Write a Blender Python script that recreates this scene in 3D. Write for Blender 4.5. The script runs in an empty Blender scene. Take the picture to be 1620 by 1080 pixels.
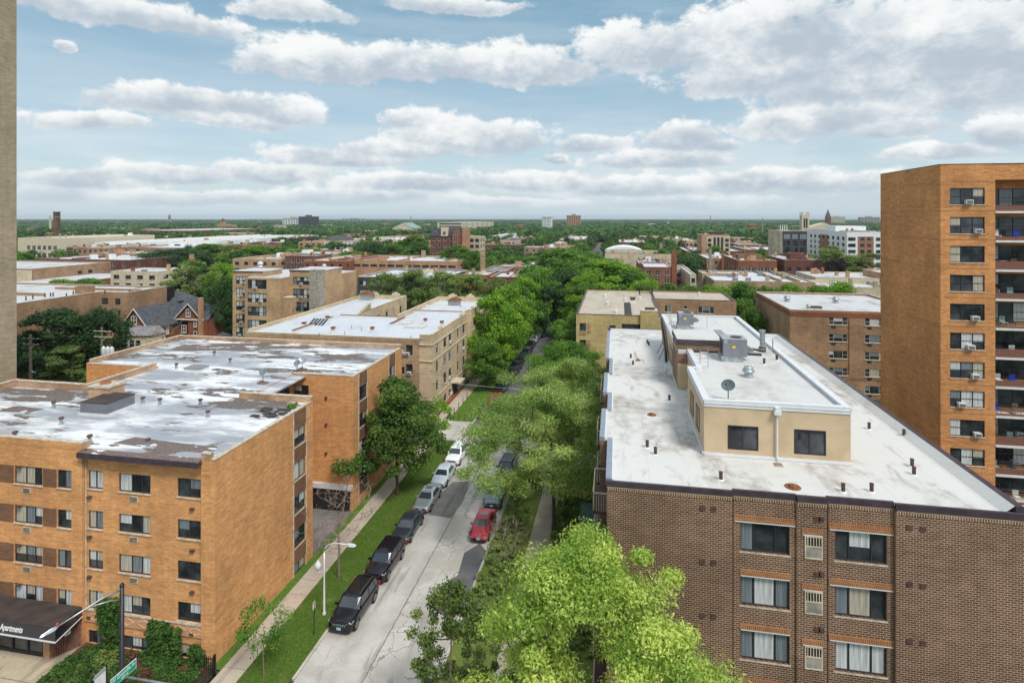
import bpy, bmesh, math, random
import numpy as np
from mathutils import Vector, Matrix
R = math.radians
C = bpy.context.scene.collection
scene = bpy.context.scene

# ------------------------------------------------------------------ camera
CAMZ, F, U0, V0 = 29.5, 900.0, 810.0, 345.0
TH = math.atan(165.0 / 900.0)
cT, sT = math.cos(TH), math.sin(TH)
cam = bpy.data.cameras.new('camera')
cam.sensor_width = 36.0
cam.lens = F / 1620.0 * 36.0
cam.shift_y = -(540.0 - V0) / 1620.0
cam.clip_start = 0.5
cam.clip_end = 30000.0
camo = bpy.data.objects.new('camera', cam)
C.objects.link(camo)
camo.location = (0, 0, CAMZ)
camo.rotation_euler = (R(90), 0, TH)
scene.camera = camo

def ray(u):
    a = (u - U0) / F
    return (-sT + cT * a, cT + sT * a)
def at(u, v, z=0.0):                 # world point of height z seen at a photo position
    d = (CAMZ - z) * F / (v - V0)
    r = ray(u)
    return (d * r[0], d * r[1], z)
def xs(u, Y):                        # X of a photo column on the plane Y
    r = ray(u); return Y * r[0] / r[1]
def ys(u, X):                        # Y of a photo column on the plane X
    r = ray(u); return X * r[1] / r[0]
def dep(x, y): return -sT * x + cT * y
def zs(u, v, Y):                     # height of a photo position on the plane Y
    x = xs(u, Y); return CAMZ - dep(x, Y) * (v - V0) / F

# ------------------------------------------------------------------ light, sky
SUN_EL, SUN_AZ = R(53), R(138)       # azimuth measured from +Y towards +X
sun = bpy.data.lights.new('sun', 'SUN')
sun.energy = 2.7
sun.angle = R(18)
sun.color = (1.0, 0.955, 0.88)
suno = bpy.data.objects.new('sun', sun)
C.objects.link(suno)
sd = Vector((math.sin(SUN_AZ) * math.cos(SUN_EL), math.cos(SUN_AZ) * math.cos(SUN_EL), math.sin(SUN_EL)))
suno.rotation_euler = sd.to_track_quat('Z', 'Y').to_euler()
suno.location = (0, 0, 200)

scene.view_settings.view_transform = 'Standard'
scene.view_settings.look = 'None'
scene.view_settings.exposure = 0.2
scene.view_settings.gamma = 1.0

class NT:
    """small helper around a node tree"""
    def __init__(s, tree):
        s.t = tree; s.n = tree.nodes; s.l = tree.links
    def add(s, typ, **kw):
        n = s.n.new(typ)
        for k, v in kw.items(): setattr(n, k, v)
        return n
    def link(s, a, b): s.l.new(a, b)
    def put(s, sock, v):
        if isinstance(v, bpy.types.NodeSocket): s.l.new(v, sock)
        else: sock.default_value = v
    def m(s, op, a, b=0.0, c=None, clamp=False):
        n = s.n.new('ShaderNodeMath'); n.operation = op; n.use_clamp = clamp
        s.put(n.inputs[0], a); s.put(n.inputs[1], b)
        if c is not None: s.put(n.inputs[2], c)
        return n.outputs[0]
    def mix(s, f, a, b, mode='MIX'):
        n = s.n.new('ShaderNodeMix'); n.data_type = 'RGBA'; n.blend_type = mode
        s.put(n.inputs[0], f)
        s.put(n.inputs[6], a if isinstance(a, bpy.types.NodeSocket) else (*a[:3], 1))
        s.put(n.inputs[7], b if isinstance(b, bpy.types.NodeSocket) else (*b[:3], 1))
        return n.outputs[2]
    def ramp(s, f, lo, hi, a=0.0, b=1.0):
        n = s.n.new('ShaderNodeMapRange'); n.interpolation_type = 'SMOOTHSTEP'
        s.put(n.inputs[0], f); n.inputs[1].default_value = lo; n.inputs[2].default_value = hi
        n.inputs[3].default_value = a; n.inputs[4].default_value = b
        return n.outputs[0]
    def noise(s, vec, scale, detail=4, rough=0.55, dist=0.0, out=0):
        n = s.n.new('ShaderNodeTexNoise'); s.link(vec, n.inputs['Vector'])
        n.inputs['Scale'].default_value = scale; n.inputs['Detail'].default_value = detail
        n.inputs['Roughness'].default_value = rough; n.inputs['Distortion'].default_value = dist
        return n.outputs[out]
    def mapping(s, vec, scale=(1, 1, 1), loc=(0, 0, 0), rot=(0, 0, 0)):
        n = s.n.new('ShaderNodeMapping'); s.link(vec, n.inputs[0])
        n.inputs['Scale'].default_value = scale; n.inputs['Location'].default_value = loc
        n.inputs['Rotation'].default_value = rot
        return n.outputs[0]
    def comb(s, x, y, z=0.0):
        n = s.n.new('ShaderNodeCombineXYZ')
        s.put(n.inputs[0], x); s.put(n.inputs[1], y); s.put(n.inputs[2], z)
        return n.outputs[0]
    def sep(s, v):
        n = s.n.new('ShaderNodeSeparateXYZ'); s.link(v, n.inputs[0]); return n.outputs

world = bpy.data.worlds.new('World')
scene.world = world
world.use_nodes = True
wt = NT(world.node_tree)
wt.n.clear()
sky = wt.add('ShaderNodeTexSky')
sky.sky_type = 'NISHITA'; sky.sun_disc = False
sky.sun_elevation = SUN_EL; sky.sun_rotation = SUN_AZ
sky.altitude = 100; sky.air_density = 1.0; sky.dust_density = 1.2; sky.ozone_density = 1.0
geo = wt.add('ShaderNodeTexCoord')
D = geo.outputs['Generated']
dx, dy, dz = wt.sep(D)
az = wt.m('ARCTAN2', dx, dy)
el = wt.m('ARCSINE', dz)
def azel(u, v):
    r = ray(u); z = -(v - V0) / F
    return math.atan2(r[0], r[1]), math.atan2(z, math.hypot(*r))
CL = [  # clouds: photo column, row, half width, half height, flatness of the base
 (180,12,250,34),(300,36,70,18),(470,14,95,24),(715,6,115,18),
 (510,98,135,38),(660,98,150,38),(820,98,135,38),
 (300,160,160,30),(450,172,80,28),(130,186,120,18),(370,192,100,14),(78,66,22,12),
 (650,190,60,20),(750,212,135,38),(640,238,110,20),(880,246,30,12),
 (480,240,75,20),(560,252,110,16),
 (935,222,55,18),(1065,208,60,34),(1050,247,110,20),(1125,222,45,14),
 (1060,62,170,50),(1240,45,210,84),(1400,60,220,86),(1570,60,160,95),(1210,112,160,36),(1380,125,190,42),(1540,130,120,54),
 (1290,184,150,32),(1420,200,80,20),(1590,205,80,30),(1480,240,90,18),
 (130,276,130,26),(260,272,100,20),(850,282,110,20),(1000,292,110,22),(1200,280,120,26),(420,268,110,22),(650,290,120,20),
 (1340,290,110,20),(60,300,100,20),(560,310,160,18),(1100,318,170,16),(300,312,150,14),(820,322,150,12)]
# large slow warp so that outlines billow
nv = wt.comb(az, wt.m('MULTIPLY', el, 1.5), 0.0)
warp = wt.noise(nv, 8.0, 8, 0.60, 0.0)
fine = wt.noise(nv, 26.0, 7, 0.68, 0.2)
wv = wt.m('ADD', wt.m('MULTIPLY', wt.m('SUBTRACT', warp, 0.5), 3.0), wt.m('MULTIPLY', wt.m('SUBTRACT', fine, 0.5), 1.7))
dw = wt.noise(wt.comb(az, el, 7.0), 5.0, 5, 0.6, 0.0, 1)
dwx, dwy, dwz = wt.sep(dw)
azw = wt.m('ADD', az, wt.m('MULTIPLY', wt.m('SUBTRACT', dwx, 0.5), 0.16))
elw = wt.m('ADD', el, wt.m('MULTIPLY', wt.m('SUBTRACT', dwy, 0.5), 0.045))
best = None; hgt = None
for (u, v, hw, hh) in CL:
    a0, e0 = azel(u, v)
    ra = abs(azel(u + hw, v)[0] - azel(u - hw, v)[0]) / 2 * 1.12
    re = abs(azel(u, v - hh)[1] - azel(u, v + hh)[1]) / 2 * 1.15
    x = wt.m('MULTIPLY', wt.m('SUBTRACT', azw, a0), 1 / ra)
    y = wt.m('MULTIPLY', wt.m('SUBTRACT', elw, e0 - re * 0.3), 1 / re)
    yy = wt.m('MAXIMUM', y, wt.m('MULTIPLY', y, -1.75))
    rr = wt.m('SQRT', wt.m('ADD', wt.m('MULTIPLY', x, x), wt.m('MULTIPLY', yy, yy)))
    f = wt.m('SUBTRACT', 1.0, rr)
    best = f if best is None else wt.m('SMOOTH_MAX', best, f, 0.3)
    hv = wt.m('ADD', y, wt.m('MULTIPLY', f, 0.0))
    w_ = wt.m('EXPONENT', wt.m('MULTIPLY', wt.m('MAXIMUM', f, -4.0), 6.0)); hw_ = wt.m('MULTIPLY', wt.m('MAXIMUM', wt.m('MINIMUM', hv, 2.0), -2.0), w_)
    if hgt is None: hgt = hw_; hb = w_
    else: hgt = wt.m('ADD', hgt, hw_); hb = wt.m('ADD', hb, w_)
hgt = wt.m('DIVIDE', hgt, wt.m('ADD', hb, 1e-6))
# broken layer elsewhere in the sky and close to the horizon
band = wt.noise(wt.comb(wt.m('MULTIPLY', az, 1.1), wt.m('MULTIPLY', el, 7.0), 3.0), 3.2, 7, 0.62)
lowm = wt.ramp(el, 0.02, 0.20, 1.0, 0.0)
lay = wt.m('MULTIPLY', wt.ramp(band, 0.36, 0.66), wt.m('ADD', wt.m('MULTIPLY', lowm, 0.65), 0.22))
high = wt.ramp(el, 0.36, 0.5)
hn = wt.noise(wt.mapping(D, (2, 2, 3.0)), 1.6, 6, 0.6)
back = wt.m('MULTIPLY', wt.ramp(hn, 0.42, 0.58), wt.m('MAXIMUM', high, wt.ramp(dy, 0.2, -0.2)))
cm = wt.ramp(wt.m('ADD', best, wt.m('MULTIPLY', wv, 0.62)), -0.10, 0.24)
dens = wt.ramp(wt.m('ADD', best, wt.m('MULTIPLY', wv, 0.5)), 0.0, 0.55)
shade = wt.m('ADD', wt.m('ADD', wt.m('MULTIPLY', hgt, 0.40), 0.50), wt.m('MULTIPLY', wv, 0.50))
shade = wt.m('SUBTRACT', shade, wt.m('MULTIPLY', dens, 0.16))
tint = wt.mix(wt.ramp(shade, 0.12, 0.86), (3.3, 3.85, 4.4), (6.5, 6.6, 6.55))
skyc = wt.mix(1.0, sky.outputs[0], (1.0, 1.0, 1.0), 'MULTIPLY')
# clean blue-teal of the photograph's clear sky, paler towards the horizon
clear = wt.mix(wt.ramp(el, 0.0, 0.42), (3.7, 4.65, 5.1), (1.5, 2.85, 3.65))
base = wt.mix(0.72, skyc, clear)
c1 = wt.mix(lay, base, (5.0, 5.5, 5.8))
c2 = wt.mix(back, c1, (5.8, 6.2, 6.5))
c3 = wt.mix(wt.m('MULTIPLY', cm, 0.97), c2, tint)
hz = wt.ramp(el, 0.0, 0.06, 0.85, 0.0)
c4 = wt.mix(hz, c3, (4.2, 4.9, 5.3))
bg = wt.add('ShaderNodeBackground')
bg.inputs[1].default_value = 0.13
wt.link(c4, bg.inputs[0])
wo = wt.add('ShaderNodeOutputWorld')
wt.link(bg.outputs[0], wo.inputs[0])

# ------------------------------------------------------------------ materials
MATS = {}
def new_mat(name):
    m = bpy.data.materials.new(name); m.use_nodes = True
    t = NT(m.node_tree); t.n.clear()
    b = t.add('ShaderNodeBsdfPrincipled'); o = t.add('ShaderNodeOutputMaterial')
    t.link(b.outputs[0], o.inputs[0])
    MATS[name] = m
    return m, t, b
def plain(name, col, rough=0.6, metal=0.0, var=0.12, scale=2.0, spec=0.4, coat=0.0):
    m, t, b = new_mat(name)
    tc = t.add('ShaderNodeTexCoord').outputs['Object']
    n = t.noise(tc if not isinstance(scale, tuple) else t.mapping(tc, scale), scale if not isinstance(scale, tuple) else 1.0, 4)
    f = t.ramp(n, 0.3, 0.7, 1 - var, 1 + (var if not isinstance(scale, tuple) else .1))
    c = t.mix(1.0, col, t.comb(f, f, f), 'MULTIPLY')
    t.link(c, b.inputs['Base Color'])
    b.inputs['Roughness'].default_value = rough; b.inputs['Metallic'].default_value = metal
    b.inputs['Specular IOR Level'].default_value = spec
    b.inputs['Coat Weight'].default_value = coat
    b.inputs['Coat Roughness'].default_value = 0.04
    return m
def brick(name, c1, c2, mortar, bw=0.21, bh=0.075, ms=0.012, stain=0.25, streak=0.3, streakcol=(0.7, 0.5, 0.3), bump=0.25, grime=(0.12,0.08,0.05), gr=0.25):
    m, t, b = new_mat(name)
    tc = t.add('ShaderNodeTexCoord').outputs['Object']
    x, y, z = t.sep(tc)
    s = t.m('ADD', x, y)
    v = t.comb(s, z, 0.0)
    bt = t.add('ShaderNodeTexBrick')
    t.link(v, bt.inputs['Vector'])
    bt.inputs['Color1'].default_value = (*c1, 1); bt.inputs['Color2'].default_value = (*c2, 1)
    bt.inputs['Mortar'].default_value = (*mortar, 1)
    bt.inputs['Scale'].default_value = 1.0
    bt.inputs['Brick Width'].default_value = bw; bt.inputs['Row Height'].default_value = bh
    bt.inputs['Mortar Size'].default_value = ms; bt.inputs['Mortar Smooth'].default_value = 0.2
    bt.inputs['Bias'].default_value = 0.0
    col = bt.outputs[0]
    # stretched runs of paler and darker brick
    n1 = t.noise(t.comb(t.m('MULTIPLY', s, 0.8), t.m('MULTIPLY', z, 8.0), 0.0), 1.5, 6, 0.75)
    f1 = t.m('MULTIPLY', t.ramp(n1, 0.50, 0.64), min(1, streak * 1.5))
    col = t.mix(f1, col, streakcol)
    n1b = t.noise(t.comb(t.m('MULTIPLY', s, 1.1), t.m('MULTIPLY', z, 9.0), 5.0), 1.3, 5, 0.7)
    f1b = t.m('MULTIPLY', t.ramp(n1b, 0.54, 0.68), min(1, gr * 1.5))
    col = t.mix(f1b, col, grime)
    n2 = t.noise(tc, 0.22, 5, 0.6)
    n5 = t.noise(t.comb(t.m('MULTIPLY', s, 0.8), t.m('MULTIPLY', z, 2.4), 9.0), 1.3, 6, 0.72)
    f2 = t.m('MULTIPLY', t.ramp(n2, 0.3, 0.7, 1 - stain, 1 + stain * 0.6), t.ramp(n5, 0.32, 0.68, 0.86, 1.13))
    col = t.mix(1.0, col, t.comb(f2, f2, f2), 'MULTIPLY')
    n4 = t.noise(t.comb(t.m('MULTIPLY', s, 2.2), t.m('MULTIPLY', z, 0.18), 2.0), 1.0, 5, 0.7)
    f4 = t.ramp(n4, 0.35, 0.68, 1.04, 0.92)
    col = t.mix(1.0, col, t.comb(f4, f4, f4), 'MULTIPLY')
    t.link(col, b.inputs['Base Color'])
    b.inputs['Roughness'].default_value = 0.85
    b.inputs['Specular IOR Level'].default_value = 0.25
    bp = t.add('ShaderNodeBump'); bp.inputs['Strength'].default_value = bump; bp.inputs['Distance'].default_value = 0.01
    t.link(t.m('SUBTRACT', 1.0, bt.outputs['Fac']), bp.inputs['Height'])
    t.link(bp.outputs[0], b.inputs['Normal'])
    return m

brick('orange_brick', (0.72, 0.325, 0.115), (0.58, 0.225, 0.068), (0.64, 0.40, 0.21), 0.22, 0.07, 0.010, 0.15, 0.45, (0.80, 0.47, 0.22), gr=0.34, grime=(0.24, 0.09, 0.025))
brick('tower_brick', (0.70, 0.295, 0.10), (0.55, 0.205, 0.06), (0.54, 0.34, 0.17), 0.22, 0.08, 0.010, 0.16, 0.30, (0.66, 0.36, 0.15), gr=0.55, grime=(0.17, 0.065, 0.02))
brick('panel_brick', (0.20, 0.085, 0.045), (0.13, 0.05, 0.028), (0.28, 0.17, 0.11), 0.22, 0.08, 0.012, 0.2, 0.1)
brick('brown_jumbo_brick', (0.165, 0.082, 0.05), (0.095, 0.045, 0.029), (0.45, 0.33, 0.23), 0.27, 0.108, 0.016, 0.2, 0.05, (0.3, 0.2, 0.13), 0.4, gr=0.1)
brick('lintel_brick', (0.36, 0.13, 0.04), (0.30, 0.10, 0.03), (0.42, 0.27, 0.16), 0.10, 0.34, 0.016, 0.1, 0.0)
brick('common_brick', (0.48, 0.33, 0.20), (0.34, 0.21, 0.12), (0.38, 0.29, 0.20), 0.22, 0.075, 0.012, 0.3, 0.35, (0.52, 0.36, 0.22), gr=0.55)
brick('parapet_brick', (0.50, 0.26, 0.14), (0.34, 0.15, 0.075), (0.55, 0.42, 0.30), 0.2, 0.075, 0.013, 0.35, 0.5, (0.66, 0.50, 0.36))
brick('limestone_brick', (0.64, 0.50, 0.32), (0.56, 0.43, 0.27), (0.62, 0.50, 0.35), 0.22, 0.08, 0.010, 0.2, 0.25, (0.6, 0.48, 0.32))
brick('yellow_brick', (0.60, 0.46, 0.21), (0.48, 0.36, 0.155), (0.50, 0.40, 0.22), 0.22, 0.08, 0.010, 0.2, 0.3, (0.6, 0.46, 0.24))
brick('brown_brick', (0.42, 0.25, 0.145), (0.29, 0.16, 0.09), (0.33, 0.24, 0.17), 0.22, 0.08, 0.010, 0.25, 0.4, (0.48, 0.31, 0.18), gr=0.5)
brick('tan_brick', (0.56, 0.37, 0.21), (0.42, 0.26, 0.14), (0.42, 0.31, 0.2), 0.22, 0.08, 0.010, 0.25, 0.4, (0.56, 0.38, 0.22), gr=0.45)
brick('red_brick', (0.28, 0.085, 0.04), (0.20, 0.055, 0.03), (0.28, 0.15, 0.1), 0.22, 0.08, 0.010, 0.2, 0.2, (0.36, 0.14, 0.08))
brick('maroon_brick', (0.17, 0.055, 0.04), (0.12, 0.035, 0.03), (0.2, 0.1, 0.08), 0.22, 0.08, 0.010, 0.2, 0.2, (0.25, 0.1, 0.07))
brick('salmon_brick', (0.50, 0.27, 0.15), (0.40, 0.20, 0.11), (0.48, 0.32, 0.2), 0.22, 0.08, 0.010, 0.2, 0.25, (0.6, 0.4, 0.26))
brick('cream_brick', (0.62, 0.52, 0.36), (0.52, 0.43, 0.29), (0.56, 0.48, 0.36), 0.22, 0.08, 0.010, 0.2, 0.2, (0.7, 0.6, 0.45))
brick('dark_panel', (0.06, 0.06, 0.065), (0.045, 0.045, 0.05), (0.09, 0.09, 0.09), 0.6, 0.3, 0.01, 0.2, 0.1, (0.1, 0.1, 0.11))
plain('white_panel', (0.74, 0.75, 0.76), 0.6)
plain('rust_panel', (0.30, 0.15, 0.09), 0.7)
plain('cream_stone', (0.58, 0.50, 0.37), 0.8, var=0.18)
plain('grey_stone', (0.30, 0.27, 0.23), 0.85, var=0.3)
plain('stone_sill', (0.52, 0.45, 0.36), 0.8, var=0.25, scale=3)
plain('concrete', (0.46, 0.41, 0.34), 0.9, var=0.15)
plain('stucco', (0.54, 0.41, 0.265), 0.9, var=0.09, scale=0.9)
plain('white_metal', (0.66, 0.67, 0.69), 0.45, var=0.06)
plain('blue_grey_metal', (0.30, 0.34, 0.40), 0.45, 0.3, var=0.08)
plain('dark_flashing', (0.075, 0.055, 0.07), 0.45, 0.2, var=0.2)
plain('dark_frame', (0.035, 0.036, 0.042), 0.45, 0.0, var=0.1)
plain('pale_frame', (0.52, 0.48, 0.40), 0.6, var=0.1)
plain('white_frame', (0.66, 0.65, 0.62), 0.5, var=0.08)
plain('black_metal', (0.022, 0.022, 0.026), 0.4, 0.2, var=0.2)
plain('galvanised', (0.42, 0.46, 0.48), 0.4, 0.7, var=0.2, scale=4)
plain('unit_grey', (0.20, 0.205, 0.23), 0.5, 0.1, var=0.1)
plain('unit_top', (0.34, 0.36, 0.38), 0.5, 0.1, var=0.1)
plain('yellow_label', (0.75, 0.55, 0.02), 0.5)
plain('dish_grey', (0.13, 0.17, 0.17), 0.5, 0.0, var=0.1)
plain('vent_brown', (0.10, 0.055, 0.045), 0.7, var=0.3, scale=6)
plain('rust', (0.20, 0.075, 0.03), 0.9, var=0.4, scale=8)
plain('wood', (0.20, 0.12, 0.065), 0.85, var=0.3, scale=4)
plain('pole_wood', (0.17, 0.125, 0.09), 0.9, var=0.3, scale=3)
plain('slate', (0.075, 0.08, 0.095), 0.75, var=0.3, scale=1.5)
plain('tar', (0.055, 0.045, 0.042), 0.8, var=0.3, scale=1.0)
plain('terracotta_band', (0.60, 0.32, 0.18), 0.8, var=0.12, scale=1.0)
plain('band_relief', (0.68, 0.42, 0.27), 0.8, var=0.1)
plain('fluted_panel', (0.25, 0.12, 0.085), 0.8, var=0.25, scale=6)
plain('copper_green', (0.25, 0.38, 0.35), 0.6, 0.1, var=0.3, scale=2)
plain('sign_green', (0.0, 0.33, 0.19), 0.45, var=0.04)
plain('sign_white', (0.8, 0.8, 0.82), 0.45, var=0.04)
plain('sign_grey', (0.38, 0.38, 0.42), 0.45, var=0.04)
plain('lamp_white', (0.68, 0.69, 0.72), 0.35, 0.2, var=0.1)
plain('lantern_glass', (0.62, 0.64, 0.66), 0.2, 0.0, var=0.1)
plain('bark', (0.085, 0.062, 0.046), 0.95, var=0.35, scale=8)
plain('bare_bark', (0.24, 0.185, 0.15), 0.95, var=0.3, scale=8)
plain('tyre', (0.015, 0.015, 0.016), 0.8)
plain('rim', (0.42, 0.43, 0.45), 0.3, 0.8, var=0.05)
plain('red_lamp', (0.35, 0.01, 0.01), 0.2)
plain('head_lamp', (0.62, 0.66, 0.7), 0.12, 0.2)
plain('chrome', (0.6, 0.62, 0.65), 0.18, 0.9, var=0.03)
plain('plate', (0.25, 0.5, 0.62), 0.4)
plain('blue_tarp', (0.02, 0.06, 0.4), 0.6)
for nm_, c_ in (('curtain_white', (0.62, 0.64, 0.64)), ('curtain_grey', (0.20, 0.23, 0.26)), ('curtain_cream', (0.50, 0.45, 0.36))): plain(nm_, c_, 0.5, var=0.42, scale=(22, 22, 0.6), coat=0.5)
plain('inside_dark', (0.018, 0.017, 0.018), 0.9)
plain('soil', (0.12, 0.085, 0.055), 0.95, var=0.4, scale=2)
plain('balcony_brown', (0.10, 0.045, 0.04), 0.6, var=0.2)
plain('lattice_brick', (0.19, 0.085, 0.06), 0.8, var=0.4, scale=9)
plain('graffiti_paint', (0.5, 0.45, 0.55), 0.7, var=0.6, scale=1.2)
plain('mansard', (0.055, 0.06, 0.075), 0.7, var=0.3)
plain('orange_accent', (0.62, 0.33, 0.08), 0.7)
plain('green_roof', (0.24, 0.33, 0.31), 0.7)
plain('paint_red', (0.55, 0.07, 0.07), 0.8)

def glass_mat():
    m, t, b = new_mat('glass')
    tc = t.add('ShaderNodeTexCoord').outputs['Object']
    g = t.add('ShaderNodeNewGeometry').outputs['Position']
    n = t.noise(g, 0.55, 3, 0.6)
    c = t.mix(t.ramp(n, 0.35, 0.7), (0.012, 0.014, 0.018), (0.075, 0.085, 0.095))
    t.link(c, b.inputs['Base Color'])
    b.inputs['Roughness'].default_value = 0.07
    b.inputs['Specular IOR Level'].default_value = 0.6
glass_mat()

def car_paint(name, col, metal=0.3):
    m, t, b = new_mat(name)
    b.inputs['Base Color'].default_value = (*col, 1)
    b.inputs['Roughness'].default_value = 0.28; b.inputs['Metallic'].default_value = metal
    b.inputs['Coat Weight'].default_value = 0.55; b.inputs['Coat Roughness'].default_value = 0.04
    return m
car_paint('paint_black', (0.005, 0.0045, 0.007)); car_paint('paint_plum', (0.012, 0.006, 0.014))
car_paint('paint_graphite', (0.035, 0.042, 0.055)); car_paint('paint_silver', (0.42, 0.45, 0.50), 0.6)
car_paint('paint_white', (0.80, 0.81, 0.84), 0.0); car_paint('paint_ice', (0.62, 0.68, 0.76), 0.3)
car_paint('paint_crimson', (0.42, 0.018, 0.035)); car_paint('paint_maroon', (0.17, 0.008, 0.012))
car_paint('paint_navy', (0.012, 0.018, 0.04)); car_paint('paint_steel', (0.16, 0.19, 0.23), 0.5)

def silver_roof():
    m, t, b = new_mat('silver_roof')
    tc = t.add('ShaderNodeTexCoord').outputs['Object']
    st = t.mapping(tc, (0.34, 1.0, 1.0), rot=(0, 0, 0.12))
    n1 = t.noise(st, 0.42, 7, 0.62, 0.4)          # bare patches
    n2 = t.noise(st, 1.1, 6, 0.65, 0.5)
    n3 = t.noise(tc, 6.0, 4, 0.6)
    n4 = t.noise(t.mapping(tc, (0.3, 1.0, 1.0), (11, 4, 0)), 0.30, 5, 0.6)
    x, y, z = t.sep(tc)
    reg = t.noise(tc, 0.09, 2, 0.5)
    f = t.m('ADD', t.m('ADD', t.m('MULTIPLY', n1, 0.6), t.m('MULTIPLY', n2, 0.4)), t.m('MULTIPLY', t.m('SUBTRACT', reg, 0.5), 0.35))
    silver = t.mix(t.ramp(n4, 0.42, 0.60), (0.32, 0.34, 0.38), (0.80, 0.81, 0.83))
    silver = t.mix(t.m('MULTIPLY', t.ramp(n2, 0.50, 0.60), 0.55), silver, (0.30, 0.31, 0.34))
    bare = t.mix(t.ramp(n3, 0.35, 0.65), (0.085, 0.068, 0.062), (0.21, 0.175, 0.155))
    edge = t.ramp(f, 0.532, 0.545)
    col = t.mix(edge, silver, bare)
    # seams of the felt every metre
    sm = t.m('FRACT', t.m('MULTIPLY', y, 0.95)); sl = t.ramp(t.m('ABSOLUTE', t.m('SUBTRACT', sm, 0.5)), 0.47, 0.5, 0.0, 0.16)
    col = t.mix(sl, col, (0.2, 0.2, 0.21))
    t.link(col, b.inputs['Base Color'])
    rr = t.ramp(f, 0.5, 0.6, 0.42, 0.8)
    t.link(rr, b.inputs['Roughness'])
    b.inputs['Specular IOR Level'].default_value = 0.5
    bp = t.add('ShaderNodeBump'); bp.inputs['Strength'].default_value = 0.3; bp.inputs['Distance'].default_value = 0.03
    t.link(n2, bp.inputs['Height']); t.link(bp.outputs[0], b.inputs['Normal'])
silver_roof()
def bare_roof():
    m, t, b = new_mat('bare_felt')
    tc = t.add('ShaderNodeTexCoord').outputs['Object']
    st = t.mapping(tc, (0.5, 1.2, 1.0))
    n1 = t.noise(st, 0.9, 5, 0.6, 0.3); n3 = t.noise(tc, 8.0, 4, 0.6)
    bare = t.mix(t.ramp(n3, 0.35, 0.65), (0.10, 0.075, 0.068), (0.22, 0.17, 0.155))
    col = t.mix(t.ramp(n1, 0.60, 0.615), bare, (0.72, 0.72, 0.75))
    t.link(col, b.inputs['Base Color']); b.inputs['Roughness'].default_value = 0.8
bare_roof()
def white_roof(name, base, dirt, amount, seam=3.0, streaks=0.5, dark=(0.12, 0.10, 0.09), holes=0.0):
    m, t, b = new_mat(name)
    tc = t.add('ShaderNodeTexCoord').outputs['Object']
    x, y, z = t.sep(tc)
    n1 = t.noise(t.mapping(tc, (1, 0.45, 1)), 0.30, 8, 0.66, 0.4)
    n2 = t.noise(tc, 1.1, 6, 0.65)
    n3 = t.noise(t.mapping(tc, (1.2, 0.25, 1)), 0.8, 5, 0.6, 1.0)
    f = t.m('MULTIPLY', t.ramp(t.m('ADD', t.m('MULTIPLY', n1, 0.7), t.m('MULTIPLY', n2, 0.3)), 0.46, 0.66), amount)
    col = t.mix(f, base, dirt)
    col = t.mix(t.m('MULTIPLY', t.ramp(n3, 0.60, 0.76), streaks), col, dark)
    sm = t.m('FRACT', t.m('DIVIDE', x, seam))
    sl = t.ramp(t.m('ABSOLUTE', t.m('SUBTRACT', sm, 0.5)), 0.492, 0.498, 0.0, 0.38)
    sm2 = t.m('FRACT', t.m('DIVIDE', y, seam * 4.1))
    sl2 = t.ramp(t.m('ABSOLUTE', t.m('SUBTRACT', sm2, 0.5)), 0.4965, 0.499, 0.0, 0.35)
    col = t.mix(t.m('MAXIMUM', sl, sl2), col, (0.36, 0.33, 0.30))
    if holes: col = t.mix(t.ramp(n1, 0.62, 0.64, 0.0, holes), col, dark)
    t.link(col, b.inputs['Base Color'])
    b.inputs['Roughness'].default_value = 0.62; b.inputs['Specular IOR Level'].default_value = 0.35
    bp = t.add('ShaderNodeBump'); bp.inputs['Strength'].default_value = 0.15; bp.inputs['Distance'].default_value = 0.03
    t.link(n2, bp.inputs['Height']); t.link(bp.outputs[0], b.inputs['Normal'])
white_roof('tpo_roof', (0.63, 0.62, 0.60), (0.31, 0.275, 0.235), 1.0, 3.05, 0.75, (0.20, 0.17, 0.14))
white_roof('penthouse_membrane', (0.60, 0.595, 0.58), (0.44, 0.41, 0.38), 0.85, 2.4, 0.12, (0.3, 0.26, 0.22))
white_roof('bright_roof', (0.58, 0.61, 0.66), (0.45, 0.46, 0.49), 0.8, 1.1, 0.25, (0.16, 0.15, 0.15))
white_roof('worn_roof', (0.56, 0.56, 0.57), (0.36, 0.34, 0.33), 0.9, 1.1, 0.5, (0.13, 0.105, 0.09), 0.5)
white_roof('grey_roof', (0.24, 0.235, 0.24), (0.13, 0.12, 0.12), 0.9, 1.1, 0.5)
white_roof('cream_roof', (0.62, 0.63, 0.58), (0.5, 0.5, 0.46), 0.7, 2.0, 0.1)
white_roof('gravel_roof', (0.50, 0.43, 0.34), (0.36, 0.30, 0.235), 0.9, 50.0, 0.35, (0.2, 0.15, 0.11))

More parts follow.
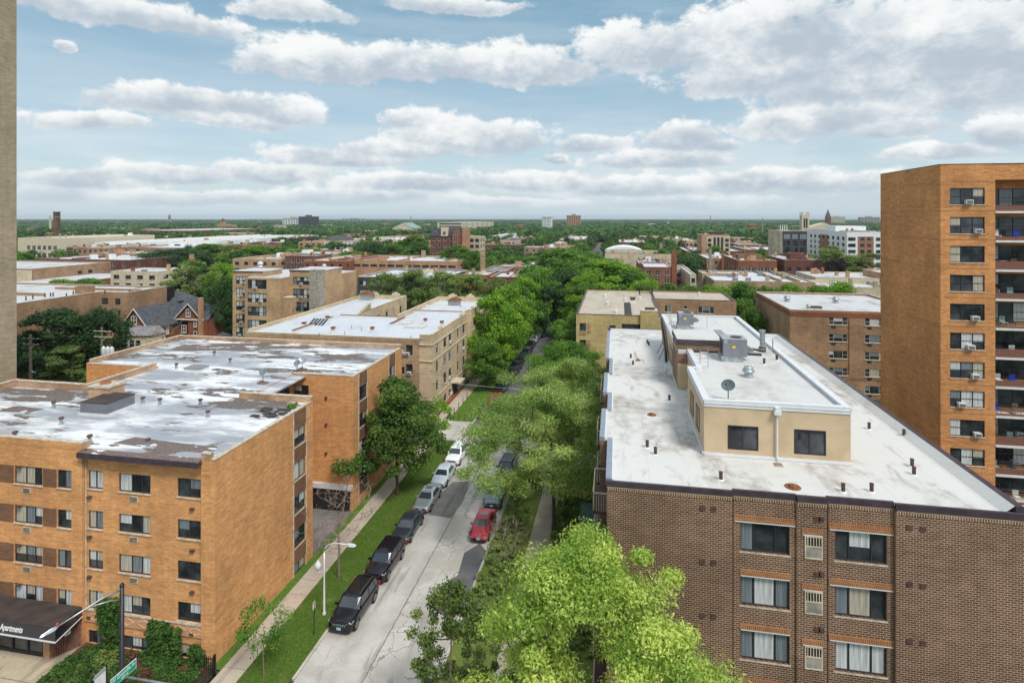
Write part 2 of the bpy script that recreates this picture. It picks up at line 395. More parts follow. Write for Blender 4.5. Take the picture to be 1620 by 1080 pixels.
def street_mat(name, c1, c2, crack, seamx=None, crackcol=(0.09, 0.08, 0.075), slab=None, tyre=None):
    m, t, b = new_mat(name)
    tc = t.add('ShaderNodeTexCoord').outputs['Object']
    x, y, z = t.sep(tc)
    n1 = t.noise(tc, 0.35, 6, 0.6, 0.3); n2 = t.noise(tc, 9.0, 5, 0.7); n3 = t.noise(t.mapping(tc, (1, 0.12, 1)), 0.9, 4, 0.6)
    col = t.mix(t.ramp(n1, 0.35, 0.68), c1, c2)
    f = t.ramp(n2, 0.25, 0.75, 0.86, 1.12)
    col = t.mix(1.0, col, t.comb(f, f, f), 'MULTIPLY')
    if crack:
        dv = t.noise(tc, 0.9, 4, 0.6, out=1)
        vv = t.add('ShaderNodeVectorMath', operation='MULTIPLY_ADD'); t.link(dv, vv.inputs[0])
        vv.inputs[1].default_value = (1.6, 1.6, 0); t.link(tc, vv.inputs[2])
        vo = t.add('ShaderNodeTexVoronoi', feature='DISTANCE_TO_EDGE'); t.link(vv.outputs[0], vo.inputs['Vector'])
        vo.inputs['Scale'].default_value = 0.62
        cr = t.m('MULTIPLY', t.ramp(vo.outputs['Distance'], 0.006, 0.024, 1.0, 0.0), t.ramp(n1, 0.40, 0.52))
        if seamx is not None: cr = t.m('MULTIPLY', cr, t.m('MAXIMUM', t.ramp(x, seamx - 0.2, seamx + 0.2), 0.25))
        col = t.mix(t.m('MULTIPLY', cr, crack), col, crackcol)
    if seamx is not None:
        wob = t.m('ADD', x, t.m('MULTIPLY', t.m('SUBTRACT', t.noise(tc, 2.0, 4, 0.7), 0.5), 0.22))
        sl = t.ramp(t.m('ABSOLUTE', t.m('SUBTRACT', wob, seamx)), 0.02, 0.07, 0.75, 0.0)
        col = t.mix(sl, col, crackcol)
        # polished wheel track and darker verge of the lane
        w1 = t.ramp(t.m('ABSOLUTE', t.m('SUBTRACT', x, seamx - 1.1)), 0.1, 0.9, 0.35, 0.0)
        col = t.mix(w1, col, (0.56, 0.54, 0.50))
    if slab:
        sm = t.m('FRACT', t.m('DIVIDE', y, slab)); sl = t.ramp(t.m('ABSOLUTE', t.m('SUBTRACT', sm, 0.5)), 0.485, 0.495, 0.0, 0.75)
        col = t.mix(sl, col, crackcol)
    pt = t.m('MULTIPLY', t.ramp(n3, 0.56, 0.64), 0.55)
    col = t.mix(pt, col, tuple(c * 0.5 for c in c1))
    t.link(col, b.inputs['Base Color']); b.inputs['Roughness'].default_value = 0.85
    bp = t.add('ShaderNodeBump'); bp.inputs['Strength'].default_value = 0.2; bp.inputs['Distance'].default_value = 0.01
    t.link(n2, bp.inputs['Height']); t.link(bp.outputs[0], b.inputs['Normal'])
street_mat('street_concrete', (0.40, 0.375, 0.34), (0.54, 0.52, 0.485), 0.62, seamx=-15.9)
street_mat('asphalt', (0.085, 0.085, 0.095), (0.14, 0.14, 0.145), 0.3)
street_mat('old_asphalt', (0.16, 0.15, 0.145), (0.24, 0.225, 0.21), 0.6)
street_mat('sidewalk_concrete', (0.50, 0.43, 0.35), (0.42, 0.35, 0.285), 0.0, slab=1.85)
street_mat('apron_concrete', (0.55, 0.51, 0.46), (0.42, 0.39, 0.35), 0.5)
street_mat('plaza_concrete', (0.55, 0.46, 0.33), (0.47, 0.39, 0.28), 0.4, slab=3.0)

def grass_mat(name, g1, g2, g3):
    m, t, b = new_mat(name)
    tc = t.add('ShaderNodeTexCoord').outputs['Object']
    n1 = t.noise(tc, 0.8, 6, 0.65); n2 = t.noise(tc, 14.0, 4, 0.7); n3 = t.noise(tc, 2.6, 5, 0.7)
    col = t.mix(t.ramp(n2, 0.3, 0.7), g1, g2)
    col = t.mix(t.m('MULTIPLY', t.ramp(n1, 0.52, 0.70), t.ramp(n3, 0.4, 0.62)), col, g3)
    t.link(col, b.inputs['Base Color']); b.inputs['Roughness'].default_value = 0.95
    b.inputs['Specular IOR Level'].default_value = 0.1
    bp = t.add('ShaderNodeBump'); bp.inputs['Strength'].default_value = 0.8; bp.inputs['Distance'].default_value = 0.06
    t.link(n2, bp.inputs['Height']); t.link(bp.outputs[0], b.inputs['Normal'])
grass_mat('lawn', (0.055, 0.12, 0.018), (0.12, 0.21, 0.035), (0.27, 0.25, 0.09))
grass_mat('dry_lawn', (0.11, 0.16, 0.035), (0.19, 0.23, 0.06), (0.36, 0.30, 0.13))
grass_mat('far_ground', (0.05, 0.07, 0.035), (0.09, 0.10, 0.06), (0.22, 0.20, 0.17))
grass_mat('mulch', (0.09, 0.05, 0.035), (0.15, 0.08, 0.05), (0.08, 0.12, 0.03))

def leaf_mat(name, a, b2, trans=0.35, tcol=None):
    m = bpy.data.materials.new(name); m.use_nodes = True
    t = NT(m.node_tree); t.n.clear(); MATS[name] = m
    at_ = t.add('ShaderNodeAttribute'); at_.attribute_name = 'leaf_tone'
    oi = t.add('ShaderNodeObjectInfo').outputs['Random']
    col = t.mix(at_.outputs['Fac'], a, b2)
    f = t.m('ADD', 0.86, t.m('MULTIPLY', oi, 0.3))
    col = t.mix(1.0, col, t.comb(f, f, t.m('MULTIPLY', f, 0.95)), 'MULTIPLY')
    p = t.add('ShaderNodeBsdfPrincipled'); t.link(col, p.inputs['Base Color'])
    p.inputs['Roughness'].default_value = 0.6; p.inputs['Specular IOR Level'].default_value = 0.3
    tr = t.add('ShaderNodeBsdfTranslucent')
    tcx = t.mix(1.0, col, tcol or (1.15, 1.1, 0.55), 'MULTIPLY'); t.link(tcx, tr.inputs[0])
    mx = t.add('ShaderNodeMixShader'); mx.inputs[0].default_value = trans
    t.link(p.outputs[0], mx.inputs[1]); t.link(tr.outputs[0], mx.inputs[2])
    o = t.add('ShaderNodeOutputMaterial'); t.link(mx.outputs[0], o.inputs[0])
leaf_mat('leaf_lime', (0.18, 0.32, 0.045), (0.62, 0.72, 0.20), 0.42)
leaf_mat('leaf_locust', (0.17, 0.29, 0.07), (0.50, 0.62, 0.22), 0.45)
leaf_mat('leaf_maple', (0.045, 0.11, 0.02), (0.16, 0.27, 0.05), 0.33)
leaf_mat('leaf_bright', (0.11, 0.25, 0.018), (0.28, 0.46, 0.045), 0.4)
leaf_mat('leaf_mid', (0.06, 0.15, 0.02), (0.17, 0.32, 0.045), 0.35)
leaf_mat('leaf_dark', (0.018, 0.055, 0.018), (0.055, 0.12, 0.03), 0.25)
leaf_mat('leaf_olive', (0.10, 0.17, 0.04), (0.26, 0.34, 0.10), 0.35)
leaf_mat('leaf_purple', (0.020, 0.010, 0.016), (0.05, 0.022, 0.032), 0.2, (1.2, 0.6, 0.8))
leaf_mat('leaf_ivy', (0.03, 0.085, 0.015), (0.10, 0.20, 0.035), 0.2)
leaf_mat('leaf_brown', (0.10, 0.055, 0.035), (0.17, 0.10, 0.06), 0.2)
leaf_mat('leaf_far', (0.016, 0.055, 0.016), (0.12, 0.23, 0.04), 0.25)
leaf_mat('grass_blade', (0.05, 0.11, 0.016), (0.22, 0.28, 0.06), 0.3)

# ------------------------------------------------------------------ mesh helpers
class MB:
    def __init__(s): s.v = []; s.f = []
    def add(s, vs, fs):
        o = len(s.v); s.v += [tuple(p) for p in vs]; s.f += [tuple(i + o for i in f) for f in fs]
    def box(s, x0, x1, y0, y1, z0, z1, skip=''):
        if x1 < x0: x0, x1 = x1, x0
        if y1 < y0: y0, y1 = y1, y0
        v = [(x0,y0,z0),(x1,y0,z0),(x1,y1,z0),(x0,y1,z0),(x0,y0,z1),(x1,y0,z1),(x1,y1,z1),(x0,y1,z1)]
        f = {'b':(0,3,2,1),'t':(4,5,6,7),'s':(0,1,5,4),'e':(1,2,6,5),'n':(2,3,7,6),'w':(3,0,4,7)}
        s.add(v, [f[k] for k in f if k not in skip])
    def quad(s, a, b, c, d): s.add([a, b, c, d], [(0, 1, 2, 3)])
    def prism(s, poly, z0, z1):
        n = len(poly)
        v = [(x, y, z0) for x, y in poly] + [(x, y, z1) for x, y in poly]
        f = [tuple(range(n))[::-1], tuple(range(n, 2 * n))] + [(i, (i + 1) % n, n + (i + 1) % n, n + i) for i in range(n)]
        s.add(v, f)
    def tube(s, pts, rad, n=8, caps=True):
        pts = [Vector(p) for p in pts]
        if not isinstance(rad, (list, tuple)): rad = [rad] * len(pts)
        o = len(s.v); N = len(pts)
        for i, p in enumerate(pts):
            d = (pts[min(i + 1, N - 1)] - pts[max(i - 1, 0)])
            if d.length < 1e-9: d = Vector((0, 0, 1))
            d.normalize()
            a = d.cross(Vector((0, 0, 1)) if abs(d.z) < 0.95 else Vector((1, 0, 0))).normalized(); b = d.cross(a)
            for k in range(n):
                t = 2 * math.pi * k / n
                q = p + (a * math.cos(t) + b * math.sin(t)) * rad[i]
                s.v.append(tuple(q))
        for i in range(N - 1):
            for k in range(n):
                k2 = (k + 1) % n
                s.f.append((o + i*n + k, o + (i+1)*n + k, o + (i+1)*n + k2, o + i*n + k2))
        if caps:
            s.f.append(tuple(o + k for k in range(n))); s.f.append(tuple(o + (N-1)*n + k for k in range(n))[::-1])
    def lathe(s, prof, c=(0, 0), n=12):
        o = len(s.v); N = len(prof)
        for r, z in prof:
            for k in range(n):
                t = 2 * math.pi * k / n; s.v.append((c[0] + r * math.cos(t), c[1] + r * math.sin(t), z))
        for i in range(N - 1):
            for k in range(n):
                k2 = (k + 1) % n
                s.f.append((o + i*n + k, o + i*n + k2, o + (i+1)*n + k2, o + (i+1)*n + k))
        s.f.append(tuple(o + (N-1)*n + k for k in range(n))); s.f.append(tuple(o + k for k in range(n))[::-1])
    def mesh(s, name, origin=(0, 0, 0), smooth=False):
        me = bpy.data.meshes.new(name)
        ox, oy, oz = origin
        me.from_pydata([(x - ox, y - oy, z - oz) for x, y, z in s.v], [], s.f)
        if smooth:
            me.polygons.foreach_set('use_smooth', [True] * len(me.polygons))
        me.update()
        return me
    def build(s, name, mat, parent=None, smooth=False, loc=None):
        """vertices are given in world space (or local if loc is given)"""
        if loc is None:
            org = parent['_org'] if parent is not None and '_org' in parent else (0, 0, 0)
            me = s.mesh(name, org, smooth)
        else: me = s.mesh(name, (0, 0, 0), smooth)
        me.materials.append(MATS[mat])
        o = bpy.data.objects.new(name, me); C.objects.link(o)
        if parent is not None: o.parent = parent; o['_org'] = parent['_org'] if '_org' in parent else (0, 0, 0)
        if loc is not None: o.location = loc
        return o

def root(name, label, cat, loc, group=None, rotz=0.0):
    o = bpy.data.objects.new(name, None); C.objects.link(o)
    o.empty_display_size = 0.3
    o.location = loc; o.rotation_euler = (0, 0, rotz)
    o['label'] = label; o['category'] = cat
    if group: o['group'] = group
    o['_org'] = tuple(loc)
    return o
def lroot(name, label, cat, group=None):
    """a root whose parts are written in its own local frame"""
    o = root(name, label, cat, (0, 0, 0), group); return o
def tag(o, label, cat, group=None, kind=None):
    if label: o['label'] = label
    if cat: o['category'] = cat
    if group: o['group'] = group
    if kind: o['kind'] = kind
    return o
def struct(o, kind='structure'):
    o['kind'] = kind; return o
def inst(src_mesh, name, parent, loc, rotz=0.0, scale=None):
    o = bpy.data.objects.new(name, src_mesh); C.objects.link(o)
    o.parent = parent; o.location = loc; o.rotation_euler = (0, 0, rotz)
    if scale: o.scale = scale
    return o
def copy_tree(o, parent=None, loc=None, rotz=None, label=None):
    c = o.copy(); C.objects.link(c); c.parent = parent
    if loc is not None: c.location = loc
    if rotz is not None: c.rotation_euler = (0, 0, rotz)
    if label: c['label'] = label
    for ch in list(o.children): copy_tree(ch, c)
    return c

# ------------------------------------------------------------------ windows
_wc = {}
WK = {  # vertical dividers (fractions), horizontal divider per sash (fraction or None)
 'slider2': ([0.5], [None, None]), 'slider3': ([0.28, 0.72], [None, None, None]),
 'slider21': ([0.40, 0.72], [None, None, None]),
 'dh': ([], [0.5]), 'dh2': ([0.5], [0.5, 0.5]), 'dh3': ([0.333, 0.667], [0.5, 0.5, 0.5]),
 'side3': ([0.26, 0.74], [0.5, None, 0.5]), 'grid4': ([0.25, 0.5, 0.75], [0.36] * 4), 'grid5': ([0.2, 0.4, 0.6, 0.8], [0.36] * 5),
 'one': ([], [None])}
def win_meshes(w, h, kind, frame, ft=0.06):
    key = (round(w, 2), round(h, 2), kind, frame, ft)
    if key in _wc: return _wc[key]
    div, hz = WK[kind]
    m = MB(); d0, d1 = -0.03, 0.05
    m.box(-w/2, w/2, d0, d1, 0, ft); m.box(-w/2, w/2, d0, d1, h - ft, h)
    m.box(-w/2, -w/2 + ft, d0 + .002, d1, ft, h - ft); m.box(w/2 - ft, w/2, d0 + .002, d1, ft, h - ft)
    xs_ = [0] + list(div) + [1]
    for q in div: m.box(-w/2 + q*w - ft*.45, -w/2 + q*w + ft*.45, d0 + .004, d1, ft, h - ft)
    for i, q in enumerate(hz):
        if q is not None:
            a = -w/2 + xs_[i]*w + ft*.45; b = -w/2 + xs_[i+1]*w - ft*.45
            m.box(a, b, d0 + .008, d1, q*h - ft*.4, q*h + ft*.4)
    fm = m.mesh('window'); fm.materials.append(MATS[frame])
    p = MB(); p.box(-w/2 + .01, w/2 - .01, 0.02, 0.045, .01, h - .01)
    pm = p.mesh('pane'); pm.materials.append(MATS['glass'])
    cur = []
    for i in range(len(xs_) - 1):
        a = -w/2 + xs_[i]*w + ft*.9; b = -w/2 + xs_[i+1]*w - ft*.9
        for nm in ('curtain_white', 'curtain_grey', 'curtain_cream'):
            for part in ((ft, h - ft), (h*0.45, h - ft)):
                q = MB()
                q.box(a, b, 0.014, 0.019, part[0], part[1])
                cm_ = q.mesh('curtain'); cm_.materials.append(MATS[nm]); cur.append((i, cm_))
    s = MB(); s.box(-w/2 - .06, w/2 + .06, -0.16, 0.02, -0.09, -0.005)
    sm = s.mesh('sill'); sm.materials.append(MATS['stone_sill'])
    _wc[key] = (fm, pm, cur, sm)
    return _wc[key]
_ac = {}
def ac_mesh(w=0.62, h=0.40, d=0.42):
    if 'a' not in _ac:
        m = MB(); m.box(-w/2, w/2, -d, 0.0, 0, h)
        me = m.mesh('air_conditioner'); me.materials.append(MATS['white_frame']); _ac['a'] = me
        g = MB()
        for k in range(5): g.box(-w/2 + .05, w/2 - .05, -d - .012, -d - .002, .05 + k*(h-.1)/5, .05 + (k+.55)*(h-.1)/5)
        me2 = g.mesh('grille'); me2.materials.append(MATS['dark_frame']); _ac['g'] = me2
    return _ac['a'], _ac['g']
rw = random.Random(5)
def put_window(parent, p, ang, w, h, kind='slider2', frame='dark_frame', sill=True, cur=0.5, ac=0.0, name='window', simple=False, ft=0.06, curk=None):
    """p: world position of the bottom middle in the wall plane, ang: direction of the wall's run"""
    org = parent['_org']
    fm, pm, curs, sm = win_meshes(w, h, kind, frame, ft)
    o = inst(fm, name, parent, (p[0] - org[0], p[1] - org[1], p[2] - org[2]), ang)
    inst(pm, 'pane', o, (0, 0, 0))
    if not simple:
        n = len(WK[kind][0]) + 1
        for i in range(n):
            if rw.random() < cur:
                c = [m for (j, m) in curs if j == i]
                if curk is not None and curk[i] is None: continue
                pick = c[rw.choice([0, 0, 1, 2, 3, 4, 5])] if curk is None else c[curk[i]]
                inst(pick, 'curtain', o, (0, 0, 0))
    if sill: inst(sm, 'sill', o, (0, 0, 0))
    if rw.random() < ac:
        a, g = ac_mesh()
        q = inst(a, 'air_conditioner', o, (rw.uniform(-.3, .3) * w, -0.0, 0.05)); inst(g, 'grille', o, q.location)
    return o

def wall_panel(mb, p0, p1, z0, z1, ops=(), depth=0.14):
    """one vertical wall from p0 to p1 (outside on the right hand) with rectangular openings (s0,s1,za,zb)"""
    p0 = Vector((*p0, 0)); p1 = Vector((*p1, 0)); L = (p1 - p0).length; d = (p1 - p0) / L
    n = Vector((d.y, -d.x, 0))
    ops = [o for o in ops if o[0] > 0.001 and o[1] < L - 0.001]
    ss = sorted(set([0, L] + [round(q, 4) for o in ops for q in (o[0], o[1])]))
    zz = sorted(set([z0, z1] + [round(q, 4) for o in ops for q in (max(o[2], z0), min(o[3], z1))]))
    def P(s, z, k=0.0):
        q = p0 + d * s - n * k; return (q.x, q.y, z)
    for i in range(len(ss) - 1):
        # merge vertical runs of cells
        run = None
        for j in range(len(zz) - 1):
            sm_, zm = (ss[i] + ss[i+1]) / 2, (zz[j] + zz[j+1]) / 2
            hole = any(o[0] < sm_ < o[1] and o[2] < zm < o[3] for o in ops)
            if hole:
                if run is not None: mb.quad(P(ss[i], run), P(ss[i+1], run), P(ss[i+1], zz[j]), P(ss[i], zz[j])); run = None
            elif run is None: run = zz[j]
        if run is not None: mb.quad(P(ss[i], run), P(ss[i+1], run), P(ss[i+1], zz[-1]), P(ss[i], zz[-1]))
    for (a, b, za, zb) in [o[:4] for o in ops]:
        za = max(za, z0); zb = min(zb, z1)
        mb.quad(P(a, za), P(a, za, depth), P(b, za, depth), P(b, za))
        mb.quad(P(a, zb), P(b, zb), P(b, zb, depth), P(a, zb, depth))
        mb.quad(P(a, za), P(a, zb), P(a, zb, depth), P(a, za, depth))
        mb.quad(P(b, za), P(b, za, depth), P(b, zb, depth), P(b, zb))

def parapets(foot, z, hs, t=0.3, mb=None, cop=None, over=0.03, ch=0.05):
    n = len(foot); mb = mb or MB(); cop = cop if cop is not None else MB()
    def cross(a, b, c): return (b[0]-a[0])*(c[1]-b[1]) - (b[1]-a[1])*(c[0]-b[0])
    for i in range(n):
        p0, p1, p2 = foot[i], foot[(i+1) % n], foot[(i+2) % n]
        h = hs[i] if isinstance(hs, (list, tuple)) else hs
        if h <= 0: continue
        h += 0.003 * (i % 3)
        d = Vector((p1[0]-p0[0], p1[1]-p0[1])); L = d.length; d /= L; nn = Vector((-d.y, d.x))
        e = -t if cross(p0, p1, p2) > 0 else t
        a = Vector(p0); b = Vector(p1) + d * e
        c_, d_ = b + nn * t, a + nn * t
        mb.prism([tuple(a), tuple(b), tuple(c_), tuple(d_)], z + .001, z + h)
        o_ = over
        a2, b2 = a - nn*o_ - d*(o_ if cross(foot[i-1], p0, p1) > 0 else -o_), b - nn*o_ + d*(o_ - .06 if e < 0 else 0)
        c2, d2 = b + nn*(t+o_) + d*(o_ - .06 if e < 0 else 0), a + nn*(t+o_) - d*(o_ if cross(foot[i-1], p0, p1) > 0 else -o_)
        cop.prism([tuple(a2), tuple(b2), tuple(c2), tuple(d2)], z + h, z + h + ch + 0.002 * (i % 3))
    return mb, cop

def block(name, label, cat, foot, z1, wall, roof, par=0.5, coping='stone_sill', wins=(), group=None, z0=0.0, depth=0.14, coverhang=0.03,
          parmat=None, base=None, t=0.3, ch=0.06, simple=False, recess=True):
    """a building: footprint (counter-clockwise), deck height z1; wins: dicts
       edge, s (centre along the edge), z (sill), w, h, kind, frame ..."""
    cx = sum(p[0] for p in foot) / len(foot); cy = sum(p[1] for p in foot) / len(foot)
    r = base or root(name, label, cat, (round(cx, 2), round(cy, 2), z0), group)
    mb = MB(); n = len(foot)
    for i in range(n):
        p0, p1 = foot[i], foot[(i+1) % n]
        ops = [(w['s'] - w['w']/2, w['s'] + w['w']/2, w['z'], w['z'] + w['h']) for w in wins if w['edge'] == i and recess]
        wall_panel(mb, p0, p1, z0, z1, ops, depth)
    mb.build('wall', wall, r)
    d = MB(); d.add([(x, y, z1) for x, y in foot], [tuple(range(n))]); d.build('roof', roof, r)
    hs = par
    pm, cp = parapets(foot, z1, hs, t, over=coverhang, ch=ch)
    if pm.v: pm.build('parapet', parmat or wall, r); cp.build('coping', coping, r)
    for w in wins:
        i = w['edge']; p0, p1 = Vector(foot[i]), Vector(foot[(i+1) % n]); dd = (p1 - p0).normalized()
        nn = Vector((dd.y, -dd.x)); q = p0 + dd * w['s'] - nn * (depth - 0.055 if recess else -0.035)
        kw = {k: v for k, v in w.items() if k not in ('edge', 's', 'z', 'w', 'h')}
        put_window(r, (q.x, q.y, w['z']), math.atan2(dd.y, dd.x), w['w'], w['h'], simple=simple, **kw)
    return r
# ================================================================== the ground
def sheet(name, x0, x1, y0, y1, z, mat, kind='structure', step=None):
    m = MB(); m.quad((x0, y0, z), (x1, y0, z), (x1, y1, z), (x0, y1, z))
    return struct(m.build(name, mat), kind)
sheet('ground', -9000, 9000, -600, 16000, -0.012, 'far_ground')
sheet('street', -20.2, -11.3, -10, 75.5, 0.0, 'street_concrete')
sheet('street_beyond', -20.2, -11.3, 75.5, 700, 0.004, 'asphalt')
for i, (pts, mt) in enumerate(((((-13.9,41.5),(-12.6,40.6),(-11.4,41.0),(-11.35,49.2),(-12.2,50.3),(-13.2,48.6),(-12.9,45.5),(-13.7,44.0)), 'asphalt'), (((-18.4,54.2),(-16.0,54.0),(-15.7,57.5),(-16.2,62.0),(-18.0,61.4),(-18.6,58.0)), 'old_asphalt'))):
    m = MB(); m.add([(x, y, .004 + .001*i) for x, y in pts], [tuple(range(len(pts)))]); struct(m.build('street_patch', mt))
kb = MB()
for (x0, x1, y0, y1) in ((-20.38, -20.2, 33.2, 72.6), (-20.38, -20.2, 79.6, 420), (-11.3, -11.12, 14, 67.5), (-11.3, -11.12, 76.5, 420)):
    kb.box(x0, x1, y0, y1, -0.01, 0.13)
struct(kb.build('kerb', 'apron_concrete'))
sheet('parkway_lawn', -23.7, -20.38, 30, 72.6, 0.115, 'lawn')
sheet('parkway_lawn', -24.0, -20.38, 79.6, 300, 0.115, 'lawn')
sheet('parkway_lawn', -11.12, -7.8, 14, 67.5, 0.115, 'dry_lawn')
sheet('parkway_lawn', -11.12, -7.8, 76.5, 300, 0.115, 'dry_lawn')
sheet('sidewalk', -25.3, -23.7, 20, 72.6, 0.12, 'sidewalk_concrete')
sheet('sidewalk', -26.0, -24.0, 79.6, 300, 0.12, 'sidewalk_concrete')
sheet('sidewalk', -7.8, -6.0, 14, 67.5, 0.12, 'sidewalk_concrete')
sheet('sidewalk', -7.8, -6.0, 76.5, 300, 0.12, 'sidewalk_concrete')
sheet('yard_lawn', -6.0, -0.4, 14, 67.5, 0.10, 'dry_lawn')
sheet('yard_lawn', -6.0, 40, 76.5, 130, 0.05, 'lawn')
sheet('wall_verge', -26.4, -25.3, 33, 45.7, 0.10, 'lawn')
sheet('wall_verge', -26.0, -25.3, 45.7, 67, 0.10, 'lawn')
sheet('alley_apron', -26.0, -20.2, 72.6, 79.6, 0.125, 'apron_concrete')
sheet('alley', -140, -26.0, 72.6, 79.6, 0.02, 'old_asphalt')
sheet('alley', -11.3, 60, 67.5, 76.5, 0.03, 'apron_concrete')
sheet('plaza', -60, -36.3, 22, 33.3, 0.03, 'plaza_concrete')
sheet('garden_bed', -36.3, -26.0, 27.0, 33.6, 0.02, 'mulch')
sheet('front_lawn', -34.0, -25.3, 20, 27.0, 0.03, 'lawn')
sheet('back_lot', -140, -57, 79.6, 130, 0.03, 'dry_lawn')
sheet('back_lot', -110, -57, 48, 72.6, 0.035, 'lawn')
sheet('garage_court', -33, -25.4, 45.7, 53.2, 0.05, 'old_asphalt')

# ================================================================== orange apartment block, left
OB = 13.5
Pm = 2.77
fo = [(-56.5,33.3),(-36.3,33.3),(-36.3,33.6),(-27.0,33.6),(-27.0,33.3),(-26,33.3),(-26,45.6),(-32.6,45.6),(-32.6,53.3),(-26,53.3),(-26,66.5),(-57,66.5),(-57,52.8),(-48.5,52.8),(-48.5,45),(-56.5,45)]
W_ = []
def front_win(edge, x0e, u0, u1, Y, zt, h, k, kind, **kw):
    a, b = xs(u0, Y), xs(u1, Y)
    W_.append(dict(edge=edge, s=(a + b)/2 - x0e, z=zt - h - Pm*k, w=b - a, h=h, kind=kind, **kw))
for k in range(5):
    zt = 12.0
    if k < 4:
        front_win(0, -56.5, 23, 67, 33.3, zt, 1.25, k, 'slider21', cur=0.75)
        front_win(0, -56.5, 91, 113, 33.3, zt, 1.25, k, 'slider2', cur=0.7)
        front_win(0, -56.5, -60, -16, 33.3, zt, 1.25, k, 'slider21', cur=0.7)
    front_win(2, -36.3, 140, 163, 33.6, zt, 1.25, k, 'slider2', cur=0.6)
    front_win(2, -36.3, 188, 238, 33.6, zt, 1.25, k, 'slider21', cur=0.75)
    front_win(2, -36.3, 281, 317.5, 33.6, zt + .05, 1.25, k, 'slider2', cur=0.6)
    W_.append(dict(edge=5, s=43.55 - 33.3, z=zt - 1.35 - Pm*k, w=1.65, h=1.45, kind='slider2', cur=0.7))
    if k != 4:
        W_.append(dict(edge=9, s=55.6 - 53.3, z=zt - 1.35 - Pm*k, w=1.75, h=1.45, kind='slider2', cur=0.7))
        W_.append(dict(edge=9, s=63.4 - 53.3, z=zt - 1.35 - Pm*k, w=1.7, h=1.45, kind='slider2', cur=0.6))
W_.append(dict(edge=8, s=0.95, z=11.35, w=1.6, h=1.1, kind='slider2', cur=0.3))
W_.append(dict(edge=12, s=6.6, z=11.0, w=1.6, h=1.0, kind='slider2', cur=0.2))
hs = [0.42,0.42,0.0,0.42,0.42,0.06,0.5,0.0,0.10,0.06,0.42,0.45,0.1,0.55,0.55,0.6]
ob = block('orange_brick_apartment_building', 'orange brick five storey apartment block with a patchy silver roof at the left', 'apartment building',
           fo, OB, 'orange_brick', 'silver_roof', hs, 'stone_sill', W_, parmat='parapet_brick', base=None, t=0.32, coverhang=0.02)
# bricks of the front parapet match the wall: thin skin of the facade brick over it
m = MB(); m.box(-56.52, -36.28, 33.285, 33.299, 13.5, 13.93, 'bnt'); m.build('parapet_face', 'orange_brick', ob)
# projecting eave over the recessed bay
m = MB(); m.box(-36.35, -26.95, 32.95, 33.62, 13.22, 13.46); m.box(-36.35, -26.95, 32.9, 32.95, 13.10, 13.42)
m.build('cornice', 'dark_flashing', ob)
m = MB(); m.quad((-36.25, 32.95, 13.47), (-26.98, 32.95, 13.47), (-27.3, 35.3, 13.52), (-34.6, 35.9, 13.52)); m.build('bare_felt_apron', 'bare_felt', ob)
m = MB()
m.add([(-53.5, 60.0, 13.512), (-44.5, 61.8, 13.512), (-43.6, 64.8, 13.512), (-48.0, 65.2, 13.512), (-53.8, 63.4, 13.512)], [(0,1,2,3,4)])
m.add([(-50.6, 38.6, 13.512), (-47.5, 38.9, 13.512), (-47.2, 39.9, 13.512), (-50.4, 40.1, 13.512)], [(0,1,2,3)])
m.build('felt_patch', 'bare_felt', ob)
for k in range(4):
    z0 = 12.0 - 1.25 - Pm*k
    for (a, b) in ((-80, -62), (-14, 21.5), (68.5, 89.5)):
        m = MB(); m.box(xs(a, 33.3), xs(b, 33.3), 33.27, 33.299, z0, z0 + 1.25); m.build('brick_panel', 'panel_brick', ob)
for (y0, y1) in ((42.65, 44.45), (54.65, 56.55), (62.5, 64.3)):
    for k in range(6):
        m = MB()
        z1 = 12.0 + Pm*(0 if k == 0 else -k) - 1.35 + (Pm if True else 0)
        za, zb = 12.0 + .1 - Pm*k, 12.0 - 1.35 - Pm*(k - 1)
        if k == 0: zb = 13.48
        za = max(za, 0.1)
        if zb > za + .1: m.box(-26.02, -25.975, y0, y1, za, zb); m.build('brick_strip', 'panel_brick', ob)
    m = MB(); m.box(-26.0, -25.95, y0 - .12, y0 - .01, 0.1, 13.48); m.box(-26.0, -25.95, y1 + .01, y1 + .12, 0.1, 13.48); m.build('stone_trim', 'stone_sill', ob)
# through-wall grilles, scuppers and lamps on the front
for k in range(4):
    z0 = 12.0 - 1.25 - Pm*k - 0.62
    for u in (43, 212):
        Yf = 33.3 if u < 100 else 33.6; x = xs(u, Yf)
        m = MB(); m.box(x - .33, x + .33, Yf - .05, Yf - .001, z0, z0 + .36); o = m.build('wall_grille', 'stone_sill', ob)
        g = MB()
        for q in range(4): g.box(x - .28, x + .28, Yf - .062, Yf - .052, z0 + .05 + q*.08, z0 + .09 + q*.08)
        g.build('louvre', 'dark_frame', o)
    for (u, dz) in ((31, 1.9), (143, 0.9), (305, 1.0)):
        Yf = 33.3 if u < 100 else 33.6; x = xs(u, Yf)
        m = MB(); zz = 12.0 - 1.25 - Pm*k - dz + 0.25 + (Pm if u < 100 else 0)
        m.box(x - .14, x + .14, Yf - .18, Yf - .001, zz, zz + .14); m.build('wall_lamp', 'vent_brown', ob)
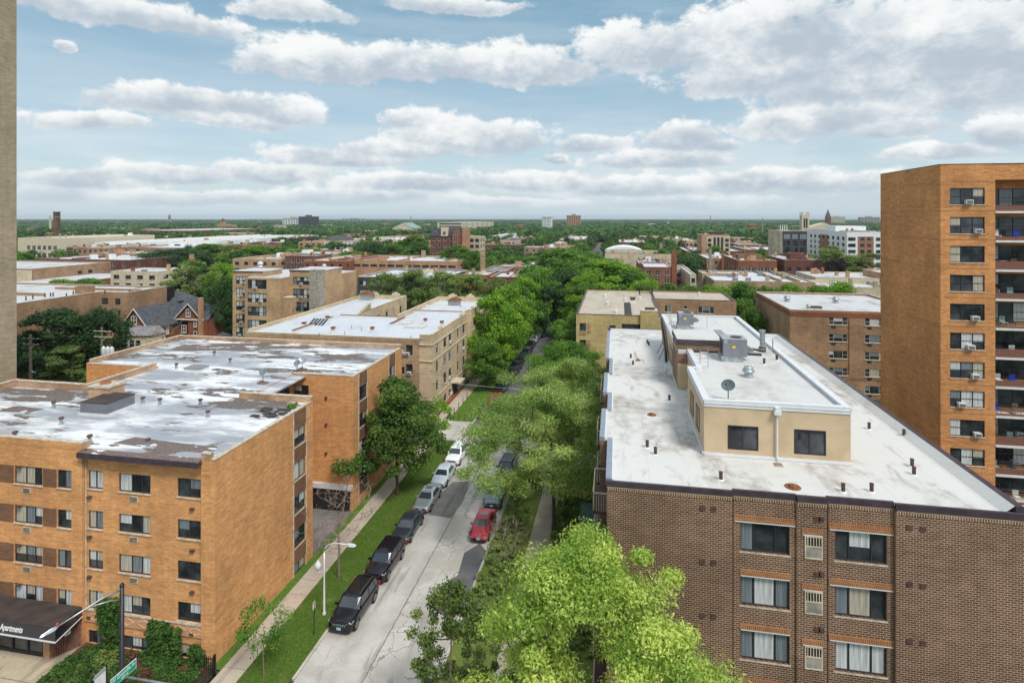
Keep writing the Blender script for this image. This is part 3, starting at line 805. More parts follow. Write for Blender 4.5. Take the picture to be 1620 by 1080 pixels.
# terracotta band with lozenges above the lowest windows
m = MB(); m.box(-36.28, -27.02, 33.5, 33.599, 1.55, 2.35); bd = m.build('terracotta_band', 'terracotta_band', ob)
m = MB(); m.box(-36.28, -27.02, 33.44, 33.5, 2.351, 2.44); m.build('band_ledge', 'stone_sill', ob)
m = MB()
for k in range(7):
    x = -35.5 + k*1.32
    for (a, b) in (((x-.55,1.95),(x,2.2)), ((x,2.2),(x+.55,1.95)), ((x+.55,1.95),(x,1.7)), ((x,1.7),(x-.55,1.95))):
        ax, az_, bx, bz = a[0], a[1], b[0], b[1]
        m.add([(ax,33.47,az_-.03),(bx,33.47,bz-.03),(bx,33.47,bz+.03),(ax,33.47,az_+.03),(ax,33.5,az_-.03),(bx,33.5,bz-.03),(bx,33.5,bz+.03),(ax,33.5,az_+.03)],
              [(0,1,2,3),(0,4,5,1),(3,2,6,7)])
m.build('lozenge', 'band_relief', bd)
m = MB()
for k in range(12): x = -37.2 + k*.074; y = 31.95 + k*.104; m.box(x, x + .055, y, y + .06, 0.05, 2.15)
m.prism([(-37.25, 32.0), (-36.32, 33.29), (-37.25, 33.29)], 0.0, 2.08); m.build('fluted_wall', 'fluted_panel', ob)
# entrance doors under the canopy
m = MB()
for k in range(10):
    x = -49.2 + k*1.25; m.box(x, x + .14, 31.9, 32.0, 0.05, 2.5)
m.box(-49.2, -37.9, 31.91, 31.99, 0.05, .25); m.box(-49.2, -37.9, 31.91, 31.99, 2.2, 2.5)
df = m.build('entrance_frame', 'black_metal', ob)
m = MB(); m.box(-49.15, -37.85, 31.97, 33.28, .1, 2.45); m.build('glass', 'glass', df)
# brick pylon in the entrance
m = MB(); m.box(-37.8, -37.3, 31.85, 33.29, 0.0, 2.2); m.build('pylon', 'salmon_brick', ob)
# corner pilaster downspout
m = MB(); m.tube([(-36.24, 33.54, 13.1), (-36.24, 33.54, 2.5)], .05, 6); m.build('downspout', 'stone_sill', ob)
# garage opening in the east court
m = MB(); m.box(-32.55, -26.02, 53.0, 53.29, 2.25, 2.75); m.build('garage_lintel', 'white_metal', ob)
m = MB(); m.box(-32.4, -26.3, 53.26, 53.292, .05, 2.24); m.build('garage_opening', 'inside_dark', ob)
m = MB(); m.box(-32.6, -31.1, 45.65, 53.25, 13.30, 13.44); ev = m.build('court_eave', 'silver_roof', ob)
m = MB(); m.box(-32.59, -32.5, 47.5, 52.5, 11.3, 12.4); m.build('court_window', 'glass', ob)
for z in (11.2, 8.5, 5.6):
    m = MB(); m.box(-29.0, -28.78, 53.15, 53.299, z, z + .24); m.build('wall_lamp', 'vent_brown', ob)
    m = MB(); m.box(-51.6, -51.38, 52.65, 52.799, z, z + .24); m.build('wall_lamp', 'vent_brown', ob)

# canopy over the entrance (its own awning)
cb = root('entrance_canopy', 'black entrance canopy with white script lettering on the orange building', 'canopy', (-44, 31, 0))
m = MB()
cpo = [(-52, 30.7), (-35.5, 30.7), (-36.2, 33.2), (-52, 33.2)]
CT = (3.1, 3.1, 2.75, 2.75)
m.add([(x, y, 2.25 if y < 32 else 2.1) for x, y in cpo] + [(p[0], p[1], q) for p, q in zip(cpo, CT)], [(0,3,2,1), (0,1,5,4), (1,2,6,5), (3,0,4,7)])
m.build('valance', 'paint_navy', cb)
m = MB(); m.add([(p[0], p[1], q + .012) for p, q in zip(cpo, CT)], [(0,1,2,3)])
m.build('canopy_top', 'tar', cb)
m = MB(); m.box(-52, -35.45, 30.64, 30.7, 2.2, 2.27)
m.tube([(-35.47, 30.68, 2.235), (-36.18, 33.2, 2.085)], .04, 4); m.build('white_trim', 'white_metal', cb)
m = MB(); m.box(-36.3, -36.0, 31.9, 32.2, 1.7, 2.15); m.build('lamp_box', 'white_metal', cb)
def text_obj(name, s, size, mat, parent, loc, rot, shear=0.0, depth=0.01, sx=1.0, bold=0.0):
    cu = bpy.data.curves.new('text', 'FONT'); cu.body = s; cu.size = size; cu.extrude = depth; cu.shear = shear; cu.offset = bold
    cu.align_x = 'CENTER'; cu.align_y = 'CENTER'; cu.resolution_u = 3
    tmp = bpy.data.objects.new('tmp_text', cu); C.objects.link(tmp)
    bpy.context.view_layer.update()
    dg = bpy.context.evaluated_depsgraph_get()
    me = bpy.data.meshes.new_from_object(tmp.evaluated_get(dg))
    bpy.data.objects.remove(tmp)
    me.name = name; me.materials.clear(); me.materials.append(MATS[mat])
    o = bpy.data.objects.new(name, me); C.objects.link(o)
    org = parent['_org'] if parent is not None else (0, 0, 0)
    o.parent = parent; o.location = (loc[0]-org[0], loc[1]-org[1], loc[2]-org[2]); o.rotation_euler = rot; o.scale = (sx, 1, 1)
    return o
text_obj('lettering', 'Apartments', 0.56, 'sign_white', cb, (-38.95, 30.69, 2.68), (R(90), 0, 0), 0.4, 0.01, 0.66, 0.014)

# ---- things on the orange roof
ZR = OB
def P_(u, v, z=ZR): return at(u, v, z)
bx = root('roof_bulkhead', 'low dark clad box beside the brick chimney on the orange building roof', 'roof bulkhead', (-43.2, 45.2, ZR))
x0, y0_, _ = at(127, 656, ZR); x1_ = at(169, 659, ZR)[0]
m = MB(); m.box(x0, x1_, y0_, y0_ + 2.7, ZR + .2, ZR + 1.0, 'bt')
for k in range(5): m.box(x0 - .015, x1_ + .015, y0_ - .015, y0_ + 2.715, ZR + .22 + k*.16, ZR + .34 + k*.16, 'bt')
m.build('cladding', 'unit_grey', bx)
m = MB(); m.box(x0 - .03, x1_ + .03, y0_ - .03, y0_ + 2.73, ZR + 1.0, ZR + 1.06); m.build('lid', 'tar', bx)
m = MB(); m.box(x0 - .12, x1_ + .12, y0_ - .12, y0_ + 2.82, ZR, ZR + .2, 'b'); m.build('upstand', 'white_metal', bx)
ch = root('brick_chimney', 'squat brick chimney with a pale cap behind the dark roof bulkhead', 'chimney', (-45.6, 45.6, ZR))
xa, ya, _ = at(125, 646, ZR)
m = MB(); m.box(xa, xa + 2.0, ya + .9, ya + 2.5, ZR, ZR + 1.5, 'b'); m.build('stack', 'parapet_brick', ch)
m = MB(); m.box(xa - .08, xa + 2.08, ya + .82, ya + 2.58, ZR + 1.5, ZR + 1.66); m.build('cap', 'stone_sill', ch)
m = MB(); m.lathe([(.42, ZR + 1.66), (.42, ZR + 1.85), (.3, ZR + 1.86), (.3, ZR + 1.70)], (xa + .85, ya + 1.7), 14); m.build('flue', 'lintel_brick', ch)

def goose(u, v, z, label, group, s=1.0, mat='galvanised'):
    x, y, _ = at(u, v, z)
    r = root('roof_vent', label, 'roof vent', (x, y, z), group)
    m = MB(); m.lathe([(.16*s, z), (.13*s, z + .02), (.11*s, z + .38*s), (.11*s, z + .4*s)], (x, y), 10); m.build('pipe', mat, r)
    m = MB(); m.lathe([(.10*s, z + .4*s), (.20*s, z + .44*s), (.17*s, z + .56*s), (.04*s, z + .60*s)], (x, y), 10); m.build('cap', 'vent_brown', r)
    return r
gv = [(85,645,'beside the parapet corner'),(97,671,'left of the dark bulkhead'),(142,700,'in front above the facade'),(234,706,'above the dark eave'),(226,638,'right of the dark bulkhead'),(253,640,'in the middle of the silver roof'),(317,641,'near the east parapet'),(329,660,'close to the east edge'),(279,583,'halfway to the back parapet'),(364,575,'behind the felt patch'),(339,563,'near the back parapet'),(24,694,'at the far left of the silver roof')]
for (u, v, w) in gv: goose(u, v, ZR, 'small round metal vent ' + w + ' on the orange building', 'roof vents on the orange building')
def dish(u, v, z, label, group, s=0.75, mat='galvanised', face=R(200)):
    x, y, _ = at(u, v, z)
    r = root('satellite_dish', label, 'satellite dish', (x, y, z), group)
    m = MB(); m.tube([(x, y, z), (x, y, z + .55*s/.75), (x + .05, y - .03, z + .72*s/.75)], .03, 6); m.build('mast', 'black_metal', r)
    m = MB(); n = 18; c = Vector((x, y, z + .85*s/.75)); ax = Vector((math.sin(face)*.75, math.cos(face)*.75, .55)).normalized()
    a = ax.cross(Vector((0,0,1))).normalized(); b = ax.cross(a)
    vs = [c - ax*.10*s]
    for ring, (rr, dd) in enumerate(((.35, -.08), (.7, -.035), (1.0, .03))):
        for k in range(n):
            t = 2*math.pi*k/n; vs.append(c + ax*dd*s + (a*math.cos(t) + b*math.sin(t)*.85)*rr*s*.5)
    fs = [(0, 1 + k, 1 + (k+1) % n) for k in range(n)]
    for q in range(2):
        for k in range(n): fs.append((1 + q*n + k, 1 + (q+1)*n + k, 1 + (q+1)*n + (k+1) % n, 1 + q*n + (k+1) % n))
    m.add([tuple(q) for q in vs], fs); m.build('reflector', mat, r, smooth=True)
    e = c + ax*.45*s - Vector((0,0,.12))
    m = MB(); m.tube([c - Vector((0,0,.4*s)), e], .014, 5); m.tube([c + a*.4*s, e], .01, 4); m.lathe([(.04, e.z - .04), (.06, e.z), (.04, e.z + .05)], (e.x, e.y), 8); m.build('feed_arm', 'black_metal', r)
    m = MB(); m.box(x - .45, x + .45, y - .3, y - .1, z, z + .10); m.box(x - .45, x + .45, y + .1, y + .3, z, z + .10); m.build('ballast', 'wood', r)
    return r
dish(416, 606, ZR, 'grey satellite dish standing nearest the court eave on the silver roof', 'satellite dishes on the silver roof', .95)
dish(470, 590, ZR, 'left satellite dish of the pair at the parapet of the orange building', 'satellite dishes on the silver roof', .9)
dish(478, 585, ZR, 'right satellite dish of the pair at the parapet of the orange building', 'satellite dishes on the silver roof', .9, face=R(160))
x, y, _ = at(311, 584, ZR)
r = root('roof_hatch', 'flat grey roof hatch behind the round vents on the silver roof', 'roof hatch', (x, y, ZR))
m = MB(); m.box(x - .9, x + .9, y - .7, y + .7, ZR, ZR + .22, 'b'); m.build('curb', 'white_metal', r)
m = MB(); m.box(x - .98, x + .98, y - .78, y + .78, ZR + .22, ZR + .29); m.build('lid', 'grey_roof', r)
# litter of loose felt and a self-sown plant at the east edge
x, y, _ = at(432, 654, ZR)
m = MB(); rr = random.Random(3)
for k in range(22):
    a, b = x + rr.uniform(-1.2, 1.0), y + rr.uniform(-.9, .9); w = rr.uniform(.2, .55); t = rr.uniform(0, 3); h = ZR + rr.uniform(.03, .16)
    m.prism([(a + w*math.cos(t + q), b + w*.6*math.sin(t + q)) for q in (0, 1.4, 3.0, 4.6)], h, h + .03)
tag(m.build('roofing_debris', 'tar'), 'heap of torn dark roofing felt beside the east parapet', 'debris')

# ================================================================== concrete tower at the left edge
lt = root('pale_tower', 'tall pale brick tower filling the left edge of the view', 'tower', (-72, 36, 0))
brick('pale_tower_brick', (0.42, 0.34, 0.23), (0.35, 0.275, 0.185), (0.30, 0.25, 0.18), 0.22, 0.075, 0.010, 0.10, 0.5, (0.50, 0.42, 0.30), gr=0.5, grime=(0.30, 0.24, 0.16))
m = MB(); wall_panel(m, (-83, 24), (-61.9, 24), 0, 64); wall_panel(m, (-61.9, 24), (-61.9, 49.35), 0, 64); wall_panel(m, (-61.9, 49.35), (-83, 49.35), 0, 64); wall_panel(m, (-83, 49.35), (-83, 24), 0, 64)
m.build('wall', 'pale_tower_brick', lt)
m = MB(); m.box(-83.2, -61.7, 23.8, 49.55, 64, 64.6); m.build('coping', 'stone_sill', lt)

# ================================================================== brown jumbo brick building, right
BZ = 15.25
xa_, xb_, xc_, xd_, xe_ = (xs(u, 31.0) for u in (1159, 1261, 1309, 1417, 1760))
fr = [(-0.5,31.0),(xa_,31.0),(xa_,31.16),(xb_,31.16),(xb_,31.05),(xc_,31.05),(xc_,31.18),(xd_,31.18),(xd_,31.0),(19.1,31.0),(19.1,72.6),(-1.0,72.6),(-1.0,58),(-0.6,58),(-0.6,52.5),(-1.0,52.5),(-1.0,46.6),(-0.6,46.6),(-0.6,42.6),(-1.0,42.6),(-1.0,37),(-0.5,37)]
W_ = []
def fw(edge, x0e, u0, u1, Y, zt, h, k, kind, pm=2.79, **kw):
    a, b = xs(u0, Y), xs(u1, Y)
    W_.append(dict(edge=edge, s=(a + b)/2 - x0e, z=zt - h - pm*k, w=b - a, h=h, kind=kind, **kw))
for k in range(5):
    ck = [[2, None, None], [2, 0, 2], [2, 0, 2], [0, 0, None], [None, 4, 4]][k]; c2 = [[None, 1, None], [2, 4, None], [0, 0, 0], [None, 2, 2], [0, None, 0]][k]
    fw(2, xa_, 1171.5, 1249, 31.16, 13.78, 1.52, k, 'slider3', cur=1, curk=ck)
    fw(6, xc_, 1321.5, 1403, 31.18, 13.78, 1.52, k, 'slider3', cur=1, curk=c2)
rb = block('brown_brick_apartment_building', 'brown jumbo brick apartment block with a white membrane roof and penthouse', 'apartment building',
           fr, BZ, 'brown_jumbo_brick', 'tpo_roof', 0.0, 'dark_flashing', W_, depth=0.20)
# raised edges: dark metal at the front, blue grey at the west, white upstand inside
def edge_strip(p0, p1, w, z0, z1, mat, name, ins=0.0):
    p0, p1 = Vector(p0), Vector(p1); d = (p1 - p0).normalized(); n = Vector((-d.y, d.x))
    m = MB(); a, b = p0 - n*.05 + n*ins, p1 - n*.05 + n*ins
    m.prism([tuple(a), tuple(b), tuple(b + n*w), tuple(a + n*w)], z0, z1); m.build(name, mat, rb)
fe = [(-0.55,31.0),(xa_,31.0),(xa_,31.16),(xb_,31.16),(xb_,31.05),(xc_,31.05),(xc_,31.18),(xd_,31.18),(xd_,31.0),(19.15,31.0)]
for i in (0, 2, 4, 6, 8): edge_strip(fe[i], fe[i+1], .16, BZ - .12, BZ + .16 + .004*i, 'dark_flashing', 'front_coping')
we = [(-1.0,72.6),(-1.0,58),(-0.6,52.5),(-1.0,46.6),(-0.6,42.6),(-1.0,37),(-0.5,31)]
for k, (x, ya, yb) in enumerate(((-0.5, 31.2, 37), (-1.0, 37, 42.6), (-0.6, 42.6, 46.6), (-1.0, 46.6, 52.5), (-0.6, 52.5, 58), (-1.0, 58, 72.5))):
    m = MB(); m.box(x - .06, x + .26, ya + .01, yb - .01, BZ - .1, BZ + .2 + .004*k); m.build('west_coping', 'blue_grey_metal', rb)
    m = MB(); m.box(x + .262, x + .36, ya + .02, yb - .02, BZ, BZ + .17 + .004*k); m.build('upstand', 'white_metal', rb)
m = MB(); m.box(18.86, 19.2, 31.2, 72.65, BZ - .1, BZ + .44); m.build('east_coping', 'dark_flashing', rb)
m = MB(); m.add([(18.35, 31.25, BZ + .005), (18.85, 31.25, BZ + .42), (18.85, 72.2, BZ + .42), (18.35, 72.2, BZ + .005)], [(0,1,2,3)]); m.box(18.22, 18.35, 31.3, 72.1, BZ + .002, BZ + .012); m.build('cant_strip', 'penthouse_membrane', rb)
m = MB(); m.box(-1.0, 18.8, 72.3, 72.65, BZ - .1, BZ + .45); m.build('back_coping', 'dark_flashing', rb)
m = MB(); m.box(-.7, 18.8, 72.15, 72.299, BZ, BZ + .44); m.build('back_upstand', 'white_metal', rb)
# orange lintels
def lint(xa, xb, Y, z, h=.30):
    m = MB(); m.box(xa, xb, Y - .035, Y + .02, z, z + h); m.build('lintel', 'lintel_brick', rb)
    m = MB(); m.box(xa + .05, xb - .05, Y - .045, Y + .10, z - .05, z - .002); m.build('lintel_flashing', 'white_metal', rb)
for k in range(5):
    z = 13.80 - 2.79*k
    lint(xs(1160.5, 31.16), xs(1259.5, 31.16), 31.16, z + .02) if k == 0 else lint(xs(1170, 31.16), xs(1251, 31.16), 31.16, z + .02)
    lint(xs(1310.5, 31.18), xs(1415, 31.18), 31.18, z + .02, .36 if k == 0 else .3)
    lint(xs(1268, 31.05), xs(1303, 31.05), 31.05, z - .30, .28)
    xm = xs(1287, 31.05); zt = 13.44 - 2.79*k
    m = MB(); w, h = .84, 1.16
    m.box(xm-w/2, xm+w/2, 31.0, 31.049, zt-h, zt-h+.06); m.box(xm-w/2, xm+w/2, 31.0, 31.049, zt-.06, zt)
    m.box(xm-w/2, xm-w/2+.06, 31.002, 31.049, zt-h+.06, zt-.06); m.box(xm+w/2-.06, xm+w/2, 31.002, 31.049, zt-h+.06, zt-.06)
    m.box(xm-w/2+.06, xm+w/2-.06, 31.002, 31.049, zt-.56, zt-.50)
    g = m.build('grille_window', 'cream_stone', rb)
    m = MB()
    for q in range(5): m.box(xm-w/2+.12+q*.135, xm-w/2+.16+q*.135, 31.0, 31.03, zt-.50, zt-.06)
    m.build('bars', 'cream_stone', g)
    m = MB(); m.box(xm-w/2+.06, xm+w/2-.06, 31.036, 31.048, zt-.5, zt-.06); m.build('dark_pane', 'inside_dark', g)
    m = MB(); m.box(xm-w/2+.06, xm+w/2-.06, 31.02, 31.04, zt-h+.06, zt-.56)
    m.build('louvre_panel', 'grey_stone', g)
    for (u, v0) in ((1111, 803), (1129, 804), (1293, 821), (1299.6, 821), (1439, 833.5), (1460, 836)):
        x = xs(u, 31.0); z0 = zs(u, v0, 31.0) - 2.79*k
        if z0 < .3: continue
        yb_ = 31.05 if 1280 < u < 1305 else 31.0
        m = MB(); m.box(x - .13, x + .13, yb_ - .05, yb_ - .001, z0 - .12, z0 + .12); m.build('wall_vent', 'vent_brown', rb)
# stone sills are deeper here
# black strips paint the shade line in the inner corners of the wall steps
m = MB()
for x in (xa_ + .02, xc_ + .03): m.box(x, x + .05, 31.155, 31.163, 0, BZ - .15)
m.build('step_shade_line', 'black_metal', rb)
# soldier course under the coping
m = MB(); 
for i in (0, 2, 4, 6, 8): m.box(fe[i][0] + .06, fe[i+1][0] - .005, fe[i][1] - .02, fe[i][1] - .001, BZ - .36, BZ - .13)
brick('soldier_brick', (0.22, 0.12, 0.07), (0.15, 0.075, 0.045), (0.55, 0.43, 0.31), 0.118, 0.26, 0.02, 0.1, 0.0)
m.build('soldier_course', 'soldier_brick', rb)

# balconies on the west wall, one thing of the building each floor
def balcony(parent, x0, x1, y0, y1, z, mat='balcony_brown'):
    m = MB(); m.box(x0, x1, y0, y1, z - .18, z); b = m.build('balcony', mat, parent)
    m = MB(); m.box(x0, x0 + .05, y0, y1, z + 1.0, z + 1.07); m.box(x0, x1, y0, y0 + .05, z + 1.0, z + 1.07); m.box(x0, x1, y1 - .05, y1, z + 1.0, z + 1.07)
    n = int((y1 - y0) / .14)
    for k in range(n): m.box(x0 + .01, x0 + .035, y0 + .05 + k*.14, y0 + .075 + k*.14, z + .001, z + 1.0)
    for k in range(int((x1 - x0) / .14)): m.box(x0 + .06 + k*.14, x0 + .085 + k*.14, y0 + .01, y0 + .035, z + .001, z + 1.0)
    m.build('railing', 'cream_stone', b)
    m = MB(); m.box(x1 - .02, x1 - .005, y0 + .6, y1 - .6, z + .02, z + 2.1); m.build('balcony_door', 'glass', b)
    return b
for k in range(5):
    z = 12.55 - 2.79*k
    for (x, ya, yb) in ((-0.5, 33.3, 36.6), (-0.6, 43.0, 46.2), (-0.6, 53, 57.5)):
        balcony(rb, x - .85, x - .001, ya, yb, z)
# penthouse: its own volume on the roof, part of the building
ZP = BZ + .02
ph = [(5.2,35.8),(13.3,35.8),(13.3,60.0),(12.4,66.8),(5.1,66.8),(5.1,51.0),(5.85,51.0),(5.85,43.6),(5.2,43.6)]
ph = [(5.2,35.8),(13.3,35.8),(13.3,66.8),(5.1,66.8),(5.1,49.4),(5.85,49.4),(5.85,43.6),(5.2,43.6)]
PT = 18.35
m = MB(); L0 = 13.3 - 5.2
def pw(u0, u1, v0, v1, Y):
    a, b = xs(u0, Y), xs(u1, Y); return a, b, zs((u0+u1)/2, v1, Y), zs((u0+u1)/2, v0, Y)
a1 = pw(1151, 1200, 673.5, 712, 35.8); a2 = pw(1256, 1307, 680, 719.5, 35.8)
fops = [(a[0]-5.2, a[1]-5.2, a[2], a[3]) for a in (a1, a2)]
wops = [(43.6-38.6-.95, 43.6-38.6+.95, 15.95, 17.35), (43.6-41.0+3.4-3.4-.0-.7, 43.6-41.0+.6, 15.95, 17.35)]
for i in range(len(ph)):
    wall_panel(m, ph[i], ph[(i+1) % len(ph)], ZP, PT, fops if i == 0 else (), .12)
pen = m.build('penthouse', 'stucco', rb)
m = MB(); m.add([(x, y, PT - .02) for x, y in ph], [tuple(range(len(ph)))]); m.build('penthouse_roof', 'penthouse_membrane', pen)
pmb, cpb = parapets(ph, PT - .02, 0.20, .30, over=.05, ch=.06)
pmb.build('penthouse_parapet', 'white_metal', pen); cpb.build('penthouse_coping', 'white_metal', pen)
m = MB()
for i in range(len(ph)):                     # white fascia all round
    p0, p1 = Vector(ph[i]), Vector(ph[(i+1) % len(ph)]); d = (p1-p0).normalized(); n = Vector((d.y, -d.x))
    q0, q1 = p0 + n*.001, p1 + n*.001
    m.prism([tuple(q0 - d*.0), tuple(q1), tuple(q1 + n*.05), tuple(q0 + n*.05)][::-1], PT - .16, PT + .17)
    m.prism([tuple(q0), tuple(q1), tuple(q1 + n*.085), tuple(q0 + n*.085)][::-1], PT + .02, PT + .10)
m.build('fascia', 'white_metal', pen)
m = MB(); 
for i in (0, 3, 5, 7):
    p0, p1 = Vector(ph[i]), Vector(ph[(i+1) % len(ph)]); d = (p1-p0).normalized(); n = Vector((d.y, -d.x))
    q0, q1 = p0 + n*.001, p1 + n*.001
    m.prism([tuple(q0), tuple(q1), tuple(q1 + n*.10), tuple(q0 + n*.10)][::-1], ZP, ZP + .16)
m.build('base_flashing', 'white_metal', pen)
for a in (a1, a2): 
    put_window(rb, ((a[0]+a[1])/2, 35.8 + .06, a[2]), 0, a[1]-a[0], a[3]-a[2], 'slider2', 'dark_frame', False, 0.0, ft=.07)
for yc in (38.4, 41.2): put_window(rb, (5.2 - .012, yc, 15.9), R(-90), 1.5, 1.45, 'slider2', 'dark_frame', False, 0.3, ft=.07)
put_window(rb, (5.1 - .012, 55.5, 15.9), R(-90), 2.6, 1.45, 'slider2', 'dark_frame', False, 0.3, ft=.07)
# downspout with box on the penthouse front
x = xs(1228.5, 35.8)
m = MB(); m.box(x - .19, x + .19, 35.45, 35.70, PT - .35, PT - .12); m.box(x - .13, x + .13, 35.5, 35.75, PT - .12, PT + .05)
m.tube([(x, 35.66, PT - .3), (x, 35.66, ZP + .25), (x + .05, 35.45, ZP + .1)], .055, 6); m.build('downspout', 'white_metal', rb)
# lift housing in brown brick with dark fascia
eb = MB(); eb.box(5.02, 8.6, 49.35, 53.2, ZP, 18.98, 'b'); lh = eb.build('lift_housing', 'brown_jumbo_brick', rb)
m = MB(); m.box(4.95, 8.68, 49.27, 53.3, 18.98, 19.38, 't'); m.build('housing_fascia', 'dark_flashing', lh)
m = MB(); m.box(5.0, 8.63, 49.32, 53.25, 19.36, 19.40); m.build('housing_roof', 'penthouse_membrane', lh)
m = MB(); m.box(5.05, 5.86, 49.24, 49.34, ZP, 17.35); m.build('stucco_return', 'stucco', lh)
m = MB(); m.box(5.9, 8.6, 49.26, 49.34, 18.36, 18.50); m.build('housing_flashing', 'dark_flashing', lh)

# ---- things on the brown building's roofs
ZQ = PT - .02 + .002
def rooftop_unit(name, x, y, z, label, w=1.75, d=1.75, h=1.35):
    r = root(name, label, 'rooftop unit', (x, y, z), 'grey air handling units')
    m = MB(); m.box(x-w/2-.12, x+w/2-.3, y-d/2+.1, y+d/2-.1, z, z + .45, 'b'); m.build('curb', 'galvanised', r)
    m = MB(); m.box(x-w/2, x+w/2, y-d/2, y+d/2, z + .45, z + .45 + h - .05, 'b'); m.build('cabinet', 'unit_grey', r)
    m = MB(); m.box(x-w/2-.02, x+w/2+.02, y-d/2-.02, y+d/2+.02, z + .45 + h - .05, z + .45 + h); m.build('top_panel', 'unit_top', r)
    m = MB(); m.lathe([(.42, z + .45 + h), (.42, z + .45 + h + .06), (.34, z + .45 + h + .065), (.1, z + .45 + h + .03)], (x + .2, y - .1), 16); m.build('fan_grille', 'dark_frame', r)
    m = MB(); m.box(x - .22, x + .02, y-d/2-.012, y-d/2-.001, z + .45 + h*.48, z + .45 + h*.62); m.build('label_plate', 'yellow_label', r)
    m = MB(); m.box(x - w/2 + .08, x - w/2 + .3, y-d/2-.012, y-d/2-.001, z + .45 + h*.75, z + .45 + h*.93); m.build('data_plate', 'unit_top', r)
    m = MB(); m.add([(x+w/2, y-.5, z+.7), (x+w/2+.55, y-.5, z+.8), (x+w/2+.55, y+.5, z+.8), (x+w/2, y+.5, z+.7), (x+w/2, y-.5, z+1.2), (x+w/2+.5, y-.5, z+.98), (x+w/2+.5, y+.5, z+.98), (x+w/2, y+.5, z+1.2)],
          [(0,1,5,4), (4,5,6,7), (1,2,6,5), (2,3,7,6), (0,3,2,1)]); m.build('hood', 'unit_grey', r)
    for q in (-.25, .3):
        m = MB(); m.box(x-w/2-.02, x-w/2-.001, y+q-.25, y+q+.25, z+.6, z+1.6); m.build('coil_guard', 'dark_frame', r)
    return r
x, y, _ = at(1162, 572, ZQ)
rooftop_unit('rooftop_unit', x, y + .6, ZQ, 'near grey air handling unit on the penthouse roof beside the lift housing')
ux, uy = x, y + .6
rooftop_unit('rooftop_unit', xs(1084, 60.0), 60.0, ZQ, 'far grey air handling unit with railing behind the lift housing', 1.45, 1.45, 1.15)
r = root('sheet_duct', 'pale sheet metal duct between the lift housing and the near unit', 'duct', (10.0, 53, ZQ))
m = MB(); m.box(8.75, 9.4, 50.2, 54.4, ZQ + .4, ZQ + 1.0); m.box(8.8, 9.35, 50.0, 50.21, ZQ, ZQ + .95); m.build('duct_run', 'galvanised', r)
m = MB(); m.box(8.9, 9.2, 54.0, 54.2, ZQ, ZQ + .4); m.build('duct_leg', 'galvanised', r)
x, y, _ = at(1153, 636, ZQ)
r = dish(1152, 635, ZQ, 'grey green satellite dish on wooden ballast on the penthouse roof', None, .88, 'dish_grey', R(215))
def mushroom(u, v, z, label, s=1.0, mat='galvanised', group=None):
    x, y, _ = at(u, v, z)
    r = root('mushroom_vent', label, 'roof vent', (x, y, z), group)
    m = MB(); m.lathe([(.34*s, z), (.30*s, z+.18*s), (.26*s, z + .22*s), (.26*s, z+.34*s)], (x, y), 16); m.build('base', mat, r)
    m = MB(); m.lathe([(.28*s, z+.30*s), (.42*s, z+.38*s), (.40*s, z+.50*s), (.30*s, z+.56*s), (.33*s, z+.62*s), (.26*s, z+.74*s), (.05*s, z+.78*s)], (x, y), 16); m.build('cowl', mat, r, smooth=True)
mushroom(1184, 596, ZQ, 'round metal mushroom vent in the middle of the penthouse roof')
# flue, ladder, grab rails
x, y, _ = at(1206, 556, ZQ)
r = root('twin_wall_flue', 'tall steel flue pipe behind the air handling unit', 'flue', (x, y, ZQ))
m = MB(); m.lathe([(.30, ZQ), (.30, ZQ + .38), (.22, ZQ + .40)], (x, y), 14); m.build('collar', 'vent_brown', r)
m = MB(); m.lathe([(.21, ZQ + .38), (.21, ZQ + 1.6), (.26, ZQ + 1.62), (.26, ZQ + 1.8), (.15, ZQ + 1.82)], (x, y), 14); m.build('pipe', 'galvanised', r)
def ladder(name, x, y, z0, z1, label, w=.5, rot=0):
    r = root(name, label, 'ladder', (x, y, z0)); dx_, dy_ = math.cos(rot)*w/2, math.sin(rot)*w/2
    for s in (-1, 1):
        m = MB(); m.tube([(x+s*dx_, y+s*dy_, z0), (x+s*dx_, y+s*dy_, z1)], .028, 6); m.build('rail', 'galvanised', r)
    k = z0 + .25
    while k < z1 - .1:
        m = MB(); m.tube([(x-dx_, y-dy_, k), (x+dx_, y+dy_, k)], .018, 5); m.build('rung', 'galvanised', r); k += .3
ladder('fixed_ladder', 6.45, 44.4, ZQ, ZQ + 1.35, 'steel ladder standing at the notch of the penthouse parapet', .55)
r = root('roof_guard_rail', 'thin steel guard rail around the far roof edge of the penthouse', 'railing', (5.2, 57, PT))
m = MB()
for y in (54.2, 56.0, 58.0, 60.0): m.tube([(5.35, y, PT), (5.35, y, PT + 1.15)], .025, 5)
for x in (7.0, 9.0): m.tube([(x, 60.0, PT), (x, 60.0, PT + 1.15)], .025, 5)
m.build('posts', 'galvanised', r)
m = MB()
for h in (.6, 1.13): m.tube([(5.35, 54.2, PT + h), (5.35, 60.0, PT + h), (9.0, 60.0, PT + h)], .022, 5)
m.build('rails', 'galvanised', r)
r = root('steel_stair', 'black steel stair rail leaning beside the penthouse wall', 'stair', (4.4, 60, ZP))
m = MB(); m.add([(4.75, 58, ZP+.02), (4.95, 58, ZP+.02), (4.95, 64, ZP+2.8), (4.75, 64, ZP+2.8), (4.75, 58, ZP+1.0), (4.95, 58, ZP+1.0), (4.95, 64, ZP+3.4), (4.75, 64, ZP+3.4)], [(0,1,5,4), (1,2,6,5), (3,0,4,7), (4,5,6,7), (2,3,7,6)])
m.build('stringer', 'black_metal', r)
m = MB()
for y in (59, 61.5): m.tube([(4.2, y, ZP), (4.8, y, ZP + 1.3)], .03, 5)
m.build('brace', 'black_metal', r)
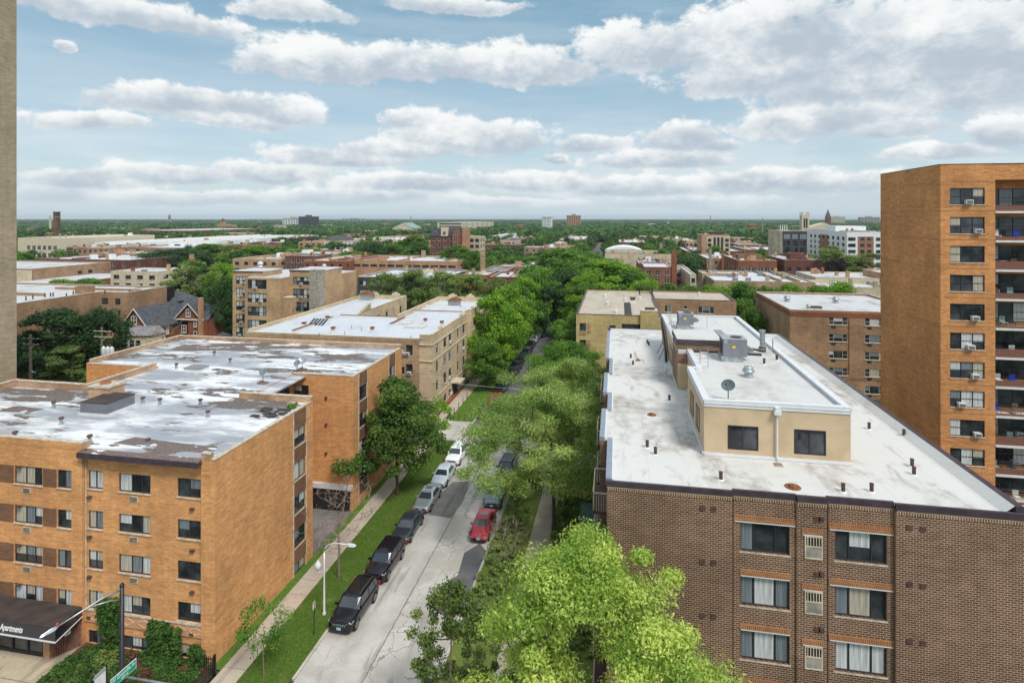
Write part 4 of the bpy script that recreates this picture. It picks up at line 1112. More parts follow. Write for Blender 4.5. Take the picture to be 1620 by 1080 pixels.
r = root('pipe_rack', 'thin green pipe frame beside the steel flue on the penthouse roof', 'pipe rack', (11.5, 50, ZQ))
m = MB(); x, y, _ = at(1222, 560, ZQ)
m.tube([(x - 2.4, y, ZQ), (x - 2.4, y, ZQ + .35), (x, y, ZQ + .35), (x, y, ZQ + 1.35)], .03, 5); m.tube([(x + .25, y + .8, ZQ), (x + .25, y + .8, ZQ + 1.0)], .03, 5)
m.build('pipes', 'copper_green', r)
for (u, v, lb) in ((1189, 553, 'dark flat slab lying right of the near unit'), (1193, 561, 'dark flat slab lying beside the pipe rack')):
    x, y, _ = at(u, v, ZQ); r = root('walkway_pad', lb + ' on the penthouse roof', 'roof pad', (x, y, ZQ))
    m = MB(); m.prism([(x-.55,y-.3),(x+.5,y-.35),(x+.6,y+.1),(x+.1,y+.35),(x-.5,y+.25)], ZQ, ZQ + .09); m.build('slab', 'black_metal', r)
def stub(u, v, z, label, s=1.0):
    x, y, _ = at(u, v, z)
    r = root('vent_stub', label, 'vent pipe', (x, y, z), 'short pipes on the white roof')
    m = MB(); m.lathe([(.085*s, z), (.085*s, z + .34*s), (.095*s, z + .345*s), (.095*s, z + .40*s), (.06*s, z + .40*s)], (x, y), 10); m.build('pipe', 'vent_brown', r)
    m = MB(); m.lathe([(.17*s, z), (.16*s, z + .02), (.10*s, z + .06)], (x, y), 10); m.build('flashing', 'white_metal', r)
st = [(1024,544,'first of the two far stubs left of the penthouse'),(1026.5,547,'second of the two far stubs left of the penthouse'),(998,567,'beside the west coping at the far end'),(1001.5,578,'between the west coping and the rust stain'),(1059,634,'alone against the dirty strip by the penthouse'),(1024,708,'farther one near the west coping front'),(1037,719,'nearer one near the west coping front'),(1140.5,759,'in front of the penthouse window'),(1334,778,'left one of the pair near the front coping'),(1379,778,'right one of the pair near the front coping'),(1375,679,'alone right of the penthouse corner'),(1430,690,'beyond the right corner of the roof'),(1443,738,'near the right foot of the roof slope'),(1446,751,'nearest the right edge coping')]
for i, (u, v, w) in enumerate(st):
    stub(u, v, BZ, 'short brown vent stub, ' + w, 1.15)
for (u, v, w) in ((1209, 576, 'in front of the near unit'), (1229, 570, 'right of the pipe rack')): stub(u, v, ZQ, 'short brown vent stub on the penthouse roof ' + w, 1.1)
def drain(u, v, w, s=1.0):
    x, y, _ = at(u, v, BZ); r = root('roof_drain', 'rusty round roof drain ' + w, 'roof drain', (x, y, BZ), 'rusty drains of the white roof')
    m = MB(); m.lathe([(.42*s, BZ), (.40*s, BZ + .03), (.22*s, BZ + .035), (.20*s, BZ + .10), (.1*s, BZ + .15)], (x, y), 14); m.build('strainer', 'rust', r)
drain(1254, 770, 'in front of the penthouse'); drain(1031, 656, 'in the western half of the white roof', .8); drain(1009, 570, 'at the far western end of the white roof', .7)
x, y, _ = at(1231, 736, BZ); r = root('splash_block', 'small rusty splash grate under the white downspout', 'splash block', (x, y, BZ))
m = MB(); m.box(x-.2, x+.25, y-.25, y+.25, BZ, BZ+.06); m.build('tray', 'concrete', r)
m = MB()
for k in range(4): m.box(x-.16+k*.1, x-.12+k*.1, y-.22, y+.22, BZ+.06, BZ+.075)
m.build('grate', 'rust', r)

# ================================================================== orange tower, right
tf = [(30.8,61.5),(35.45,61.5),(35.45,63.3),(66,63.3),(66,74.2),(30.8,74.2)]
TZ = 34.3
W_ = []
for k in range(12):
    a, b = xs(1503, 61.5), xs(1558, 61.5)
    zt = zs(1530, 297.5, 61.5) - 2.775*k
    W_.append(dict(edge=0, s=(a+b)/2 - 30.8, z=zt - 1.58, w=b-a, h=1.58, kind='dh3', cur=.55, ac=.6))
    for q in range(5):
        W_.append(dict(edge=2, s=2.0 + q*6.0, z=zt - 1.9, w=3.6, h=1.9, kind='dh3', cur=.22, ac=.35, sill=False))
tw = block('orange_brick_tower', 'tall orange brick tower with balconies at the right edge', 'apartment tower', tf, TZ, 'tower_brick', 'worn_roof', .35, 'dark_flashing', W_, depth=.16, t=.3)
for k in range(12):
    zt = zs(1590, 334, 61.5) - 2.775*k
    for q in range(5):
        x0 = 35.46 + q*6.1
        m = MB(); m.box(x0, x0 + 6.09, 61.45, 63.29, zt - .2, zt); b = m.build('balcony', 'white_frame', tw)
        m = MB(); hp = (.55, .8, .2)[(k*2 + q) % 3]; m.box(x0 + .02, x0 + 6.0, 61.55, 61.66, zt + .001, zt + hp); m.build('parapet', 'lattice_brick', b)
        m = MB(); m.box(x0 + .02, x0 + 6.0, 61.56, 61.62, zt + .90, zt + .95); m.build('handrail', 'black_metal', b)
m = MB()
for q in range(6): m.box(35.46 + q*6.1 - .1 + (.1 if q == 0 else 0), 35.46 + q*6.1 + .1, 61.8, 63.28, 0, TZ - 1.2)
m.build('balcony_divider', 'maroon_brick', tw)
m = MB(); m.box(35.46, 66, 61.52, 63.29, TZ - 1.15, TZ + .34); m.build('top_band', 'tower_brick', tw)
m = MB(); m.box(35.44, 66, 61.47, 63.2, TZ + .345, TZ + .40); m.build('top_coping', 'dark_flashing', tw)
m = MB()
for k in range(11):
    z = zs(1530, 297.5, 61.5) - 2.775*k + .62
    m.box(30.77, 30.799, 61.6, 74.1, z, z + .035); m.box(30.8, 35.44, 61.475, 61.499, z, z + .03)
m.build('string_course', 'salmon_brick', tw)
rr = random.Random(8)
cols = ['blue_tarp', 'curtain_white', 'rust', 'leaf_ivy', 'wood', 'white_frame']
k = 0
for fl in range(1, 11):
    zt = zs(1590, 334, 61.5) - 2.775*fl
    for q in range(2):
        x = 35.9 + q*1.2 + rr.uniform(0, .7); y = 62.3
        r = root('balcony_chair', ['dark', 'white', 'blue', 'brown', 'green'][(fl+q) % 5] + ' garden chair on the tower balcony ' + ['second', 'third', 'fourth', 'fifth', 'sixth', 'seventh', 'eighth', 'ninth', 'tenth', 'eleventh'][fl-1] + ' from the top, ' + ('nearer the wall' if q == 0 else 'farther along'), 'chair', (x, y, zt), 'chairs on the tower balconies')
        mt = ['dark_frame', 'white_frame', 'blue_tarp', 'wood', 'copper_green'][(fl+q) % 5]
        m = MB(); m.box(x-.25, x+.25, y-.25, y+.25, zt+.42, zt+.47); m.build('seat', mt, r)
        m = MB(); m.box(x-.25, x+.25, y+.2, y+.25, zt+.47, zt+1.0); m.build('backrest', mt, r)
        for (a, b) in ((-.23,-.23), (.23,-.23), (-.23,.23), (.23,.23)):
            m = MB(); m.tube([(x+a, y+b, zt), (x+a, y+b, zt+.42)], .02, 5); m.build('leg', mt, r)
# ================================================================== limestone flats beyond the alley
LX = -26.6
def poly_rows(edge, L, n, z0s, w, h, kind, **kw):
    return [dict(edge=edge, s=L*(i+.5)/n, z=z, w=w, h=h, kind=kind, **kw) for i in range(n) for z in z0s]
gf = [(-57,80.2),(-28.6,80.2),(LX,80.2),(LX,99.5),(LX-.7,99.5),(LX-.7,103),(LX,103),(LX,119.5),(-38.2,119.5),(-38.2,96),(-45.6,96),(-45.6,119.5),(-57,119.5)]
LZ = 11.5
W_ = []
for k in range(4):
    z = zs(647, 651, 80.2) - 0.3 + 0.05
    zt = 9.15 - 2.83*k
    if zt < 0: zt = .15
    for u, w in ((602, .95), (630, 1.05), (647.5, 1.0), (656, 1.0)):
        if u in (630, 656): continue
        W_.append(dict(edge=0, s=xs(u if u != 602 else 641.5 - 5.5, 80.2) + 57, z=zt, w=.75 if u == 602 else 1.05, h=1.55 if u != 602 else 1.1, kind='dh', cur=.4, ac=.15))
    for (y, w) in ((82.4, .9), (86.4, 1.5), (89.2, 1.5), (93.8, .9), (97.6, 1.4), (105.2, 1.5), (109.2, .9), (113.4, 1.5), (117.0, .9)):
        e = 2 if y < 99.5 else 6
        y0 = 80.2 if e == 2 else 103
        W_.append(dict(edge=e, s=y - y0, z=zt, w=w, h=1.65 if k < 3 else 1.1, kind='dh' if w < 1.2 else 'dh2', cur=.3, ac=.1))
    for y in (100, 104.5, 108.5, 112, 116): W_.append(dict(edge=10, s=y - 96, z=zt, w=1.0, h=1.5, kind='dh', cur=.3))
    for y in (100, 104.5, 108.5, 112, 116): W_.append(dict(edge=8, s=119.5 - y, z=zt, w=1.0, h=1.5, kind='dh', cur=.3))
lb = block('limestone_flats', 'pale limestone U-shaped flats with a bright silver roof beyond the alley', 'apartment building', gf, LZ, 'limestone_brick', 'bright_roof',
           [.15,.75,.85,.85,.85,.85,.85,.85,.8,.35,.8,.8,.5], 'cream_stone', W_, depth=.15, t=.32, coverhang=.05)
m = MB(); m.box(-57.0, -28.65, 80.15, 80.199, .1, LZ); 
# common brick skin on the alley side with openings left for the windows
mm = MB(); ops = [(w['s']-w['w']/2, w['s']+w['w']/2, w['z'], w['z']+w['h']) for w in W_ if w['edge'] == 0]
wall_panel(mm, (-57.02, 80.17), (-28.6, 80.17), 0.0, LZ - .05, [(a+.02, b+.02, c, d) for a, b, c, d in ops], .03); mm.build('alley_wall', 'common_brick', lb)
m = MB()
for z in (8.35, 2.6, 10.75):
    m.box(LX + .001, LX + .09, 80.1, 99.4, z, z + .18); m.box(LX + .001, LX + .09, 103.1, 119.5, z, z + .18); m.box(-28.6, LX + .09, 80.05, 80.099 + .09, z, z + .18)
m.build('string_course', 'cream_stone', lb)
m = MB()
for y in (84.3, 96, 104.2, 115.5): m.box(LX - .3, LX + .06, y - .4, y + .4, LZ + .95, LZ + 1.35)
for x in (-31, -35, -48, -53): m.box(x - .9, x + .9, 119.15, 119.52, LZ + .9, LZ + 1.3); m.box(x - .4, x + .4, 119.1, 119.5, LZ + 1.3, LZ + 1.6)
for k in range(4): m.box(-46.0, -45.5, 97 + k*.9, 98.2 + k*.9, LZ + .9, LZ + 1.2 + .28*k)
m.build('battlement', 'cream_stone', lb)
for q in ((-49.5, -49.1, 80.6, 93, LZ, LZ + .6), (-49.1, -38.3, 95.5, 95.8, LZ, LZ + .5), (-38.0, LX - .4, 103.2, 103.5, LZ, LZ + .45), (-38.0, -31, 110.2, 110.5, LZ, LZ + .4), (-37, -36.6, 89, 95.4, LZ, LZ + .5)):
    m = MB(); m.box(*q); m.build('fire_wall', 'white_metal', lb)
m = MB(); m.box(-49.55, -49.05, 80.6, 93, LZ + .6, LZ + .66); m.box(-49.1, -38.3, 95.45, 95.85, LZ + .5, LZ + .56); m.box(-38.0, LX - .4, 103.15, 103.55, LZ + .45, LZ + .51); m.box(-37.05, -36.55, 89, 95.4, LZ + .5, LZ + .56)
m.build('clay_coping', 'rust', lb)
for (u, v) in ((680, 667),):
    m = MB(); m.box(LX + .01, LX + .3, 90.5, 92.2, 0, 2.5); m.build('entrance', 'inside_dark', lb)
    m = MB(); m.box(LX + .02, LX + 1.6, 89.9, 92.8, 2.5, 2.7); m.build('door_hood', 'cream_stone', lb)
def pot_chimney(x, y, z, label, mat='parapet_brick', h=1.0, w=.55, group='small chimneys on the limestone flats'):
    r = root('roof_chimney', label, 'chimney', (x, y, z), group)
    m = MB(); m.box(x-w/2, x+w/2, y-w/2, y+w/2, z, z + h*.55, 'b'); m.build('base', 'white_metal', r)
    m = MB(); m.box(x-w*.42, x+w*.42, y-w*.42, y+w*.42, z + h*.55, z + h*.85, 'b'); m.build('stack', mat, r)
    m = MB(); m.box(x-w*.55, x+w*.55, y-w*.55, y+w*.55, z + h*.85, z + h); m.build('cap', 'rust', r)
for (u, v, w) in ((527, 527, 'left of the four'), (589, 527, 'middle left'), (673, 513, 'in front of the cross wall'), (699, 517, 'nearest the street parapet')):
    x, y, _ = at(u, v, LZ); pot_chimney(x, y, LZ, 'small capped roof chimney, ' + w + ', on the limestone flats')
for (u, v, w) in ((481, 516, 'beside the glass skylight'), (518, 506, 'behind the glass skylight')):
    x, y, _ = at(u, v, LZ); pot_chimney(x, y, LZ, 'stubby red clay chimney ' + w, 'red_brick', .7, .6)
r = root('glass_skylight', 'sloped glass skylight beside the tall stained chimney', 'skylight', at(504, 516, LZ))
x, y, _ = at(504, 516, LZ)
m = MB(); m.add([(x-1.6,y-1.0,LZ),(x+1.4,y-1.0,LZ),(x+1.4,y+1.2,LZ),(x-1.6,y+1.2,LZ),(x-1.6,y-1.0,LZ+.25),(x+1.4,y-1.0,LZ+.25),(x+1.4,y+1.2,LZ+1.15),(x-1.6,y+1.2,LZ+1.15)],
      [(0,1,5,4),(1,2,6,5),(3,0,4,7),(2,3,7,6),(4,5,6,7)]); m.build('frame', 'white_metal', r)
m = MB()
for k in range(5):
    a = x - 1.5 + k*.58; m.add([(a, y-.9, LZ+.30), (a+.48, y-.9, LZ+.30), (a+.48, y+1.1, LZ+1.12), (a, y+1.1, LZ+1.12)], [(0,1,2,3)])
m.build('glazing', 'glass', r)
for (u, v, w, lab) in ((658, 519, (3.2, 2.2), 'large flat white skylight curb on the limestone roof'), (642, 514, (1.8, 1.6), 'small flat white skylight curb on the limestone roof')):
    x, y, _ = at(u, v, LZ); r = root('skylight_curb', lab, 'skylight', (x, y, LZ))
    m = MB(); m.box(x-w[0]/2, x+w[0]/2, y-w[1]/2, y+w[1]/2, LZ, LZ+.35, 'b'); m.build('curb', 'white_metal', r)
    m = MB(); m.box(x-w[0]/2-.06, x+w[0]/2+.06, y-w[1]/2-.06, y+w[1]/2+.06, LZ+.35, LZ+.42); m.build('lid', 'penthouse_membrane', r)
for (u, v, lab) in ((580, 474, 'roofed stair hatch on the west wing of the limestone flats'), (719, 485, 'roofed stair hatch on the street wing of the limestone flats')):
    x, y, _ = at(u, v, LZ); r = root('stair_hatch', lab, 'stair hatch', (x, y, LZ))
    m = MB(); m.box(x-1.1, x+1.1, y-.9, y+.9, LZ, LZ+1.3, 'b'); m.build('housing', 'galvanised', r)
    m = MB(); m.add([(x-1.5,y-1.2,LZ+1.3),(x+1.5,y-1.2,LZ+1.3),(x+1.5,y+1.2,LZ+1.3),(x-1.5,y+1.2,LZ+1.3),(x,y-1.0,LZ+2.0),(x,y+1.0,LZ+2.0)], [(0,1,4),(1,2,5,4),(2,3,5),(3,0,4,5),(0,3,2,1)]); m.build('hatch_roof', 'rust', r)
for i, (u, v) in enumerate(((505,533),(556,520),(572,523),(597,540),(607,543),(632,541),(650,537),(545,530))):
    x, y, _ = at(u, v, LZ); r = root('roof_pipe', 'thin vent pipe on the limestone flats roof, ' + ['left end','left of the middle stack','behind the middle','front middle','front right of middle','front right','by the parapet corner','second from left'][i], 'vent pipe', (x, y, LZ), 'thin pipes on the limestone flats')
    m = MB(); m.tube([(x, y, LZ), (x, y, LZ + .6)], .06, 6); m.build('pipe', 'galvanised', r)
# tall stained chimney beside the brown block
r = root('tall_chimney', 'tall stained brick chimney against the brown balcony block', 'chimney', (xs(497.5, 104), 104, 0))
xa, xb = xs(489, 103.5), xs(506, 103.5)
m = MB(); m.box(xa, xb, 103.5, 105.4, LZ - .3, 19.0); m.build('stack', 'grey_stone', r)
m = MB(); m.box(xa - .05, xb + .05, 103.45, 105.45, 19.0, 19.25); m.build('cap', 'grey_stone', r)
r = root('squat_chimney', 'squat pale brick chimney left of the tall stained chimney', 'chimney', (xs(456, 100), 100, 0))
m = MB(); m.box(xs(449.5, 100), xs(461.5, 100), 100, 101.4, LZ - .1, LZ + 2.6); m.build('stack', 'tan_brick', r)
m = MB(); m.box(xs(449, 100), xs(462, 100), 99.9, 101.5, LZ + 2.6, LZ + 2.8); m.build('cap', 'cream_stone', r)

# ================================================================== brown balcony block
Yh = 107.0
def xh(u): return xs(u, Yh)
hf = [(xh(368), Yh), (xh(397), Yh), (xh(397), Yh - 2), (xh(452.5), Yh - 2), (xh(452.5), Yh + 1), (xh(506), Yh + 1), (xh(506), 123.5), (xh(368), 123.5)]
W_ = []
for k in range(6):
    zt = 17.7 - 2.74*k
    W_.append(dict(edge=0, s=xh(383) - xh(368), z=zt - 2.0, w=2.9, h=1.95, kind='grid4', cur=.7, ac=.6))
    W_.append(dict(edge=2, s=xh(416) - xh(397), z=zt - 2.7, w=4.3, h=1.9, kind='grid5', cur=.7, ac=.6))
    W_.append(dict(edge=4, s=xh(473) - xh(452.5), z=zt - 2.05, w=3.9, h=1.95, kind='grid5', cur=.65, ac=.6))
hb_ = block('brown_balcony_block', 'brown brick six storey block with wide dark glazed bays left of the limestone flats', 'apartment building', hf, 17.3, 'tan_brick', 'worn_roof', .0, 'dark_flashing', W_, depth=.2, t=.3)
for nm, (a, b, c, d, z) in {'stair_tower': (xh(368), xh(416), Yh + .01, 114, 18.3), 'east_tower': (xh(454), xh(506), Yh + 1.01, 116.5, 18.6)}.items():
    m = MB(); m.box(a, b, c, d, 17.301, z, 'b'); q = m.build(nm, 'tan_brick', hb_)
    m = MB(); m.box(a - .1, b + .1, c - .12, d + .1, z, z + .14); m.build('roof_slab', 'worn_roof', q)
    m = MB(); m.box(a - .12, b + .12, c - .14, c - .12, z - .1, z + .1); m.build('fascia', 'dark_flashing', q)
mushroom(412, 422, 18.4, 'round vent on the stair tower of the brown balcony block', 1.6, 'white_metal')
mushroom(513, 424, 17.3, 'round vent on the rear roof of the brown balcony block', 1.3, 'white_metal')

# ================================================================== yellow block and its brown wing
W_ = []
yx0, yx1 = xs(911.5, 95.4), xs(1048, 95.4)
for k in range(5):
    zt = 12.05 - 2.77*k
    W_.append(dict(edge=0, s=xs(922, 95.4) - yx0, z=zt - 1.35, w=1.05, h=1.3, kind='dh', cur=.2))
    W_.append(dict(edge=0, s=xs(969, 95.4) - yx0, z=zt - .95, w=1.0, h=.7, kind='one', cur=.0))
    W_.append(dict(edge=0, s=xs(999, 95.4) - yx0, z=zt - .95, w=3.1, h=1.0, kind='slider3', cur=.2))
yb = block('yellow_brick_building', 'yellow brick five storey building with a gravel roof behind the white roof', 'apartment building',
           [(yx0,95.4),(yx1,95.4),(yx1,118),(yx0+14.2,118),(yx0+14.2,128.5),(yx0,128.5)], 13.2, 'yellow_brick', 'gravel_roof', .28, 'dark_flashing', W_, depth=.12)
m = MB(); m.box(xs(1013,95.4), xs(1040,95.4), 95.0, 97.2, 8.0, 14.3); fl = m.build('brick_flue', 'yellow_brick', yb)
m = MB(); m.box(xs(1012.5,95.4), xs(1040.5,95.4), 94.95, 97.25, 14.3, 14.5); m.build('flue_cap', 'cream_stone', yb)
m = MB(); m.box(xs(1021,95.4), xs(1036,95.4), 95.6, 96.8, 14.5, 14.75); m.build('flue_grate', 'dark_frame', yb)
m = MB(); m.add([(xs(988, 96.5)+.0, 96.0, 13.215), (xs(1000,96.5), 96.0, 13.215), (xs(1000,96.5)+.1, 112, 13.215), (xs(988,96.5)+.1, 112, 13.215)], [(0,1,2,3)]); m.build('felt_strip', 'tar', yb)
m = MB()
for k in range(5):
    z = 10.2 - 2.77*k; m.box(xs(929,95.4), xs(934,95.4), 95.33, 95.399, z + .3, z + 1.9)
    m.box(xs(917,95.4), xs(927,95.4), 95.32, 95.399, z - .1, z + .25)
m.build('stone_panel', 'salmon_brick', yb)
W_ = []
wx0, wx1 = yx1 + .02, xs(1165, 118)
for k in range(5):
    zt = 12.1 - 2.77*k
    W_.append(dict(edge=0, s=xs(1056.5,118) - wx0, z=zt - 1.5, w=1.4, h=1.4, kind='slider2', frame='white_frame', cur=.2))
    W_.append(dict(edge=0, s=xs(1084.5,118) - wx0, z=zt - .75, w=.9, h=.65, kind='one', frame='white_frame', cur=.5))
    W_.append(dict(edge=0, s=xs(1117,118) - wx0, z=zt - 1.55, w=3.1, h=1.4, kind='slider3', frame='white_frame', cur=.3, ac=.3))
block('brown_wing_building', 'brown brick wing with white framed windows behind the air handling units', 'apartment building',
      [(wx0,118),(wx1,118),(wx1,132),(wx0,132)], 12.9, 'brown_brick', 'gravel_roof', .3, 'dark_flashing', W_, depth=.12)
for (u, v, w) in ((957,470,'farthest left'),(961,482,'left of the felt strip'),(974,496,'near the front edge'),(989,476,'beside the felt strip'),(1106,467,'over the brown wing'),(1012,474,'right of the felt strip')):
    z = 13.2 if u < 1050 else 12.9
    mushroom(u, v, z, 'small white dome vent on the gravel roof, ' + w, .9, 'white_metal', 'dome vents on the gravel roofs')
r = root('roof_frame', 'black steel frame standing on the gravel roof between the two wings', 'roof frame', (xs(1022, 122), 122, 13.2))
xa, xb = xs(1012, 122), xs(1032, 122)
m = MB()
for x in (xa, xb):
    m.tube([(x, 121, 13.2), (x, 121, 15.0)], .08, 6); m.tube([(x, 125, 13.2), (x, 125, 15.0)], .08, 6); m.tube([(x, 121, 15.0), (x, 125, 15.0)], .08, 6)
m.tube([(xa, 121, 15), (xb, 121, 15)], .08, 6); m.tube([(xa, 125, 15), (xb, 125, 15)], .08, 6); m.tube([(xa, 121, 14), (xb, 121, 14)], .06, 6)
m.build('frame', 'black_metal', r)
x, y, _ = at(1001, 480, 13.2); pot_chimney(x, y, 13.2, 'small red brick chimney pot at the felt strip of the gravel roof', 'red_brick', 1.2, 1.0, None)

# ================================================================== brown block with white roof, centre right
W_ = []
Ye = 101.8
for k in range(5):
    zt = zs(1352, 502, Ye) - 2.77*k
    for (u0, u1) in ((1311, 1341), (1368, 1399), (1425, 1455)):
        a, b = xs(u0, Ye), xs(u1, Ye); W_.append(dict(edge=0, s=(a+b)/2 - 28.5, z=zt - 1.32, w=b-a, h=1.3, kind='side3', frame='pale_frame', cur=.35))
    for (y, w, h) in ((103.6, .9, .9), (109.5, 1.9, 1.4), (117.5, 1.9, 1.4), (124, 1.2, 1.3)):
        W_.append(dict(edge=3, s=125.5 - y, z=zt - 1.32, w=w, h=h, kind='side3' if w > 1.5 else 'one', frame='pale_frame', cur=.3))
eb = block('brown_flats', 'brown brick flats with pale window frames and a white roof left of the orange tower', 'apartment building',
           [(28.5,Ye),(75,Ye),(75,116),(50,116),(50,125.5),(28.5,125.5)], 13.9, 'brown_brick', 'worn_roof', .3, 'stone_sill', W_, depth=.12)
m = MB(); m.box(28.45, 75, Ye - .04, Ye - .001, 13.15, 13.9); m.box(28.46, 28.499, Ye - .04, 125.4, 13.15, 13.9); m.build('red_band', 'red_brick', eb)
m = MB(); x = xs(1343.5, Ye); m.tube([(x, Ye - .1, 13.1), (x, Ye - .1, 4)], .06, 6); m.build('downspout', 'brown_brick', eb)
m = MB()
for k in range(5):
    for u in (1316, 1373): x = xs(u, Ye); z = zs(1352, 502, Ye) - 2.77*k - 1.85; m.box(x - .1, x + .55, Ye - .05, Ye - .001, z, z + .38)
m.build('wall_grille', 'dark_frame', eb)
m = MB(); m.tube([(38, Ye - .3, 3.6), (52, Ye - .3, 3.5), (64, Ye - .3, 3.6)], .05, 5); m.tube([(47, Ye - .3, 5.6), (66, Ye - .3, 5.8)], .05, 5); m.build('service_cable', 'black_metal', eb)
for (u, v, w) in ((1245,477,'left one'),(1322,479,'larger one in the middle'),(1279,488,'low one near the front edge')):
    mushroom(u, v, 13.9, 'grey domed roof vent on the brown flats, ' + w, 1.5 if u != 1279 else 1.0, 'galvanised', 'domed vents on the brown flats')
x, y, _ = at(1290, 487, 13.9); r = root('roof_hatch', 'rusty square roof hatch near the front edge of the brown flats', 'roof hatch', (x, y, 13.9))
m = MB(); m.box(x-.8, x+.9, y-.6, y+.6, 13.9, 14.15); m.build('curb', 'rust', r); m = MB(); m.box(x-.85, x+.95, y-.65, y+.65, 14.15, 14.2); m.build('lid', 'vent_brown', r)

# ================================================================== Victorian house
vh = root('victorian_house', 'red brick Victorian house with slate gables and a bay behind the silver roof', 'house', (-90, 108, 0))
def vx(u, Y): return xs(u, Y)
Yv = 104.0
ax, bx_ = vx(191, Yv), vx(236, Yv)      # front gable
mx = (ax + bx_) / 2
ez, rz = zs(213, 517, Yv), zs(211, 487, Yv)
m = MB(); wall_panel(m, (ax + .6, Yv), (bx_ - .3, Yv), 0, ez, [], .1)
m.add([(ax + .6, Yv, ez), (bx_ - .3, Yv, ez), (mx, Yv, rz - .35)], [(0,1,2)])
wall_panel(m, (bx_ - .3, Yv), (bx_ - .3, 116), 0, ez); wall_panel(m, (ax + .6, 122), (ax + .6, Yv), 0, ez)
# cross wing to the right
cx0, cx1 = bx_ - .3, vx(327, 112); Yc = 112.0
wall_panel(m, (bx_ + 2.5, Yc), (cx1, Yc), 0, ez + .5)
wall_panel(m, (cx1, Yc), (cx1, 124), 0, ez + .5)
gx0, gx1 = vx(279, Yc), vx(320, Yc); gm = (gx0 + gx1) / 2
m.add([(gx0, Yc - .02, ez + .5), (gx1, Yc - .02, ez + .5), (gm, Yc - .02, rz - .1)], [(0,1,2)])
m.build('wall', 'red_brick', vh)
m = MB()
def slab(a, b, c, d, t=.16):
    m.add([a, b, c, d] + [(p[0], p[1], p[2] - t) for p in (a, b, c, d)], [(0,1,2,3), (7,6,5,4), (0,4,5,1), (1,5,6,2), (2,6,7,3), (3,7,4,0)])
slab((ax, Yv - .4, ez - .35), (mx, Yv - .4, rz), (mx, 118, rz), (ax, 118, ez - .35))
slab((mx, Yv - .4, rz), (bx_ + .2, Yv - .4, ez - .35), (bx_ + .2, 118, ez - .35), (mx, 118, rz))
slab((bx_ - 2, Yc + .1, ez + .3), (gx0 + 1, Yc + .1, ez + .3), (gx0 + 1, 118, rz + .4), (mx, 118, rz + .4))
slab((gx0 - .5, Yc - .5, ez + .3), (gm, Yc - .5, rz + .1), (gm, 119, rz + .1), (gx0 - .5, 119, ez + .3))
slab((gm, Yc - .5, rz + .1), (gx1 + .5, Yc - .5, ez + .3), (gx1 + .5, 119, ez + .3), (gm, 119, rz + .1))
slab((gx1, Yc + .1, ez + .35), (cx1 + .3, Yc + .1, ez + .35), (cx1 - 2, 118, rz - .6), (gx1, 118, rz - .6))
px_ = vx(278, 118)
m.add([(px_ - 3.2, 115.5, rz - .2), (px_ + 3.2, 115.5, rz - .2), (px_ + 3.2, 121.5, rz - .2), (px_ - 3.2, 121.5, rz - .2), (px_, 118.5, rz + 1.9)], [(0,1,4), (1,2,4), (2,3,4), (3,0,4)])
m.build('roof', 'slate', vh)
m = MB()
def barge(a, b, y): m.add([(a[0], y, a[1]), (b[0], y, b[1]), (b[0], y, b[1] + .28), (a[0], y, a[1] + .28), (a[0], y + .1, a[1]), (b[0], y + .1, b[1]), (b[0], y + .1, b[1] + .28), (a[0], y + .1, a[1] + .28)], [(0,1,2,3), (3,2,6,7), (0,4,5,1)])
barge((ax, ez - .62), (mx, rz - .28), Yv - .46); barge((mx, rz - .28), (bx_ + .2, ez - .62), Yv - .46)
barge((gx0 - .5, ez + .02), (gm, rz - .2), Yc - .56); barge((gm, rz - .2), (gx1 + .5, ez + .02), Yc - .56)
m.box(gx0 - .4, gx1 + .5, Yc - .35, Yc - .03, ez + .25, ez + .5)
m.build('bargeboard', 'white_frame', vh)
put_window(vh, (vx(212, Yv), Yv - .04, zs(212, 513, Yv)), 0, 1.35, 1.75, 'dh2', 'white_frame', True, .3, ft=.13)
put_window(vh, (vx(298, Yc), Yc - .06, zs(297, 501, Yc)), 0, 1.15, 1.75, 'dh2', 'white_frame', True, .3, ft=.12)
for (u, v, w) in ((291, 526, 1.3), (309, 517, .8), (309, 536, .9), (291, 545, 1.2)):
    put_window(vh, (vx(u, Yc), Yc - .04, zs(u, v, Yc)), 0, w, 1.7, 'dh' if w < 1 else 'dh2', 'white_frame', True, .3, ft=.12)
for (u, v) in ((247, 534), (265, 528)):
    put_window(vh, (bx_ - .26, ys(u, bx_ - .26), zs(u, v, ys(u, bx_ - .26))), R(90), .8, 1.7, 'dh', 'white_frame', True, .3, ft=.12)
cxm = vx(317, 111.5)
m = MB(); m.box(cxm - .45, cxm + .45, 111.3, 111.95, 2, zs(317, 471, 111.5)); m.build('chimney', 'salmon_brick', vh)
# bay room with the low grey roof
bxa, bxb = vx(188, 100), vx(237.5, 100); zb0, zb1 = 0, zs(213, 530, 100)
m = MB(); bay = [(bxa, 100.6), (bxa + 1.6, 99.4), (bxb - 4.2, 99.4), (bxb, 100.4), (bxb, 104), (bxa, 104)]
m.prism(bay, 0, zb1); m.build('bay_room', 'cream_stone', vh)
m = MB(); n = len(bay); top = [(p[0]*.75 + (mx)*.25, p[1]*.5 + 52.5, zb1 + 1.15) for p in bay]
bo = [(p[0] + (.3 if p[0] > mx else -.3), p[1] - (.3 if p[1] < 101 else 0), zb1) for p in bay]
m.add(bo + top, [(i, (i+1) % n, n + (i+1) % n, n + i) for i in range(n)] + [tuple(range(n, 2*n))]); m.build('bay_roof', 'grey_roof', vh)
for k in range(3):
    x = bxa + 2.2 + k*1.5; put_window(vh, (x, 99.36, zb1 - 2.3), 0, 1.2, 1.5, 'dh', 'white_frame', False, .2)
